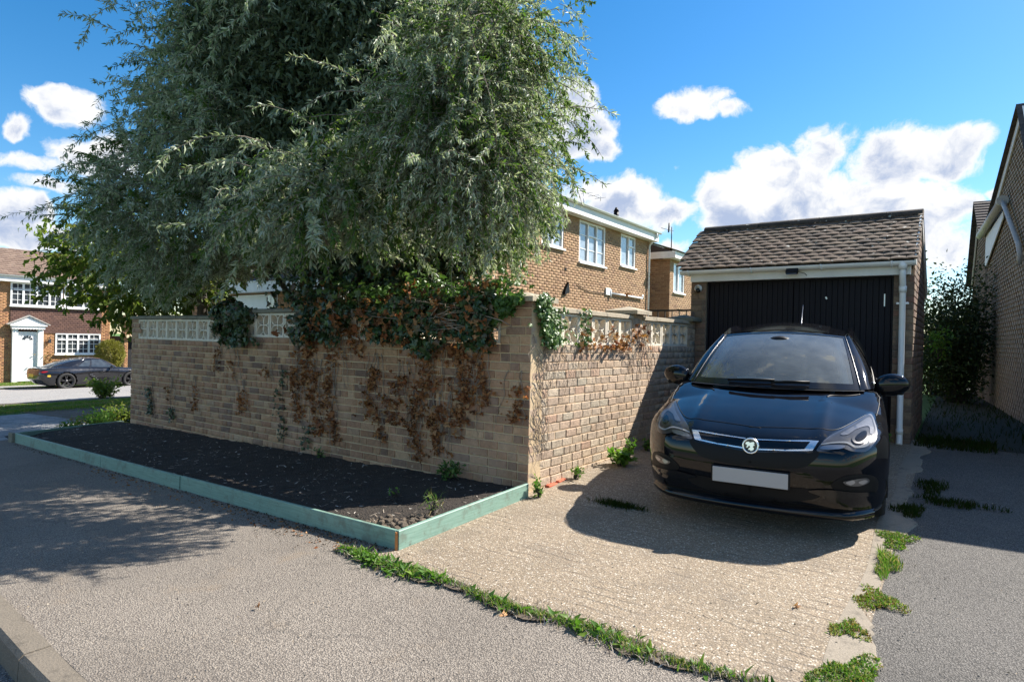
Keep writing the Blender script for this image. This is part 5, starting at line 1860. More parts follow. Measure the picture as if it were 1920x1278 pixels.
def greenhouse(parent, g, paint, glass, side_glass, roof_glass=None):
    """g: dict with curves: wb(s), wt(s) windscreen base / top; belt(u), rail(u); rear(s) top, tail(s) base"""
    N = 24
    ss = np.linspace(-1, 1, N + 1)

    def patch(fa, fb, bulge, n=10, off=0.0):
        rows_ = []
        for i in range(n + 1):
            v = i / n
            row_ = []
            for s in ss:
                a, b = Vector(fa(s)), Vector(fb(s))
                p = a.lerp(b, v)
                p += Vector((0, bulge[0], bulge[1])) * math.sin(math.pi * v) * (1 - .5 * s * s)
                row_.append(p)
            rows_.append(row_)
        return rows_
    ws = patch(g['wb'], g['wt'], g['wbulge'])
    MB().grid(ws).build('windscreen', glass, parent)
    # black printed border on the glass
    n = len(ws) - 1

    def at(v, s, lift=0.004):
        fv, fs = v * n, (s + 1) / 2 * N
        i, j = min(int(fv), n - 1), min(int(fs), N - 1)
        a, b = fv - i, fs - j
        p = ws[i][j].lerp(ws[i][j + 1], b).lerp(ws[i + 1][j].lerp(ws[i + 1][j + 1], b), a)
        nn = (ws[i][j + 1] - ws[i][j]).cross(ws[i + 1][j] - ws[i][j]).normalized()
        if nn.y > 0 or nn.z < 0: nn = -nn if nn.z < 0 else nn
        return p + nn * lift
    vv = np.linspace(0, 1, 21)
    mb = MB()
    mb.grid([[at(v, s) for s in np.linspace(-1, 1, 41)] for v in (0.0, g.get('frit', .13))])
    mb.grid([[at(v, s) for s in np.linspace(-1, 1, 41)] for v in (0.965, 1.0)])
    for sg in (-1, 1): mb.grid([[at(v, sg * s) for s in (1.0, 1.0 - g.get('fside', .075) * (1.25 - .5 * v))] for v in vv])
    mb.build('windscreen_border', BLACKGL, parent)
    rf = []
    rows_ = patch(g['wt'], g['rear'], g['rbulge'], 14)
    MB().grid(rows_).build('roof', paint, parent)
    if roof_glass:
        a0, a1, sw = roof_glass
        RN = len(rows_) - 1
        mb = MB()
        sub = []
        for v in np.linspace(a0, a1, 12):
            fv = v * RN
            i = min(int(fv), RN - 1)
            sub.append([rows_[i][j].lerp(rows_[i + 1][j], fv - i) + Vector((0, 0, .004)) for j in range(N + 1) if abs(ss[j]) <= sw])
        mb.grid(sub)
        mb.build('roof_glass', BLACKGL, parent)
    MB().grid(patch(g['rear'], g['tail'], g['tbulge'])).build('rear_window', side_glass, parent)
    for sg in (-1, 1):
        side = []
        us = np.linspace(0, 1, 31)
        for v in np.linspace(0, 1, 9):
            row_ = []
            for u in us:
                b, t_ = Vector(g['belt'](u)), Vector(g['rail'](u))
                p = b.lerp(t_, v)
                p.x += 0.035 * math.sin(math.pi * v)
                row_.append(Vector((p.x * sg, p.y, p.z)))
            side.append(row_)
        MB().grid(side, True, sg > 0).build('door_frame', paint, parent)
        # pillars between windscreen and side, and rear quarter
        for fa, fb, nm in ((lambda v: lerp(g['wb'](1), g['wt'](1), v) + Vector((0, g['wbulge'][0], g['wbulge'][1])) * math.sin(math.pi * v) * .5, lambda v: lerp(g['belt'](0), g['rail'](0), v) + Vector((.035 * math.sin(math.pi * v), 0, 0)), 'front_pillar'),
                           (lambda v: lerp(g['belt'](1), g['rail'](1), v) + Vector((.035 * math.sin(math.pi * v), 0, 0)), lambda v: lerp(g['tail'](1), g['rear'](1), v) + Vector((0, g['tbulge'][0], g['tbulge'][1])) * math.sin(math.pi * v) * .5, 'rear_pillar')):
            rows2 = []
            for v in np.linspace(0, 1, 13):
                a, b = Vector(fa(v)), Vector(fb(v))
                row_ = []
                for w_ in np.linspace(0, 1, 6):
                    p = a.lerp(b, w_) + Vector((.014, -.010 if nm == 'front_pillar' else .01, .008)) * math.sin(math.pi * w_)
                    row_.append(Vector((p.x * sg, p.y, p.z)))
                rows2.append(row_)
            MB().grid(rows2, True, sg < 0).build(nm, paint, parent)
        # rail between roof edge and side
        rows2 = []
        for u in np.linspace(0, 1, 21):
            a = lerp(g['wt'](1), g['rear'](1), u) + Vector((0, g['rbulge'][0], g['rbulge'][1])) * math.sin(math.pi * u) * .5
            b = Vector(g['rail'](u))
            row_ = [a.lerp(b, w_) + Vector((.012, 0, .010)) * math.sin(math.pi * w_) for w_ in np.linspace(0, 1, 5)]
            rows2.append([Vector((p.x * sg, p.y, p.z)) for p in row_])
        MB().grid(rows2, True, sg > 0).build('roof_rail', paint, parent)
        for (u0, u1, v0, v1) in g['sidewin']:
            rows2 = []
            for v in np.linspace(v0, v1, 7):
                row_ = []
                for u in np.linspace(u0, u1, 12):
                    b, t_ = Vector(g['belt'](u)), Vector(g['rail'](u))
                    p = b.lerp(t_, v)
                    p.x += 0.035 * math.sin(math.pi * v) + 0.005
                    row_.append(Vector((p.x * sg, p.y, p.z)))
                rows2.append(row_)
            MB().grid(rows2, True, sg > 0).build('side_window', side_glass, parent)
        u0, u1 = g['sidewin'][0][0], g['sidewin'][-1][1]
        trim = [Vector(g['belt'](u)).lerp(Vector(g['rail'](u)), .06) + Vector((.010, 0, 0)) for u in np.linspace(u0, u1, 14)]
        if g.get('chrome', True): MB().tube([(p.x * sg, p.y, p.z) for p in trim], 0.007, 6).build('window_trim', CHROME, parent)


def interp(x, pts):
    return np.interp(x, [p[0] for p in pts], [p[1] for p in pts])


def smooth_interp(x, pts, wdt=0.08):
    return sum(interp(x + o, pts) for o in (-wdt, -wdt / 2, 0, wdt / 2, wdt)) / 5


# ---- the parked hatchback
car = thing('parked_car', 'black hatchback with blank grey number plate parked in front of the garage', 'car', (-1.247, 4.756, 0.010))
car.rotation_euler = (0.049, 0, 0.112)
LOCAL.add(car.name)
CM = wmat(car)
ZT = [(-.3, .50), (0, .655), (.05, .69), (.10, .715), (.18, .745), (.32, .79), (.5, .838), (.75, .892), (1.0, .940), (1.2, .965), (1.6, .975), (2.3, .985), (3.3, 1.02), (3.7, 1.03), (4.0, .96), (4.4, .8)]


def F_car(p):
    x, y, z = np.abs(p[:, 0]), p[:, 1], p[:, 2]
    yf = smooth_interp(z, [(.10, .16), (.17, .085), (.215, .060), (.24, .030), (.34, .018), (.44, 0), (.52, .0), (.60, .012), (.66, .03), (.72, .09), (.85, .40)], .025)
    yf = yf + .080 * (x / .65) ** 2.5 + 2.3 * np.maximum(0, x - .60) ** 1.75
    zt = smooth_interp(y, ZT, .05) - (.115 * np.clip((1.35 - y) / .5, 0.25, 1)) * (x / .88) ** 2.6
    xc = .44 + .02 * y
    zt = zt + .016 * np.exp(-((x - xc) / .04) ** 2) * np.clip((1.1 - y) / .3, 0, 1) * np.clip(y / .25, 0, 1) - .006 * np.clip(1 - x / .4, 0, 1) * np.clip((1.0 - y) / .5, 0, 1)
    xs_ = interp(z, [(.1, .80), (.18, .85), (.30, .875), (.45, .890), (.60, .893), (.74, .882), (.86, .86), (.95, .83), (1.05, .78)])
    xs_ = xs_ - .07 * np.clip((y - 3.3) / .8, 0, 1) ** 2 - .012 * np.exp(-((z - .50) / .08) ** 2) * np.clip((y - 1.3) / .3, 0, 1) * np.clip((3.2 - y) / .3, 0, 1)
    yr = 4.10 - .05 * np.abs(z - .55) - .10 * (x / .8) ** 3 - .25 * np.clip((z - .75) / .3, 0, 1)
    return smax(.020, yf - y, z - zt, x - xs_, .155 - z, y - yr)


P_, Fq_, tri_ = capsule(F_car, .62, 3.5, .52)
WH = [(.93, .318, .385), (3.52, .318, .385)]
body = body_mesh('body', P_, Fq_, tri_, WH, PAINT, car)
sk = Skin(P_, Fq_, tri_, CM)
for (wy, wz, wr) in WH: arch(car, wy, wz, wr, .48, .872)
for (wy, wz, wr) in WH:
    for sg in (-1, 1): wheel(car, sg * .775, wy, wz, .318, .205, sg, RIM, 5)
gh = dict(
    wb=lambda s: (.69 * s, .985 + .215 * s * s, .955 + .010 * (1 - s * s)), wt=lambda s: (.545 * s, 1.86 + .12 * s * s, 1.415 - .040 * s * s), wbulge=(-.035, .045),
    rear=lambda s: (.52 * s, 3.42 + .02 * s * s, 1.425 - .05 * s * s), rbulge=(0, .075), tail=lambda s: (.62 * s, 3.93 - .10 * s * s, 1.00 - .01 * s * s), tbulge=(.06, .05),
    belt=lambda u: (.795 - .04 * u * u, 1.36 + 2.36 * u, .955 + .05 * u), rail=lambda u: (.585 - .03 * u * u, 2.02 + 1.42 * u, 1.365 + .095 * math.sin(math.pi * min(1, u * .95 + .05)) - .01 * u),
    sidewin=[(.045, .47, .08, .90), (.51, .86, .08, .90)], frit=.085, fside=.045)
greenhouse(car, gh, PAINT, WINDSCREEN, SIDEGLASS, (.07, .62, .82))
# inside
MB().grid([[Vector((.62 * s, 1.22 + .06 * i, .975 - .012 * i)) for s in np.linspace(-1, 1, 9)] for i in range(9)]).box((0, 1.72, .93), (1.3, .10, .12), None, .03).build('dashboard', BLACKPL, car)
MB().box((-.20, 1.52, .985), (.30, .16, .006), (Vector((.98, .2, 0)), Vector((-.2, .98, 0)), UP)).build('paper', PAPER, car)
mb = MB()
mb.tube([Vector((-.36 + .185 * math.cos(a_), 1.80 + .06 * math.sin(a_), 1.00 + .175 * math.sin(a_))) for a_ in np.linspace(0, 2 * math.pi, 25)], .016, 8, False)
mb.box((-.36, 1.80, 1.0), (.16, .04, .10), None, .02).box((-.36, 1.80, 1.0), (.34, .03, .035), None, .01)
mb.build('steering_wheel', BLACKPL, car)
for sx in (-.36, .36):
    st = MB().box((sx, 2.42, 1.02), (.46, .13, .30), (Vector((1, 0, 0)), Vector((0, .97, -.2)), Vector((0, .2, .97))), .06).build('seat', CLOTH, car)
    MB().box((sx, 2.48, 1.245), (.26, .09, .17), (Vector((1, 0, 0)), Vector((0, .97, -.2)), Vector((0, .2, .97))), .04).build('headrest', CLOTH, st)
MB().box((0, 3.35, 1.05), (1.1, .14, .22), None, .05).build('rear_seat', CLOTH, car)
for sg in (-1, 1):
    MB().tube([lerp(gh['wb'](sg * .86), gh['wt'](sg * .86), v) + Vector((0, .07, -.03)) for v in np.linspace(.1, .9, 8)], .035, 8).build('pillar_trim', TRIMG, car)
mr = lerp(gh['wb'](0), gh['wt'](0), .74) + Vector((0, .02, -.015))
mb = MB()
mb.lathe([(0.001, -.03), (.09, -.028), (.115, 0), (.10, .03), (.001, .034)], mr + Vector((0, .03, -.01)), (0, 1, -.2), 24).box(mr + Vector((0, .09, .03)), (.10, .05, .07), None, .02)
for v in mb.v[:]: pass
mb.v = [(mr.x + (v[0] - mr.x) * 1.25, v[1], v[2]) for v in mb.v]
mb.build('rear_view_mirror', BLACKPL, car)
for sg in (-1, 1): MB().tube([lerp(gh['wb'](sg), gh['wt'](sg), v) + Vector((sg * .004, gh['wbulge'][0] * .5 * math.sin(math.pi * v) - .004, gh['wbulge'][1] * .5 * math.sin(math.pi * v) + .006)) for v in np.linspace(0, 1, 12)], .0045, 6).build('screen_trim_highlight', RIM_D, car)  # thin tube standing in for the highlight along the screen edge trim
# cowl, wipers
MB().grid([[Vector((.72 * s, .955 + .225 * s * s + .05 * k, .958 + .004 * k - .006 * s * s)) for s in np.linspace(-1, 1, 25)] for k in (0, 1)]).build('cowl', BLACKPL, car)
for x0, x1, v in ((-.52, .06, .055), (.02, .46, .05)):
    pts = [lerp(gh['wb'](s), gh['wt'](s), v + .02 * (s - x0)) + Vector((0, -.03, .02)) for s in np.linspace(x0, x1, 7)]
    mb = MB().tube(pts, .008, 6).tube([pts[0] + Vector((0, 0, -.0)), pts[3] + Vector((0, -.008, .014)), pts[-1] + Vector((0, -.004, .012))], [.012, .008, .010], 6)
    mb.build('wiper', BLACKPL, car)
MB().tube([(0.05, 3.36, 1.43), (0.05, 3.40, 1.455), (0.05, 3.62, 1.70)], [.012, .008, .0035], 6).build('antenna', RIM, car)
# door mirrors
for sg in (-1, 1):
    ctr = Vector((sg * .93, 1.50, .985))
    prof = []
    V, Fc = [], []
    nu, nvv = 22, 14
    for i in range(nu):
        for j in range(nvv + 1):
            a_, e = 2 * math.pi * i / nu, -math.pi / 2 + math.pi * j / nvv
            x_, y_, z_ = math.cos(e) * math.cos(a_), math.cos(e) * math.sin(a_), math.sin(e)
            pw = lambda q, k: math.copysign(abs(q) ** k, q)
            X = pw(x_, .8) * .135
            Yy = pw(y_, .9) * (.075 if y_ < 0 else .05)
            Zz = pw(z_, .8) * .098 * (1 - .30 * max(0, x_))
            V.append(ctr + Vector((sg * X, Yy + .03 * x_, Zz + .012 * x_)))
    for i in range(nu):
        for j in range(nvv):
            k = (i + 1) % nu
            Fc.append((i * (nvv + 1) + j, k * (nvv + 1) + j, k * (nvv + 1) + j + 1, i * (nvv + 1) + j + 1))
    mo = MB().add(V, Fc, True).build('door_mirror', PAINT, car)
    MB().box(ctr + Vector((sg * .0, .055, 0)), (.20, .012, .12), None, .02).build('mirror_glass', CHROME, mo)
    MB().seg_box((sg * .78, 1.53, .93), (sg * .88, 1.52, .945), .07, .045, bev=.012).box(ctr + Vector((-sg * .0, .0, -.066)), (.17, .09, .03), None, .012).build('mirror_arm', BLACKPL, mo)
DRL = plain('frosted light guide', (0.42, 0.43, 0.44), 0.4, 0.02)
# lamps and grille, laid on the skin
px = sk.px
LAMP = [px(*q) for q in ((1531, 844), (1548, 823), (1580, 804), (1612, 786), (1632, 776), (1641, 793), (1644, 815), (1637, 833), (1622, 846), (1598, 846), (1578, 840), (1552, 845))]
LD = (-.55, 1, -.12)
LAMPB = plain('smoked lamp bowl', (0.17, 0.17, 0.18), 0.3, 0.3, Metallic=0.85)
REFL = plain('lamp reflector', (0.42, 0.42, 0.44), 0.3, 0.2, Metallic=0.8)
base = sk.patch(LAMP, LD, .003, LAMPB, 'headlight', car)
for sgi, hl in enumerate(base):
    s_ = 1 if sgi == 0 else -1
    S = lambda pts, eps, m, nm: sk.patch([px(*q) for q in pts], LD, eps, m, nm, hl, True, only=s_, per=4, grid=.016)
    S(((1541, 832.5), (1563, 829.5), (1588, 829.5), (1604, 837), (1623, 833.5), (1629, 818), (1631.5, 818), (1626, 836), (1605, 840), (1587, 832.5), (1563, 832), (1542, 834.5)), .009, DRL, 'daylight_strip')
    S(((1576, 814), (1606, 797), (1629, 783), (1636, 796), (1637, 812), (1631, 814), (1628, 800), (1606, 805), (1588, 816)), .008, REFL, 'reflector')
    S(((1597, 822), (1612, 808), (1627, 806), (1628, 822), (1616, 832), (1602, 832)), .012, LAMPB, 'projector_lens')
    S(((1603, 822), (1614, 812), (1623, 811), (1623, 821), (1614, 828), (1606, 828)), .017, BLACKGL, 'projector_lens')
    S(((1537, 841.5), (1545, 836), (1568, 835), (1584, 837), (1576, 842), (1552, 843)), .008, REFL, 'indicator')
    sk.patch(LAMP, LD, .022, LAMPGLASS, 'lamp_cover', hl, True, only=s_)
GD_ = (0, 1, 0)
gy = lambda pts: [Vector((a, 0, b)) for a, b in pts]


def fpx(pts): return [px(*q) for q in pts]


# lower air intake and honeycomb area between the lamps
sk.patch(fpx(((1404, 842), (1470, 846), (1534, 846), (1520, 868), (1490, 878), (1404, 872))), GD_, .004, BLACKPL, 'grille', car, True, per=6)
gx = lambda u, v: px(u, v)
sk.patch(fpx(((1406, 818), (1470, 822), (1516, 824), (1536, 828), (1528, 842), (1518, 849), (1470, 848), (1406, 845))), GD_, .010, BLACKGL, 'grille_surround', car, True, per=6)
sk.patch(fpx(((1420, 825.2), (1470, 827.2), (1510, 827.8), (1535, 829), (1529, 837), (1523, 845.5), (1506, 845.8), (1470, 845.4), (1420, 843.2), (1420, 841.2), (1470, 843.2), (1508, 843.2), (1519, 830.6), (1470, 829.0), (1420, 827.0))), GD_, .018, CHROME, 'chrome_bar', car, True, per=3, round_=False, grid=.012)
# honeycomb ridges of the lower grille
for r_ in range(4):
    v = 851 + r_ * 6.2
    for c_ in range(9):
        u = 1413 + c_ * 12.5 + (r_ % 2) * 6
        if u > 1520 - r_ * 6: continue
        a, b, c2 = px(u, v), px(u + 5.5, v + 2.6), px(u + 11, v + .4)
        sk.line([a, b, c2], .0026, RIM_D, 'grille_bar', car, True, 4, .006)
# lower intake slats under the plate, fog lamps, gloss fins, lip
low = fpx(((1404, 906), (1470, 912), (1522, 917), (1536, 931), (1490, 939), (1404, 934)))
sk.patch(low, GD_, .004, BLACKPL, 'lower_intake', car, True, per=6)
for v in (916, 923, 930): sk.line(fpx(((1404, v - 2), (1450, v + 1), (1500, v + 4), (1520, v + 4))), .0045, RIM_D, 'intake_slat', car, True, 6, .008)
FD = (-.45, 1, 0)
sk.patch(fpx(((1560, 905), (1592, 890), (1632, 890), (1646, 902), (1640, 924), (1600, 925), (1566, 918))), FD, .004, BLACKPL, 'fog_lamp_recess', car, True)
fg = sk.patch(fpx(((1580, 902), (1598, 898), (1622, 895), (1627, 902), (1612, 909), (1590, 909))), FD, .012, LAMPB, 'fog_lamp', car, True, per=5, grid=.014)
for sgi, fo in enumerate(fg):
    sk.patch(fpx(((1584, 902), (1596, 899), (1600, 903), (1594, 907), (1588, 906))), FD, .017, REFL, 'fog_glint', fo, True, per=4, grid=.01, only=1 if sgi == 0 else -1)  # small bright shapes painting the glint on the fog lamp
    sk.patch(fpx(((1606, 902), (1618, 898), (1623, 901), (1614, 906))), FD, .017, REFL, 'fog_glint', fo, True, per=4, grid=.01, only=1 if sgi == 0 else -1)
sk.patch(fpx(((1516, 918), (1560, 917), (1600, 921), (1636, 921), (1637, 926), (1600, 931), (1560, 932), (1532, 926))), FD, .014, BLACKGL, 'bumper_fin', car, True, per=5)
lipc = [Vector((.80 * s, .055 + .085 * (abs(.80 * s) / .65) ** 2.5 + 2.3 * max(0, abs(.80 * s) - .60) ** 1.75, .185)) for s in np.linspace(0, 1, 24)]
for sg in (-1, 1):
    mb = MB()
    rows_ = [[Vector((p.x * sg, p.y + dy, p.z + dz)) for (dy, dz) in ((.02, .035), (-.020, .016), (-.034, -.008), (-.014, -.035), (.05, -.045))] for p in lipc]
    mb.grid(rows_).build('front_lip', BLACKGL if False else PAINT, car)
# number plate, badge
pc = sk.bvh.ray_cast(Vector((0, -1, .415)), Vector((0, 1, 0)))[0]
pl_ = MB().box((0, pc.y - .022, .412), (.545, .012, .132), None, .006).build('plate_holder', BLACKPL, car)
MB().box((0, pc.y - .031, .412), (.52, .008, .111), None, .003).build('number_plate', PLATE, pl_)
bc = px(1404.5, 834.5)
bc = Vector((0, bc.y - .012, bc.z))
bd = MB().lathe([(.0455, 0), (.0455, .012), (.052, .016), (.058, .012), (.060, 0)], bc, (0, -1, .15), 40).build('badge', CHROME, car)
MB().lathe([(.001, .004), (.0455, .004)], bc, (0, -1, .15), 32).build('badge_field', BLACKGL, bd)
em = [(-.038, .014), (-.030, .028), (-.012, .033), (-.006, .024), (.008, .030), (.022, .033), (.030, .024), (.024, .016), (.032, .008), (.022, .004), (.018, -.006), (.028, -.016), (.020, -.030), (.006, -.036), (-.004, -.028), (-.016, -.030), (-.010, -.018), (.000, -.010), (-.004, .002), (-.014, .000), (-.020, -.012), (-.030, -.010), (-.022, .004), (-.028, .010)]
MB().extrude([(a * .95, b * .95) for a, b in em], bc + Vector((0, -.006, 0)), (1, 0, 0), (0, .15, 1), (0, -1, .15), .008).build('emblem', CHROME, bd)
# shut lines
sk.line(fpx(((1404, 800), (1450, 801), (1510, 803), (1560, 806), (1590, 796), (1625, 777))), .0035, BLACKPL, 'bonnet_gap', car, True, 8, -.0005)
sk.line([(.80, .78, .80), (.82, 1.0, .86), (.80, 1.22, .90), (.70, 1.27, .93)], .0045, BLACKPL, 'bonnet_gap', car, True, 8, -.001)
sk.line([(.45, .93, .94), (.50, .99, .945), (.60, 1.04, .945), (.69, 1.12, .945)], .006, BLACKPL, 'bonnet_gap', car, True, 8, -.001)
sk.line([(.86, 1.42, .93), (.9, 1.40, .7), (.9, 1.42, .4), (.88, 1.50, .25)], .004, BLACKPL, 'door_gap', car, True, 8, -.001)
sk.line([(.86, 2.52, .97), (.9, 2.50, .7), (.9, 2.52, .4), (.88, 2.55, .25)], .004, BLACKPL, 'door_gap', car, True, 8, -.001)
for yy in (2.25, 3.25):
    for sg in (-1, 1): MB().tube([(sg * .885, yy, .80), (sg * .912, yy + .04, .803), (sg * .912, yy + .15, .806), (sg * .885, yy + .19, .808)], .012, 8).build('door_handle', PAINT, car)
for sg in (-1, 1): MB().tube([(sg * (.872 if abs(math.cos(t_)) < 2 else 0), WH[0][0] + .385 * math.cos(t_), WH[0][1] + .385 * math.sin(t_)) for t_ in np.linspace(-.2, math.pi + .2, 24)], .014, 6).build('arch_lip', PAINT, car)

# ---- sports coupe across the road
cp = thing('parked_car', 'dark violet grey sports coupe parked on the far side of the road', 'car', (-30.9, 13.56, zgf(-30.9, 12) + 0.004))
cp.rotation_euler = (0, 0, math.pi)
LOCAL.add(cp.name)
ZT2 = [(-.3, .40), (0, .52), (.1, .60), (.3, .68), (.7, .765), (1.1, .815), (1.5, .85), (2.2, .87), (3.0, .91), (3.6, .915), (4.0, .875), (4.25, .84), (4.6, .6)]


def F_cp(p):
    x, y, z = np.abs(p[:, 0]), p[:, 1], p[:, 2]
    yf = smooth_interp(z, [(.1, .10), (.2, .03), (.35, 0), (.5, .03), (.6, .12), (.8, .6)], .04) + .10 * (x / .65) ** 2.5 + 1.8 * np.maximum(0, x - .6) ** 1.8
    zt = smooth_interp(y, ZT2, .08) + .045 * np.exp(-((x - .72) / .16) ** 2) * np.exp(-((y - .85) / .5) ** 2) - .05 * np.exp(-(x / .4) ** 2) * np.clip((1.4 - y) / .6, 0, 1) - .10 * np.clip((x - .72) / .2, 0, 1) ** 2
    xs_ = interp(z, [(.1, .80), (.2, .86), (.45, .885), (.62, .89), (.75, .86), (.9, .78)]) + .035 * np.exp(-((y - 3.35) / .55) ** 2) - .05 * np.exp(-((y - 2.1) / .6) ** 2) * np.exp(-((z - .5) / .2) ** 2) - .10 * np.clip((y - 3.8) / .6, 0, 1) ** 2
    yr = 4.36 - .08 * (x / .8) ** 3 - .10 * np.abs(z - .6) - .3 * np.clip((.4 - z) / .3, 0, 1)
    return smax(.03, yf - y, z - zt, x - xs_, .15 - z, y - yr)


P2, Fq2, tri2 = capsule(F_cp, .62, 3.7, .48, 90, 30, 120)
WH2 = [(.93, .325, .375), (3.405, .335, .385)]
body_mesh('body', P2, Fq2, tri2, WH2, PAINT2, cp)
sk2 = Skin(P2, Fq2, tri2, wmat(cp))
for (wy, wz, wr) in WH2:
    arch(cp, wy, wz, wr, .5, .87)
    for sg in (-1, 1): wheel(cp, sg * .79, wy, wz, .335, .24, sg, RIM_D, 5)
gh2 = dict(wb=lambda s: (.66 * s, 1.18 + .25 * s * s, .835 - .0 * s * s), wt=lambda s: (.49 * s, 1.95 + .08 * s * s, 1.265 - .03 * s * s), wbulge=(-.02, .04),
           rear=lambda s: (.47 * s, 2.65, 1.27 - .035 * s * s), rbulge=(0, .025), tail=lambda s: (.50 * s, 3.98 - .1 * s * s, .89), tbulge=(.02, .075),
           belt=lambda u: (.77 - .05 * u, 1.48 + 1.75 * u, .845 + .06 * u), rail=lambda u: (.53 - .02 * u, 2.04 + .62 * u, 1.225 + .015 * math.sin(math.pi * u) - .02 * u * u), sidewin=[(.06, .56, .06, .90), (.61, .86, .10, .86)], frit=.04, fside=.05, chrome=False)
greenhouse(cp, gh2, PAINT2, SIDEGLASS, PANE)
for sg in (-1, 1):
    MB().box((sg * .90, 1.72, .90), (.17, .10, .105), None, .035).build('door_mirror', PAINT2, cp)
    vent = sk2.patch([Vector((.88, 2.52, .66)), Vector((.88, 2.60, .60)), Vector((.88, 2.46, .40)), Vector((.88, 2.12, .27)), Vector((.88, 2.32, .42))], (-1, 0, 0), .006, BLACKPL, 'side_intake', cp, True, only=sg, per=5, grid=.03)
    for k in range(4): MB().box((sg * .875, 2.50 - k * .075, .58 - k * .075), (.02, .13, .018), None, .004).build('intake_fin', RIM, vent[0])
    MB().tube([(sg * .865, 2.18, .70), (sg * .895, 2.12, .70), (sg * .895, 2.02, .70), (sg * .865, 1.96, .70)], .012, 6).build('door_handle', PAINT2, cp)
    sk2.patch([Vector((.70, 4.30, .74)), Vector((.82, 4.15, .76)), Vector((.84, 4.02, .74)), Vector((.80, 4.20, .69))], (-.6, -1, 0), .006, REDL, 'tail_light', cp, True, only=sg, per=4, grid=.03)
sk2.line([(.8, 1.45, .83), (.88, 1.42, .6), (.88, 1.5, .3)], .005, BLACKPL, 'door_gap', cp, True)
sk2.line([(.8, 2.55, .88), (.88, 2.5, .65), (.86, 2.15, .28)], .005, BLACKPL, 'door_gap', cp, True)
MB().grid([[Vector((.55 * s, 4.15 + .1 * k, .885 + .012 * k)) for s in np.linspace(-1, 1, 9)] for k in (0, 1)]).build('spoiler', PAINT2, cp)
MB().box((0, 4.36, .56), (.52, .02, .115), (Vector((1, 0, 0)), Vector((0, 1, .1)), Vector((0, -.1, 1))), .005).build('number_plate', YPLATE, cp)
sk2.patch([Vector((.86, 4.06, .60)), Vector((.86, 3.96, .60)), Vector((.86, 3.96, .53)), Vector((.86, 4.06, .53))], (-1, -.2, 0), .005, YPLATE, 'side_reflector', cp, True, per=3, grid=.03)
# ------------------------------------------------------------------ foliage
def leaves(name, P, D, L, W, m, parent=None, seed=1, curl=0.25, fold=0.25, kind='stuff', roll=1.0):
    """narrow folded leaves: P base points, D directions, L lengths, W widths"""
    rg = np.random.default_rng(seed)
    n = len(P)
    D = unit(np.asarray(D, float))
    ref = rg.normal(size=(n, 3)) * roll + np.array([0, 0, 1.0])
    S = unit(np.cross(D, ref))
    N = np.cross(S, D)
    N *= np.where(N[:, 2:3] < 0, -1, 1)
    L = np.broadcast_to(L, n)[:, None]
    W = np.broadcast_to(W, n)[:, None]
    mid = P + D * L * .48
    tip = P + D * L - N * L * curl * rg.uniform(.2, 1.6, (n, 1))
    V = np.stack([P, mid - S * W / 2 + N * W * fold, mid - N * W * .05, mid + S * W / 2 + N * W * fold, tip], 1).reshape(-1, 3)
    i = np.arange(n)[:, None] * 5
    F = np.concatenate([np.concatenate([i, i + 2, i + 1], 1), np.concatenate([i, i + 3, i + 2], 1), np.concatenate([i + 1, i + 2, i + 4], 1), np.concatenate([i + 2, i + 3, i + 4], 1)], 0)
    return link(name, np_mesh(name, V, F), m, parent, kind)


IVY = [(0, 0), (.30, -.10), (.48, .12), (.30, .34), (.52, .58), (.20, .62), (0, 1.0), (-.20, .62), (-.52, .58), (-.30, .34), (-.48, .12), (-.30, -.10)]


def ivy_leaves(name, P, N, size, m, parent=None, seed=1, kind='stuff', crump=0.15, down=0.6):
    """lobed leaves facing along N with the tip hanging down"""
    rg = np.random.default_rng(seed)
    n = len(P)
    N = unit(np.asarray(N, float) + rg.normal(size=(n, 3)) * .35)
    dn = unit(np.array([0, 0, -down]) + rg.normal(size=(n, 3)) * .55)
    Y = unit(dn - N * (dn * N).sum(-1, keepdims=True))
    X = np.cross(Y, N)
    size = np.broadcast_to(size, n)[:, None, None]
    sh = np.array(IVY)
    k = len(sh)
    cr = rg.normal(size=(n, k)) * crump + np.abs(sh[:, 0]) * -.35 + (sh[:, 1] - .4) * -.25
    pts = P[:, None] + size * (X[:, None] * sh[None, :, 0:1] + Y[:, None] * sh[None, :, 1:2] + N[:, None] * cr[..., None])
    cen = P[:, None] + size * (Y[:, None] * .4 + N[:, None] * .06)
    V = np.concatenate([cen, pts], 1).reshape(-1, 3)
    b = np.arange(n)[:, None] * (k + 1)
    F = np.concatenate([np.concatenate([b, b + 1 + j, b + 1 + (j + 1) % k], 1) for j in range(k)], 0)
    return link(name, np_mesh(name, V, F), m, parent, kind)


def tubes_mesh(name, paths, m, parent=None, kind=None, n=4):
    """many thin tapering stems in one mesh: paths = list of (points (k,3), r0, r1), all with the same k"""
    A = np.array([p[0] for p in paths], float)            # (c,k,3)
    c, k, _ = A.shape
    r0_, r1_ = np.array([p[1] for p in paths])[:, None], np.array([p[2] for p in paths])[:, None]
    rad = r0_ + (r1_ - r0_) * np.linspace(0, 1, k)[None]
    T = np.gradient(A, axis=1)
    T = unit(T)
    U = unit(np.cross(T, np.array([.31, .17, .93])))
    W_ = np.cross(T, U)
    ang = np.arange(n) * 2 * np.pi / n
    V = A[:, :, None] + rad[..., None, None] * (U[:, :, None] * np.cos(ang)[None, None, :, None] + W_[:, :, None] * np.sin(ang)[None, None, :, None])
    I = np.arange(c * k * n).reshape(c, k, n)
    J = np.roll(I, -1, 2)
    F = np.stack([I[:, :-1], J[:, :-1], J[:, 1:], I[:, 1:]], -1).reshape(-1, 4)
    return link(name, np_mesh(name, V.reshape(-1, 3), F, True), m, parent, kind)


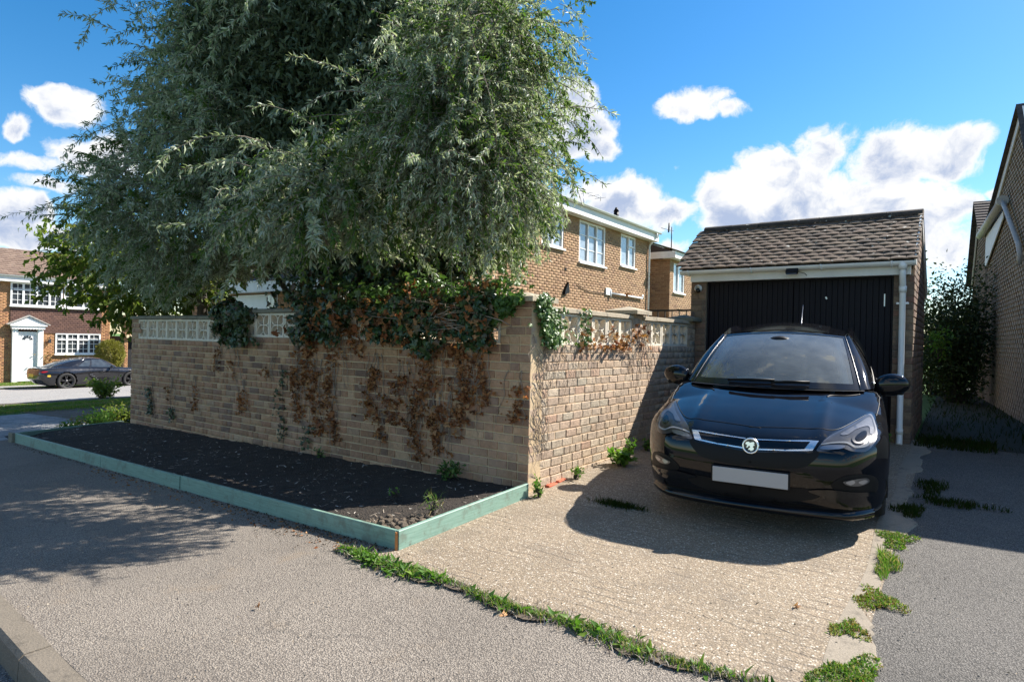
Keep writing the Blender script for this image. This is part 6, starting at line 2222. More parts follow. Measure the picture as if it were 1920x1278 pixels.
def at(u, v, d):
    p = EYE + (fwd + rgt * ((u - 960) / FOCAL) - upv * ((v - 639) / FOCAL)) * d
    return (p.x, p.y, p.z)


# ---- the weeping pear over the wall
TC, TR = np.array([-7.40, 6.25, 5.3]), np.array([3.25, 3.25, 4.9])
tree = thing('weeping_tree', 'large silver leaved weeping tree arching over the garden wall', 'tree', (-6.75, 6.7, -0.05))
rg = np.random.default_rng(77)
mb = MB()
mb.tube(catmull([(-6.75, 6.7, -.2), (-6.7, 6.68, .8), (-6.8, 6.6, 1.8), (-6.85, 6.55, 2.8), (-7.0, 6.45, 4.2), (-7.1, 6.4, 6.2), (-7.2, 6.3, 8.2)], 6), [.21 - .17 * i / 36 for i in range(37)], 12)
mb.build('trunk', BARK, tree)
limbs = [[(-8.55, 6.35, -.2), (-8.62, 6.33, .8), (-8.72, 6.3, 1.55), (-9.05, 6.28, 1.95), (-9.55, 6.2, 2.45), (-10.1, 6.0, 3.1), (-10.6, 5.8, 4.0)],
         [(-8.55, 6.40, -.2), (-8.6, 6.4, .9), (-8.66, 6.42, 1.6), (-8.85, 6.45, 2.2), (-8.9, 6.4, 3.2), (-8.7, 6.2, 4.6), (-8.4, 6.0, 6.2)],
         [(-6.85, 6.55, 2.6), (-6.3, 6.2, 3.4), (-5.6, 5.8, 4.1), (-5.0, 5.4, 4.6), (-4.4, 5.0, 4.75), (-3.8, 4.7, 4.5), (-3.4, 4.45, 4.0)],
         [(-6.85, 6.55, 3.0), (-6.9, 5.9, 3.8), (-7.0, 5.1, 4.6), (-7.1, 4.4, 5.2), (-7.2, 3.8, 5.4), (-7.3, 3.3, 5.2), (-7.4, 3.0, 4.8)],
         [(-6.9, 6.5, 3.4), (-6.3, 6.7, 4.2), (-5.6, 6.9, 5.0), (-5.0, 7.0, 5.6), (-4.6, 7.0, 5.8), (-4.3, 7.0, 5.6), (-4.1, 7.0, 5.2)],
         [(-7.0, 6.45, 4.0), (-7.6, 5.8, 4.8), (-8.3, 5.1, 5.5), (-8.9, 4.5, 6.0), (-9.3, 4.1, 6.1), (-9.6, 3.8, 5.9), (-9.8, 3.6, 5.5)],
         [(-7.0, 6.45, 4.6), (-6.6, 7.1, 5.4), (-6.3, 7.8, 6.0), (-6.1, 8.4, 6.4), (-6.0, 8.9, 6.4), (-6.0, 9.2, 6.1), (-6.0, 9.4, 5.7)],
         [(-7.1, 6.4, 5.4), (-6.6, 5.8, 6.3), (-6.1, 5.2, 7.0), (-5.7, 4.7, 7.4), (-5.4, 4.4, 7.4), (-5.2, 4.1, 7.1), (-5.1, 3.9, 6.7)]]
for k, lp in enumerate(limbs):
    c_ = catmull(lp, 6)
    r_ = .085 if k < 2 else .06
    c_ = c_ if k < 3 else c_[:22]
    MB().tube(c_, [r_ * (1 - .78 * i / (len(c_) - 1)) for i in range(len(c_))], 8).build('limb', BARK, tree)


def floor_z(az):
    """height of the hanging hem of the crown, by direction from its axis"""
    return 2.35


LIMB_PTS = [np.array(catmull(lp, 5)) for lp in limbs] + [np.array(catmull([(-7.0, 6.45, 4.2), (-7.1, 6.4, 6.2), (-7.2, 6.3, 8.2)], 6))]
ALLP = np.concatenate(LIMB_PTS)


def hem(x, y):
    """hem height varies round the crown: low on the left, higher in front of the trunk"""
    px_ = np.array([vis((a, b, 2.2))[0] for a, b in zip(np.atleast_1d(x), np.atleast_1d(y))])
    d_ = np.array([vis((a, b, 2.2))[2] for a, b in zip(np.atleast_1d(x), np.atleast_1d(y))])
    row_ = np.interp(px_, [60, 120, 200, 300, 400, 470, 560, 620, 700, 760, 830, 900, 960, 1010, 1060, 1120], [420, 470, 560, 580, 528, 512, 495, 480, 470, 490, 495, 520, 500, 470, 415, 350])
    return 1.39 + (628 - row_) * d_ / FOCAL


paths, LP, LD_, LLs, LWs, GSEL = [], [], [], [], [], []
NT_ = 9000
LOBE_C = [at(895, 325, 5.6), at(905, 110, 5.8), at(835, 215, 5.7)]
LOBE_U = at(470, 190, 9.8)
LOBE_F = at(600, 385, 6.4)
LOBE_L = at(415, 400, 10.2)
LOBE_R = at(880, 390, 8.6)
CLUS = unit(rg.normal(size=(150, 3)))
CLUS = CLUS[CLUS[:, 2] > -.72]
CLR = rg.uniform(.70, 1.04, len(CLUS))
CLG = rg.random(len(CLUS)) < .16
K = 10
cnt = 0
for i in range(NT_):
    # leafy shoots grow from boughs in the outer crown: most short and arching, some long and hanging
    kc = rg.integers(len(CLUS))
    d = CLUS[kc] + rg.normal(size=3) * .13
    d /= np.linalg.norm(d)
    rr_ = min(1.03, CLR[kc] * rg.uniform(.66, 1.04))
    if i < 1500:                                       # a low bough that leans out to the left
        d = unit(rg.normal(size=3))
        p = np.array(LOBE_L) + d * np.array([1.75, 1.75, 1.55]) * rg.uniform(.45, 1) ** .5
    elif i < 2450:                                     # one higher up on the left
        d = unit(rg.normal(size=3))
        p = np.array(LOBE_U) + d * np.array([1.5, 1.5, 1.6]) * rg.uniform(.4, 1) ** .5
    elif i < 2850:                                     # one that leans out over the bed and catches the sun
        d = unit(rg.normal(size=3))
        p = np.array(LOBE_F) + d * np.array([1.15, .7, .75]) * rg.uniform(.1, 1) ** .5 * rg.uniform(.6, 1.15)
    elif i < 4150:                                     # boughs that overhang the wall corner
        d = unit(rg.normal(size=3))
        p = np.array(LOBE_C[i % 3]) + d * np.array([.42, .42, .58]) * rg.uniform(.3, 1) ** .5
    elif i < 4600:                                     # and one that droops to the right
        d = unit(rg.normal(size=3))
        p = np.array(LOBE_R) + d * np.array([.85, .85, .95]) * rg.uniform(.4, 1) ** .5
    else:
        p = TC + d * TR * rr_ * .94
    th = np.arctan2(d[1], d[0]) % (2 * np.pi)
    out_ = np.array([d[0], d[1], 0.0])
    out_ /= max(np.linalg.norm(out_), .15)
    typ = rg.random()
    long_ = typ < (.12 if i < 1500 else .07 if 1.9 < th < 4.9 else .03)
    hang = typ > .80
    step = rg.uniform(.045, .080) * (2.0 if long_ else 1.35 if hang else 1.0)
    v = out_ * rg.uniform(.3, 1.1) + rg.normal(size=3) * .55 + np.array([0, 0, rg.uniform(-.2, .5)])
    g_ = rg.uniform(.18, .36) if hang else rg.uniform(.05, .20)
    pts = [p.copy()]
    for k in range(K - 1):
        v = v / np.linalg.norm(v) + np.array([0, 0, -g_]) + rg.normal(size=3) * .13
        v /= np.linalg.norm(v)
        p = p + v * step
        pts.append(p.copy())
    pts = np.array(pts)
    h_ = hem(pts[-1:, 0], pts[-1:, 1])[0] + rg.normal() * .13
    low_ = pts[:, 2].min()
    if low_ < h_:
        pts[:, 2] += h_ - low_
        if h_ - low_ > 1.3: continue
    pts[:, 2] = np.maximum(pts[:, 2], 1.75)
    paths.append((pts, .0075 if long_ else .0048, .002))
    nl = int((K - 1) * step / .0125)
    u = np.sort(rg.uniform(.05, 1, nl)) * (K - 1)
    i0 = np.minimum(u.astype(int), K - 2)
    f_ = (u - i0)[:, None]
    q = pts[i0] * (1 - f_) + pts[i0 + 1] * f_
    tv = unit(pts[i0 + 1] - pts[i0])
    sd = unit(np.cross(tv, rg.normal(size=(nl, 3))))
    dd = tv * .65 + sd * rg.uniform(.4, 1.3, (nl, 1)) + np.array([0, 0, -.22]) + rg.normal(size=(nl, 3)) * .18
    LP.append(q); LD_.append(dd)
    ks = .68 if 2850 <= i < 4150 else 1.0
    LLs.append(rg.uniform(.050, .105, nl) * ks); LWs.append(rg.uniform(.013, .024, nl) * ks)
    GSEL.append(np.full(nl, 1 if CLG[kc] and rg.random() < .7 or rg.random() < .04 + .28 * (pts[0, 0] > -4.9) else 0))
LP, LD_, LLs, LWs, GSEL = map(np.concatenate, (LP, LD_, LLs, LWs, GSEL))
tubes_mesh('twigs', paths, TWIG, tree, 'stuff', 4)
a_ = GSEL == 0
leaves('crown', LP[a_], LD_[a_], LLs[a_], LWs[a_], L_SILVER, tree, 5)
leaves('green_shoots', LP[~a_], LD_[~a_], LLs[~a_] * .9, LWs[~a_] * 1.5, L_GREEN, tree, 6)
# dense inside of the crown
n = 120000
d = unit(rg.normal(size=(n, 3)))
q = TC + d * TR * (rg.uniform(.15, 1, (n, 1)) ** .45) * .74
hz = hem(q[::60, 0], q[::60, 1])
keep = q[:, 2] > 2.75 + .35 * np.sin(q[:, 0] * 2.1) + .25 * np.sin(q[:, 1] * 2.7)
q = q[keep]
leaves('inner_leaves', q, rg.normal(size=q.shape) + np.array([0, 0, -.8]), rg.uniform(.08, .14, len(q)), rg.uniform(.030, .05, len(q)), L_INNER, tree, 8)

# ---- ivy up the trunk and over the wall
iv = thing('ivy', 'dark green ivy wrapped thickly round the tree trunk above the wall', 'climber', (-6.75, 6.6, 0))
n = 6500
a = rg.uniform(0, 2 * np.pi, n)
z = rg.uniform(.9, 4.2, n)
rad = (.42 + .42 * np.sin((z - .6) * .9) ** 2) * rg.uniform(.55, 1.1, n)
P = np.stack([-6.5 + rad * np.cos(a) * 1.35, 6.35 + rad * np.sin(a), z], -1)
ivy_leaves('foliage', P, np.stack([np.cos(a), np.sin(a), np.full(n, .25)], -1), rg.uniform(.06, .11, n), L_IVY, iv, 3)
n = 2600
P = np.stack([rg.uniform(-8.4, -5.3, n), rg.uniform(5.3, 6.4, n), rg.uniform(1.6, 2.9, n)], -1)
ivy_leaves('foliage', P, np.tile([0, -1, .4], (n, 1)), rg.uniform(.06, .11, n), L_IVY, iv, 33)

iw = thing('ivy', 'green ivy mat spilling over the wall top beside the corner pillar', 'climber', (-5.0, 4.6, 1.4))


def wall_ivy(n, x0, x1, seed, topz=1.93, botf=None):
    rg = np.random.default_rng(seed)
    x = rg.uniform(x0, x1, n)
    bot = botf(x) if botf else np.full(n, 1.3)
    tz = topz + .07 * np.sin(x * 5.1) + .05 * np.sin(x * 11.7)
    u = rg.uniform(0, 1, n) ** .8
    z = bot + (tz - bot) * u + rg.normal(size=n) * .02
    bul = .10 + .14 * np.sin(np.pi * np.clip((z - 1.1) / .85, 0, 1)) + .05 * np.sin(x * 6.3 + z * 7)
    y = CY - bul * rg.uniform(.25, 1.05, n)
    top = z > tz - .10
    y = np.where(top, CY + rg.uniform(-.25, .30, n), y)
    N = np.stack([rg.normal(size=n) * .2, np.where(top, -.45, -1.0), np.where(top, 1.0, .35)], -1)
    return np.stack([x, y, z], -1), N


botf = lambda x: 1.36 + .10 * np.sin(x * 4.3) + .08 * np.sin(x * 9.1 + 1) - .16 * np.exp(-((x + 4.15) / .35) ** 2) + .13 * np.exp(-((x + 5.35) / .28) ** 2)
P, N = wall_ivy(3100, -6.45, -3.52, 21, 1.88, botf)
ivy_leaves('foliage', P, N, rg.uniform(.030, .088, len(P)), L_IVY, iw, 22)
m_ = np.random.default_rng(3).choice(len(P), 420, False)
ivy_leaves('dead_leaves', P[m_] + np.array([0, -.02, -.01]), N[m_], rg.uniform(.04, .08, 420), L_DEAD, iw, 27, 'stuff', .35)
P, N = wall_ivy(500, -5.9, -3.35, 23, 1.97, lambda x: np.full_like(x, 1.80))
ivy_leaves('top_foliage', P, N, rg.uniform(.04, .075, len(P)), L_IVYL, iw, 24)  # lighter leaves paint a sunlit edge along the top
rgp = np.random.default_rng(29)
n = 330
x = rgp.uniform(-3.72, -3.24, n)
z = 1.80 - rgp.uniform(0, .30, n) * np.clip((-3.18 - x) / .4, .25, 1)
P = np.stack([x, CY - .03 - rgp.uniform(0, .10, n), z], -1)
ivy_leaves('corner_foliage', P, np.tile([0, -1, .5], (n, 1)), rgp.uniform(.035, .075, n), L_IVYL, iw, 30)
# single green leaves one can pick out on the face of the mat
ime = []
for k in range(5):
    o = ivy_leaves('leaf', np.zeros((1, 3)), np.array([[0, 0, 1.0]]), 1.0, L_IVY if k < 3 else L_IVYL, None, 40 + k, None, .10)
    ime.append(o.data); bpy.data.objects.remove(o)
dme = []
for k in range(6):
    o = ivy_leaves('leaf', np.zeros((1, 3)), np.array([[0, 0, 1.0]]), 1.0, L_DEAD, None, 60 + k, None, .38)
    dme.append(o.data); bpy.data.objects.remove(o)


def single_leaves(parent, P, sizes, meshes, seed, ndir=(0, -1, .2)):
    rr = random.Random(seed)
    for p, s in zip(P, sizes):
        o = bpy.data.objects.new('leaf', meshes[rr.randrange(len(meshes))])
        COL.objects.link(o)
        q = (Vector(ndir) + Vector((rr.uniform(-.4, .4), rr.uniform(-.4, .4), rr.uniform(-.4, .4)))).to_track_quat('Z', 'Y')
        o.matrix_world = Matrix.Translation(Vector(p)) @ q.to_matrix().to_4x4() @ Matrix.Rotation(rr.uniform(-.7, .7), 4, 'Z') @ Matrix.Scale(float(s), 4)
        attach(o, parent)


P, N = wall_ivy(140, -6.6, -3.6, 25, 1.9, botf)
P[:, 1] -= .035
single_leaves(iw, P, rg.uniform(.065, .10, len(P)), ime, 5)


def stems(name, parent, pts_list, r0_, m, K=10):
    tubes_mesh(name, [(p, r0_, r0_ * .45) for p in pts_list], m, parent, 'stuff', 5)


def runner(x, z0_, z1_, yoff, seed, wob=.10, K=10, side=False):
    rr = random.Random(seed)
    out = []
    xx = x
    for k in range(K):
        xx += rr.uniform(-wob, wob) * .5
        z_ = z0_ + (z1_ - z0_) * k / (K - 1)
        out.append((xx, CY - yoff - rr.uniform(0, .02), z_) if not side else (CX + yoff + rr.uniform(0, .02), xx, z_))
    return out


stems('stems', iw, [runner(-4.4 + .1 * k, 1.45 + .05 * (k % 4), 1.55 + .12 * (k % 5), .22, 70 + k, .5) for k in range(9)], .0055, DEADSTEM)

di = thing('dead_ivy', 'dead brown ivy hanging in streaks down the shaded brick wall', 'climber', (-5.0, 4.66, 0.6))
streaks = [  # centre x, half width, top z, bottom z, count
    (-6.45, .20, 1.60, .78, 380), (-6.62, .12, 1.0, .30, 160), (-6.25, .16, .95, .18, 210), (-5.95, .13, .92, .12, 220), (-6.0, .25, 1.30, .8, 60),
    (-5.25, .14, 1.05, .50, 150), (-5.1, .10, .62, .25, 60), (-4.85, .16, .98, .45, 160), (-4.55, .15, .62, .12, 150), (-4.5, .28, 1.25, .55, 330), (-4.25, .14, .70, .20, 150), (-4.0, .22, 1.32, .80, 260),
    (-3.95, .16, .85, .42, 150), (-4.2, .10, .45, .25, 30), (-3.75, .15, 1.25, .75, 130), (-5.6, .30, 1.5, 1.15, 160), (-3.35, .10, .95, .60, 90),
    (-7.9, .16, .62, .30, 80), (-8.05, .10, 1.0, .75, 30), (-8.5, .10, 1.05, .85, 25), (-9.0, .12, .60, .25, 45), (-9.8, .10, .55, .30, 20), (-7.2, .14, .95, .8, 30), (-8.35, .06, 1.2, 1.05, 14)]
PP = []
rg2 = np.random.default_rng(31)
for cx, hw, zt_, zb_, c_ in streaks:
    c_ = int(c_ * .68)
    z = zb_ + (zt_ - zb_) * rg2.uniform(0, 1, c_) ** .9
    x = cx + rg2.normal(size=c_) * hw * rg2.choice([.22, .6], c_) + .07 * np.sin(z * 6 + cx)
    PP.append(np.stack([x, CY - .018 - np.abs(rg2.normal(size=c_)) * .028, z], -1))
PP = np.concatenate(PP)
ivy_leaves('leaves', PP, np.tile([0, -1.0, .1], (len(PP), 1)), rg2.uniform(.018, .043, len(PP)), L_DEAD, di, 32, 'stuff', .40)
sel = rg2.choice(np.where(PP[:, 0] > -7.0)[0], 170, False)
single_leaves(di, PP[sel] + np.array([0, -.015, 0]), rg2.uniform(.045, .078, len(sel)), dme, 9)
x = rg2.uniform(-6.6, -3.6, 46)
single_leaves(di, np.stack([x, CY - .28 + .06 * rg2.normal(size=46), rg2.uniform(1.32, 1.78, 46)], -1), rg2.uniform(.05, .09, 46), dme, 10)
stems('stems', di, [runner(cx + random.uniform(-hw, hw), zt_ + .15, zb_ - .02, .012, 200 + 7 * i + j, .07) for i, (cx, hw, zt_, zb_, c_) in enumerate(streaks) for j in range(6 if c_ > 100 else 3)], .0046, DEADSTEM)
lowstem = thing('ivy', 'thin green ivy strands low on the left part of the shaded wall', 'climber', (-7.0, 4.66, .3))
for k, (cx, zt_, zb_, c_) in enumerate([(-6.95, .95, .05, 70), (-10.45, .48, .05, 80), (-9.75, .22, .02, 40), (-6.45, .30, -.0, 30)]):
    z = rg2.uniform(zb_, zt_, c_)
    x = cx + rg2.normal(size=c_) * .06 + .05 * np.sin(z * 9)
    ivy_leaves('foliage', np.stack([x, CY - .03 - rg2.uniform(0, .03, c_), z], -1), np.tile([0, -1, .2], (c_, 1)), rg2.uniform(.025, .05, c_), L_IVY, lowstem, 90 + k)
stems('stems', lowstem, [runner(cx, zt_, zb_, .012, 400 + k, .06) for k, (cx, zt_, zb_) in enumerate([(-6.95, 1.0, .02), (-10.45, .5, .0), (-9.75, .25, 0), (-10.35, .55, .0)])], .004, BARK)

ic = thing('ivy', 'dark rounded ivy clump hiding the stepped pillar in the long wall', 'climber', (-8.0, 4.6, 1.5))
n = 1150
d = unit(rg.normal(size=(n, 3)))
fz = 1 + .30 * np.sin(3 * np.arctan2(d[:, 2], d[:, 0]) + .8) + .16 * np.sin(7 * np.arctan2(d[:, 2], d[:, 0]))
P = np.array([-8.05, 4.64, 1.58]) + d * np.array([.36, .24, .27]) * (fz * rg.uniform(.25, 1, n) ** .5)[:, None]
P = P[(P[:, 1] < 4.95)]
ivy_leaves('foliage', P, d[:len(P)] + np.array([0, -.5, .2]), rg.uniform(.035, .085, len(P)), L_IVY, ic, 51)
n = 420
P = np.stack([-7.88 + rg.normal(size=n) * .13, CY - .06 - rg.uniform(0, .10, n), rg.uniform(1.24, 1.5, n)], -1)
ivy_leaves('foliage', P, np.tile([0, -1, .1], (n, 1)), rg.uniform(.05, .08, n), L_IVY, ic, 52)

ip = thing('ivy', 'bright green ivy trailing down the sunny side of the corner pillar', 'climber', (-3.15, 4.85, 1.5))
n = 520
z = rg.uniform(1.33, 1.80, n)
yv = 4.80 + (1.80 - z) * .42 + rg.normal(size=n) * (.055 + .03 * (1.8 - z))
P = np.stack([CX + .03 + rg.uniform(0, .07, n), yv, z], -1)
ivy_leaves('foliage', P, np.tile([1, -.3, .4], (n, 1)), rg.uniform(.03, .058, n), L_IVYL, ip, 53)
n = 300
z = rg.uniform(1.34, 1.72, n)
P = np.stack([CX + .02 + rg.uniform(0, .05, n), rg.uniform(4.95, 5.75, n), z], -1)
P = P[(np.sin(P[:, 1] * 9) + rg.normal(size=n) * .6) > .1]
ivy_leaves('foliage', P, np.tile([1, -.3, .4], (len(P), 1)), rg.uniform(.028, .05, len(P)), L_IVYL, ip, 54)

ds = thing('dead_ivy', 'bleached dead ivy stems and brown leaves on the sunlit wall blocks', 'climber', (-3.15, 6.2, 1.4))
st_ = []
for k in range(95):
    y0 = random.choice([random.uniform(4.72, 5.0), random.uniform(4.72, 5.0), random.uniform(5.1, 6.1), random.uniform(6.75, 7.25), random.uniform(7.1, 7.5)])
    zt_ = random.uniform(1.2, 1.70) if y0 > 5.05 else random.uniform(.5, 1.5)
    st_.append(runner(y0, zt_, zt_ - random.uniform(.15, .45), .016, 600 + k, .09, 10, True))
stems('stems', ds, st_, .0035, DEADSTEM)
n = 95
yv = np.concatenate([rg.uniform(5.55, 6.2, 35), rg.uniform(6.2, 6.9, 45), rg.uniform(6.85, 7.3, 15)])
z = np.where(yv < 6.85, 1.30 + np.abs(rg.normal(size=n)) * .12, rg.uniform(1.3, 1.65, n))
P = np.stack([CX + .025 + rg.uniform(0, .04, n), yv, z], -1)
ivy_leaves('leaves', P, np.tile([1, -.2, .2], (n, 1)), rg.uniform(.03, .06, n), L_DEAD, ds, 55, 'stuff', .4)

# ---- tree with large yellow green leaves at the left
lt = thing('cherry_tree', 'leafy yellow green tree behind the left end of the wall', 'tree', (-14.2, 6.6, -.3))
c0 = EYE + (fwd + rgt * ((268 - 960) / FOCAL) - upv * ((505 - 639) / FOCAL)) * 12.6
C0 = np.array(c0)
tk = EYE + (fwd + rgt * ((380 - 960) / FOCAL) - upv * ((560 - 639) / FOCAL)) * 12.4
mb = MB()
mb.tube(catmull([(tk.x, tk.y, -.4), (tk.x, tk.y, 1.2), (tk.x - .05, tk.y, 2.2), (tk.x - .7, tk.y + .1, 2.9), (tk.x - 1.6, tk.y + .2, 3.4)], 6), [.13 - .09 * i / 24 for i in range(25)], 9)
mb.tube(catmull([(tk.x - .02, tk.y, 1.9), (tk.x - .5, tk.y, 2.3), (tk.x - 1.3, tk.y - .2, 2.4), (tk.x - 2.3, tk.y - .3, 2.7)], 6), [.07 - .05 * i / 18 for i in range(19)], 7)
mb.build('trunk', BARK, lt)
rg3 = np.random.default_rng(91)
LPc, LDc, pth = [], [], []
for i in range(430):
    d = unit(rg3.normal(size=3))
    p = C0 + np.array([rgt.x, rgt.y, 0]) * d[0] * 1.62 + np.array([fwd.x, fwd.y, 0]) * d[1] * 1.3 + np.array([0, 0, d[2] * 1.05 + .1])
    p = C0 + (p - C0) * rg3.uniform(.35, 1)
    if rg3.random() < .08: p = C0 + (p - C0) * 1.12
    v = unit((p - C0) * np.array([1, 1, .4]) + rg3.normal(size=3) * .4)
    pts = [p]
    for k in range(7):
        v = unit(v + np.array([0, 0, -.09]) + rg3.normal(size=3) * .12)
        pts.append(pts[-1] + v * .085)
    pts = np.array(pts)
    pth.append((pts, .009, .003))
    for k in range(26):
        u = rg3.uniform(0, 6.99)
        j = int(u)
        LPc.append(pts[j] + (pts[j + 1] - pts[j]) * (u - j))
        LDc.append((pts[j + 1] - pts[j]) / .085 * .6 + rg3.normal(size=3) * .6 + np.array([0, 0, -.5]))
for i in range(26):                                    # the spray that reaches out to the upper left
    u = i / 25
    q0 = EYE + (fwd + rgt * ((60 + 150 * u - 960) / FOCAL) - upv * ((425 + 55 * u - 639) / FOCAL)) * 12.4
    for k in range(7):
        LPc.append(np.array(q0) + rg3.normal(size=3) * .09)
        LDc.append(rg3.normal(size=3) * .6 + np.array([0, 0, -.6]))
LPc, LDc = np.array(LPc), np.array(LDc)
n = len(LPc)
leaves('crown', LPc, LDc, rg3.uniform(.09, .16, n), rg3.uniform(.05, .085, n), L_CHERRY, lt, 92, .3, .12)
tubes_mesh('twigs', pth, BARK, lt, 'stuff', 4)

# ---- shrubs


def shrub(name, label, c, rad, n, m, L_, W_, seed, cat='shrub', up=0.6, nstem=14, ground=None):
    rg = np.random.default_rng(seed)
    c = np.array(c, float)
    base = c - np.array([0, 0, rad[2]])
    s = thing(name, label, cat, tuple(base))
    P, D = [], []
    pth = []
    for i in range(nstem):
        d = unit(rg.normal(size=3) * np.array([1, 1, .5]) + np.array([0, 0, .5]))
        tip = c + d * np.array(rad) * rg.uniform(.65, 1.0)
        tip[2] = max(tip[2], base[2] + .08)
        b0 = base + rg.normal(size=3) * np.array([.06, .06, 0]) * rad[0] * 2
        t_ = np.linspace(0, 1, 8)[:, None]
        pts = b0 * (1 - t_) + tip * t_ + np.array([0, 0, 1]) * np.sin(np.pi * t_) * .15 * rad[2] + rg.normal(size=(8, 3)) * .012
        pth.append((pts, .006 + .004 * rad[0], .002))
    per = n // nstem
    for pts, _a, _b in pth:
        u = rg.uniform(1.2, 6.999, per)
        j = u.astype(int)
        q = pts[j] + (pts[j + 1] - pts[j]) * (u - j)[:, None]
        spread = np.array(rad) * .20
        P.append(q + rg.normal(size=(per, 3)) * spread)
        D.append(unit(pts[j + 1] - pts[j]) * .5 + rg.normal(size=(per, 3)) * .7 + np.array([0, 0, up - .5]))
    P, D = np.concatenate(P), np.concatenate(D)
    P[:, 2] = np.maximum(P[:, 2], base[2] + .02)
    leaves('foliage', P, D, rg.uniform(.6, 1.2, len(P)) * L_, rg.uniform(.7, 1.2, len(P)) * W_, m, s, seed + 1, .25, .12)
    tubes_mesh('stems', pth, BARK, s, 'stuff', 4)
    return s


def ball(name, label, c, rad, n, m, L_, W_, seed):
    rg = np.random.default_rng(seed)
    s = thing(name, label, 'shrub', (c[0], c[1], c[2] - rad[2]))
    d = unit(rg.normal(size=(n, 3)))
    f = 1 + .05 * np.sin(d[:, 0] * 9 + d[:, 2] * 7) + .04 * np.sin(d[:, 1] * 13)
    P = np.array(c) + d * np.array(rad) * (f * rg.uniform(.80, 1.0, n))[:, None]
    leaves('foliage', P, d + rg.normal(size=(n, 3)) * .6, rg.uniform(.6, 1.3, n) * L_, rg.uniform(.7, 1.2, n) * W_, m, s, seed + 1, .2, .1)
    MB().tube([(c[0], c[1], c[2] - rad[2] - .1), (c[0], c[1], c[2])], .05, 7).build('stem', BARK, s)
    return s




ball('topiary_bush', 'round clipped yellow green bush beside the lower window across the road', at(207, 663, 30.5), (.62, .62, .68), 7000, L_TOPI, .07, .04, 301)
shrub('garden_shrub', 'bronze and green shrub in front of the white door across the road', at(72, 672, 31.5), (.95, 1.0, .80), 3200, L_BERB, .15, .06, 303, nstem=30)
shrub('garden_shrub', 'green bushy shrub at the far left edge behind the coupe', at(12, 680, 31.5), (.80, .8, .75), 1800, L_CHERRY, .14, .06, 304, nstem=20)
shrub('verge_shrub', 'small leafy shrub on the grass verge in front of the coupe', at(196, 727, 19.0), (.42, .5, .33), 900, L_CHERRY, .13, .055, 305, nstem=22)
shrub('bed_shrub', 'low green shrub at the wall end of the soil bed', at(222, 777, 11.3), (.30, .32, .24), 1100, L_CHERRY, .07, .03, 306, nstem=20)
shrub('bed_shrub', 'pale sprawling weedy shrub between the soil bed and the block path', at(186, 786, 10.9), (.36, .30, .18), 700, L_WEED, .08, .03, 307, nstem=18)
shrub('bed_weed', 'small bright weed beside the teal board at the left end', at(126, 800, 10.4), (.16, .16, .11), 200, L_WEED, .08, .035, 308, 'weed')
shrub('bed_weed', 'dark reddish dead looking weed beside the pale shrub in the bed', at(148, 795, 10.6), (.15, .15, .14), 150, L_BERB, .05, .014, 309, 'weed')
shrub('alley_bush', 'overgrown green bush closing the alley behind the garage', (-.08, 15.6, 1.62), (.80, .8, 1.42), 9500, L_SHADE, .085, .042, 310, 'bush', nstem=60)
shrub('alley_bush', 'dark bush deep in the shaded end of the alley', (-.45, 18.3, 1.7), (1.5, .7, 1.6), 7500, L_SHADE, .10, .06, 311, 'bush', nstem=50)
shrub('alley_bush', 'light sprays of foliage low beside the garage wall in the alley', (-.35, 14.4, 1.55), (.22, .25, .35), 260, L_WEED, .08, .04, 312, 'bush', nstem=14)

# ---- weeds and grass along the joints


def weed(label, x, y, r_, h_, n, m, seed, L_=.07, W_=.028, name='weed', up=.9):
    return shrub(name, label, (x, y, zgf(x, y) + h_ * .5 + (.085 if (y > 3.12 and y < 4.69 and x < -3.2) else .01)), (r_, r_, h_ * .5), n, m, L_, W_, seed, 'weed', up, max(8, n // 16))


weed('leafy weed at the foot of the sunny wall beside the corner of the teal board', -3.06, 4.72, .07, .17, 130, L_WEED, 401, .045, .018)
weed('small rosette weed by the red footing brick at the sunny wall', -3.07, 5.38, .065, .10, 80, L_WEED, 402, .045, .022)
weed('broad leaved pale green weed against the middle of the sunny wall', -2.95, 6.10, .13, .17, 150, L_WEED, 403, .085, .05)
weed('small upright weed touching the sunny wall beside the shadow edge', -3.06, 6.62, .06, .20, 90, L_WEED, 404, .05, .03)
weed('tiny weed farthest along the sunny wall, nearest the car', -3.02, 6.98, .07, .12, 80, L_WEED, 405, .05, .03)
weed('green weed against the shaded wall in the soil bed', -4.0, 4.56, .12, .20, 170, L_IVYL, 406, .055, .03)
weed('thin grassy weed on the soil in the sunny corner of the bed', -3.35, 3.62, .10, .14, 60, L_GRASS, 407, .11, .006)
weed('green weed at the base of the garage downpipe', -.75, 8.75, .10, .22, 130, L_WEED, 408, .06, .03)
weed('tiny seedling on the dark soil bed', -3.9, 3.75, .045, .05, 18, L_WEED, 409, .04, .02)
weed('small weed under the wall in the shaded soil bed', -6.05, 4.6, .07, .13, 70, L_IVYL, 410, .04, .02)

strip = thing('weed_strip', 'strip of grass and weeds along the joint between pavement and driveway', 'weeds', (-2.2, 2.82, -.1))
rg4 = np.random.default_rng(501)


def strip_pts(n, seed, f):
    rg = np.random.default_rng(seed)
    out = []
    while len(out) < n:
        x = rg.uniform(-3.5, -.55)
        w_, dens_ = f(x)
        if rg.random() > dens_: continue
        yy = DY - .02 + rg.normal() * w_ + .025 * np.sin(x * 7)
        out.append((x, yy, zgf(x, yy) + .004))
    return np.array(out)


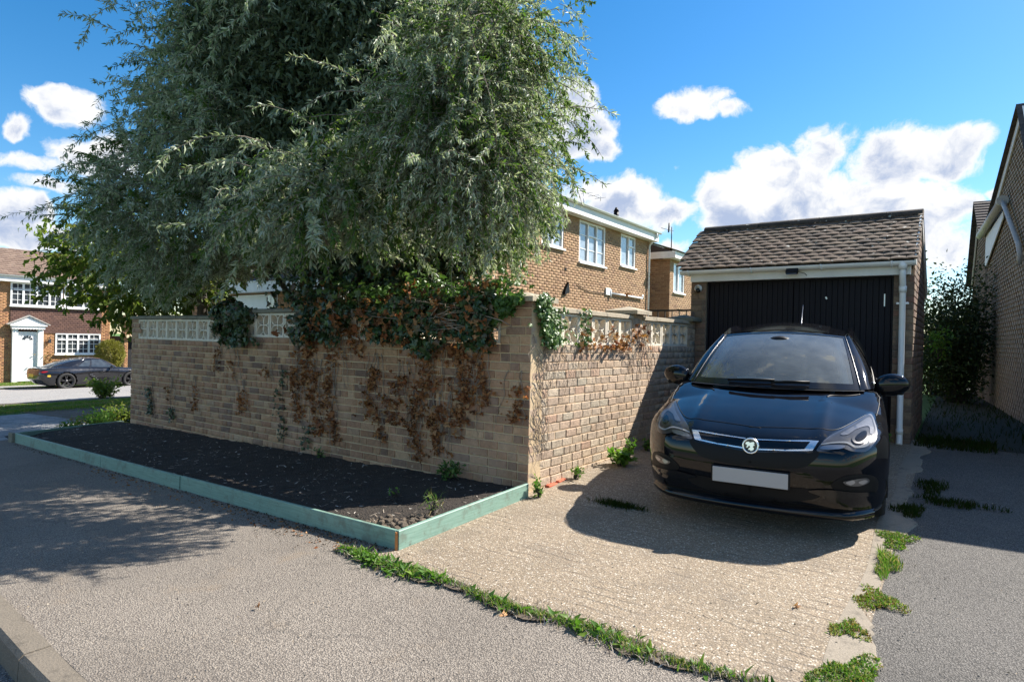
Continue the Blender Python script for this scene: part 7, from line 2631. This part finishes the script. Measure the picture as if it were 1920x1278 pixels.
def dens_fn(x):
    d_ = np.interp(x, [-3.5, -3.35, -3.1, -2.75, -2.55, -2.42, -2.3, -2.1, -1.75, -1.6, -1.42, -1.22, -1.12, -1.05, -.9, -.8, -.6], [.15, .7, 1, 1, .6, .15, .6, .9, .55, .75, 1, .8, .1, .8, .5, .25, .3])
    wd_ = np.interp(x, [-3.5, -3.1, -2.7, -2.4, -2.1, -1.6, -1.3, -1.1, -.6], [.018, .036, .032, .012, .026, .028, .042, .02, .015])
    return wd_, d_


blades('grass', strip_pts(3300, 1, dens_fn), .040, .0028, L_GRASS, .75, strip, 'stuff', 502)
p = strip_pts(620, 2, lambda x: (dens_fn(x)[0] * .8, dens_fn(x)[1] * (1 if x < -2.5 else .22)))
leaves('broad_leaves', p, rg4.normal(size=p.shape) * np.array([1, 1, .3]) + np.array([0, 0, .9]), rg4.uniform(.04, .09, len(p)), rg4.uniform(.016, .032, len(p)), L_WEED, strip, 503, .35, .1)
p = strip_pts(1900, 3, lambda x: (dens_fn(x)[0] * 1.7, 1.0))
blades('dry_grass', p, .035, .003, CHIP, 1.2, strip, 'stuff', 504)
# soil spilt from the bed on to the pavement, and along the outer face of the boards
rg5 = np.random.default_rng(515)
n = 900
x = np.concatenate([rg5.uniform(-10.8, -3.2, 500), rg5.normal(size=400) * .55 - 4.1])
y = 3.05 - np.abs(rg5.normal(size=n)) * np.where(np.arange(n) < 500, .035, .13)
m_ = (x < -3.0) & (y > 2.3)
P = np.stack([x, y, zg(x, y) + .006], -1)[m_]
leaves('soil_spill', P, rg5.normal(size=P.shape) * np.array([1, 1, .25]), rg5.uniform(.006, .022, len(P)), rg5.uniform(.006, .016, len(P)), SPILL, None, 516, 0, .4)
# dark dirt in the joint
P = []
mb = MB()
xs_ = np.linspace(-3.25, -.5, 60)
rows_ = [[Vector((x, DY - .02 + s_ * (.045 + .03 * math.sin(x * 9) + .02 * math.sin(x * 23)) + .02 * math.sin(x * 7), zgf(x, DY) + .0115)) for x in xs_] for s_ in (-1, 1)]
mb.grid(rows_, False).build('joint_dirt', EARTH, strip, 'stuff')

clumps = [('mossy grass clump on the driveway edge nearest the car bumper', -.36, 5.25, .10, .17, 900), ('grass clump on the driveway edge, second from the car', -.37, 4.72, .06, .22, 500),
          ('spreading reddish green weed clump midway along the driveway edge', -.36, 4.10, .12, .14, 900), ('small reddish weed on the chipped concrete driveway edge', -.44, 3.62, .09, .10, 500),
          ('largest moss and weed clump on the driveway edge nearest the camera', -.37, 3.12, .13, .20, 1500), ('dry grass tuft beside the car front wheel', -.33, 6.0, .10, .16, 420), ('grass tuft in shade on the tarmac edge beside the car', -.2, 6.9, .10, .35, 500), ('grass tuft on the shaded tarmac beside the concrete strip', -.02, 6.45, .26, .10, 500)]
for k, (lb, x, y, rx, ry, n) in enumerate(clumps):
    rg = np.random.default_rng(520 + k)
    s = thing('weed_clump', lb, 'weed', (x, y, zgf(x, y)))
    th, rr_ = rg.uniform(0, 2 * np.pi, n), np.sqrt(rg.uniform(0, 1, n))
    lob = 1 + .35 * np.sin(3 * th + k) + .2 * np.sin(5 * th + 2 * k)
    P = np.stack([x + rx * rr_ * lob * np.cos(th), y + ry * rr_ * lob * np.sin(th), np.zeros(n)], -1)
    P[:, 2] = zg(P[:, 0], P[:, 1]) + .006 + .012 * (1 - rr_)
    sedum = k in (0, 2, 3, 4)
    if sedum:
        leaves('foliage', P, rg.normal(size=P.shape) * np.array([1, 1, .4]) + np.array([0, 0, .7]), rg.uniform(.010, .026, n), rg.uniform(.006, .012, n), L_SEDUM if k in (2, 3) else L_WEED, s, 540 + k, .2, .1)
        blades('grass', P[: n // 2], .024, .0028, L_GRASS, .8, s, 'stuff', 560 + k)
        if k in (0, 4):
            m_ = rg.random(n) < .25
            leaves('red_foliage', P[m_] + np.array([.01, 0, .003]), rg.normal(size=(m_.sum(), 3)) + np.array([0, 0, .5]), .02, .009, L_SEDUM, s, 580 + k, .2, .1)
    else:
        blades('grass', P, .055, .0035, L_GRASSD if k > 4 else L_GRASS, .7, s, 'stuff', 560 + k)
s = thing('grass_tuft', 'dark low grass tuft growing from the driveway in the car shadow', 'grass tuft', (-2.35, 4.87, -.02))
rg = np.random.default_rng(599)
P = np.stack([-2.35 + rg.normal(size=700) * .11, 4.87 + rg.normal(size=700) * .028, np.zeros(700)], -1)
P[:, 2] = zg(P[:, 0], P[:, 1]) + .006
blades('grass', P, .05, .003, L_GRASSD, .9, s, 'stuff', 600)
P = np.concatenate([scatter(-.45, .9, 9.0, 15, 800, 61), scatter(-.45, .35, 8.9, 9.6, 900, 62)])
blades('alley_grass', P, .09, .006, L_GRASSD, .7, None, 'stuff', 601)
# loose grit and a few fallen leaves
rg = np.random.default_rng(610)
n = 2600
x, y = rg.uniform(-9, 1.6, n), rg.uniform(1.2, 3.1, n)
m_ = rg.random(n) < .35
x[m_], y[m_] = rg.uniform(-3.0, 1.5, m_.sum()), rg.uniform(2.8, 7, m_.sum())
keep = (x > -3.0) | (y < 3.02)
x, y = x[keep], y[keep]
P = np.stack([x, y, zg(x, y) + .009], -1)
leaves('loose_grit', P, rg.normal(size=P.shape) * np.array([1, 1, .1]), rg.uniform(.006, .016, len(P)), rg.uniform(.005, .011, len(P)), PEBBLE, None, 611, 0, .3)
rg = np.random.default_rng(620)
n = 260
x, y = rg.uniform(-8, -3.2, n), 3.03 - np.abs(rg.normal(size=n)) * .12
P = np.stack([x, y, zg(x, y) + .006], -1)
leaves('leaf_litter', P, rg.normal(size=P.shape) * np.array([1, 1, .1]), rg.uniform(.015, .04, n), rg.uniform(.008, .02, n), L_DEAD, None, 621, .1, .2)
for k, (lb, x, y, m_, s_) in enumerate([('single small brown fallen leaf on the sunlit pavement', -3.05, 1.95, 0, .030), ('orange fallen leaf on the driveway beside the concrete edge', -.72, 3.75, 2, .032), ('brown fallen leaf in the weed strip', -1.98, 2.72, 3, .05)]):
    o = bpy.data.objects.new('fallen_leaf', dme[k])
    COL.objects.link(o)
    o.location = (x, y, zgf(x, y) + .02)
    o.rotation_euler = (.2, .1, k * 1.3)
    o.scale = (s_, s_, s_)
    tag(o, lb, 'leaf')
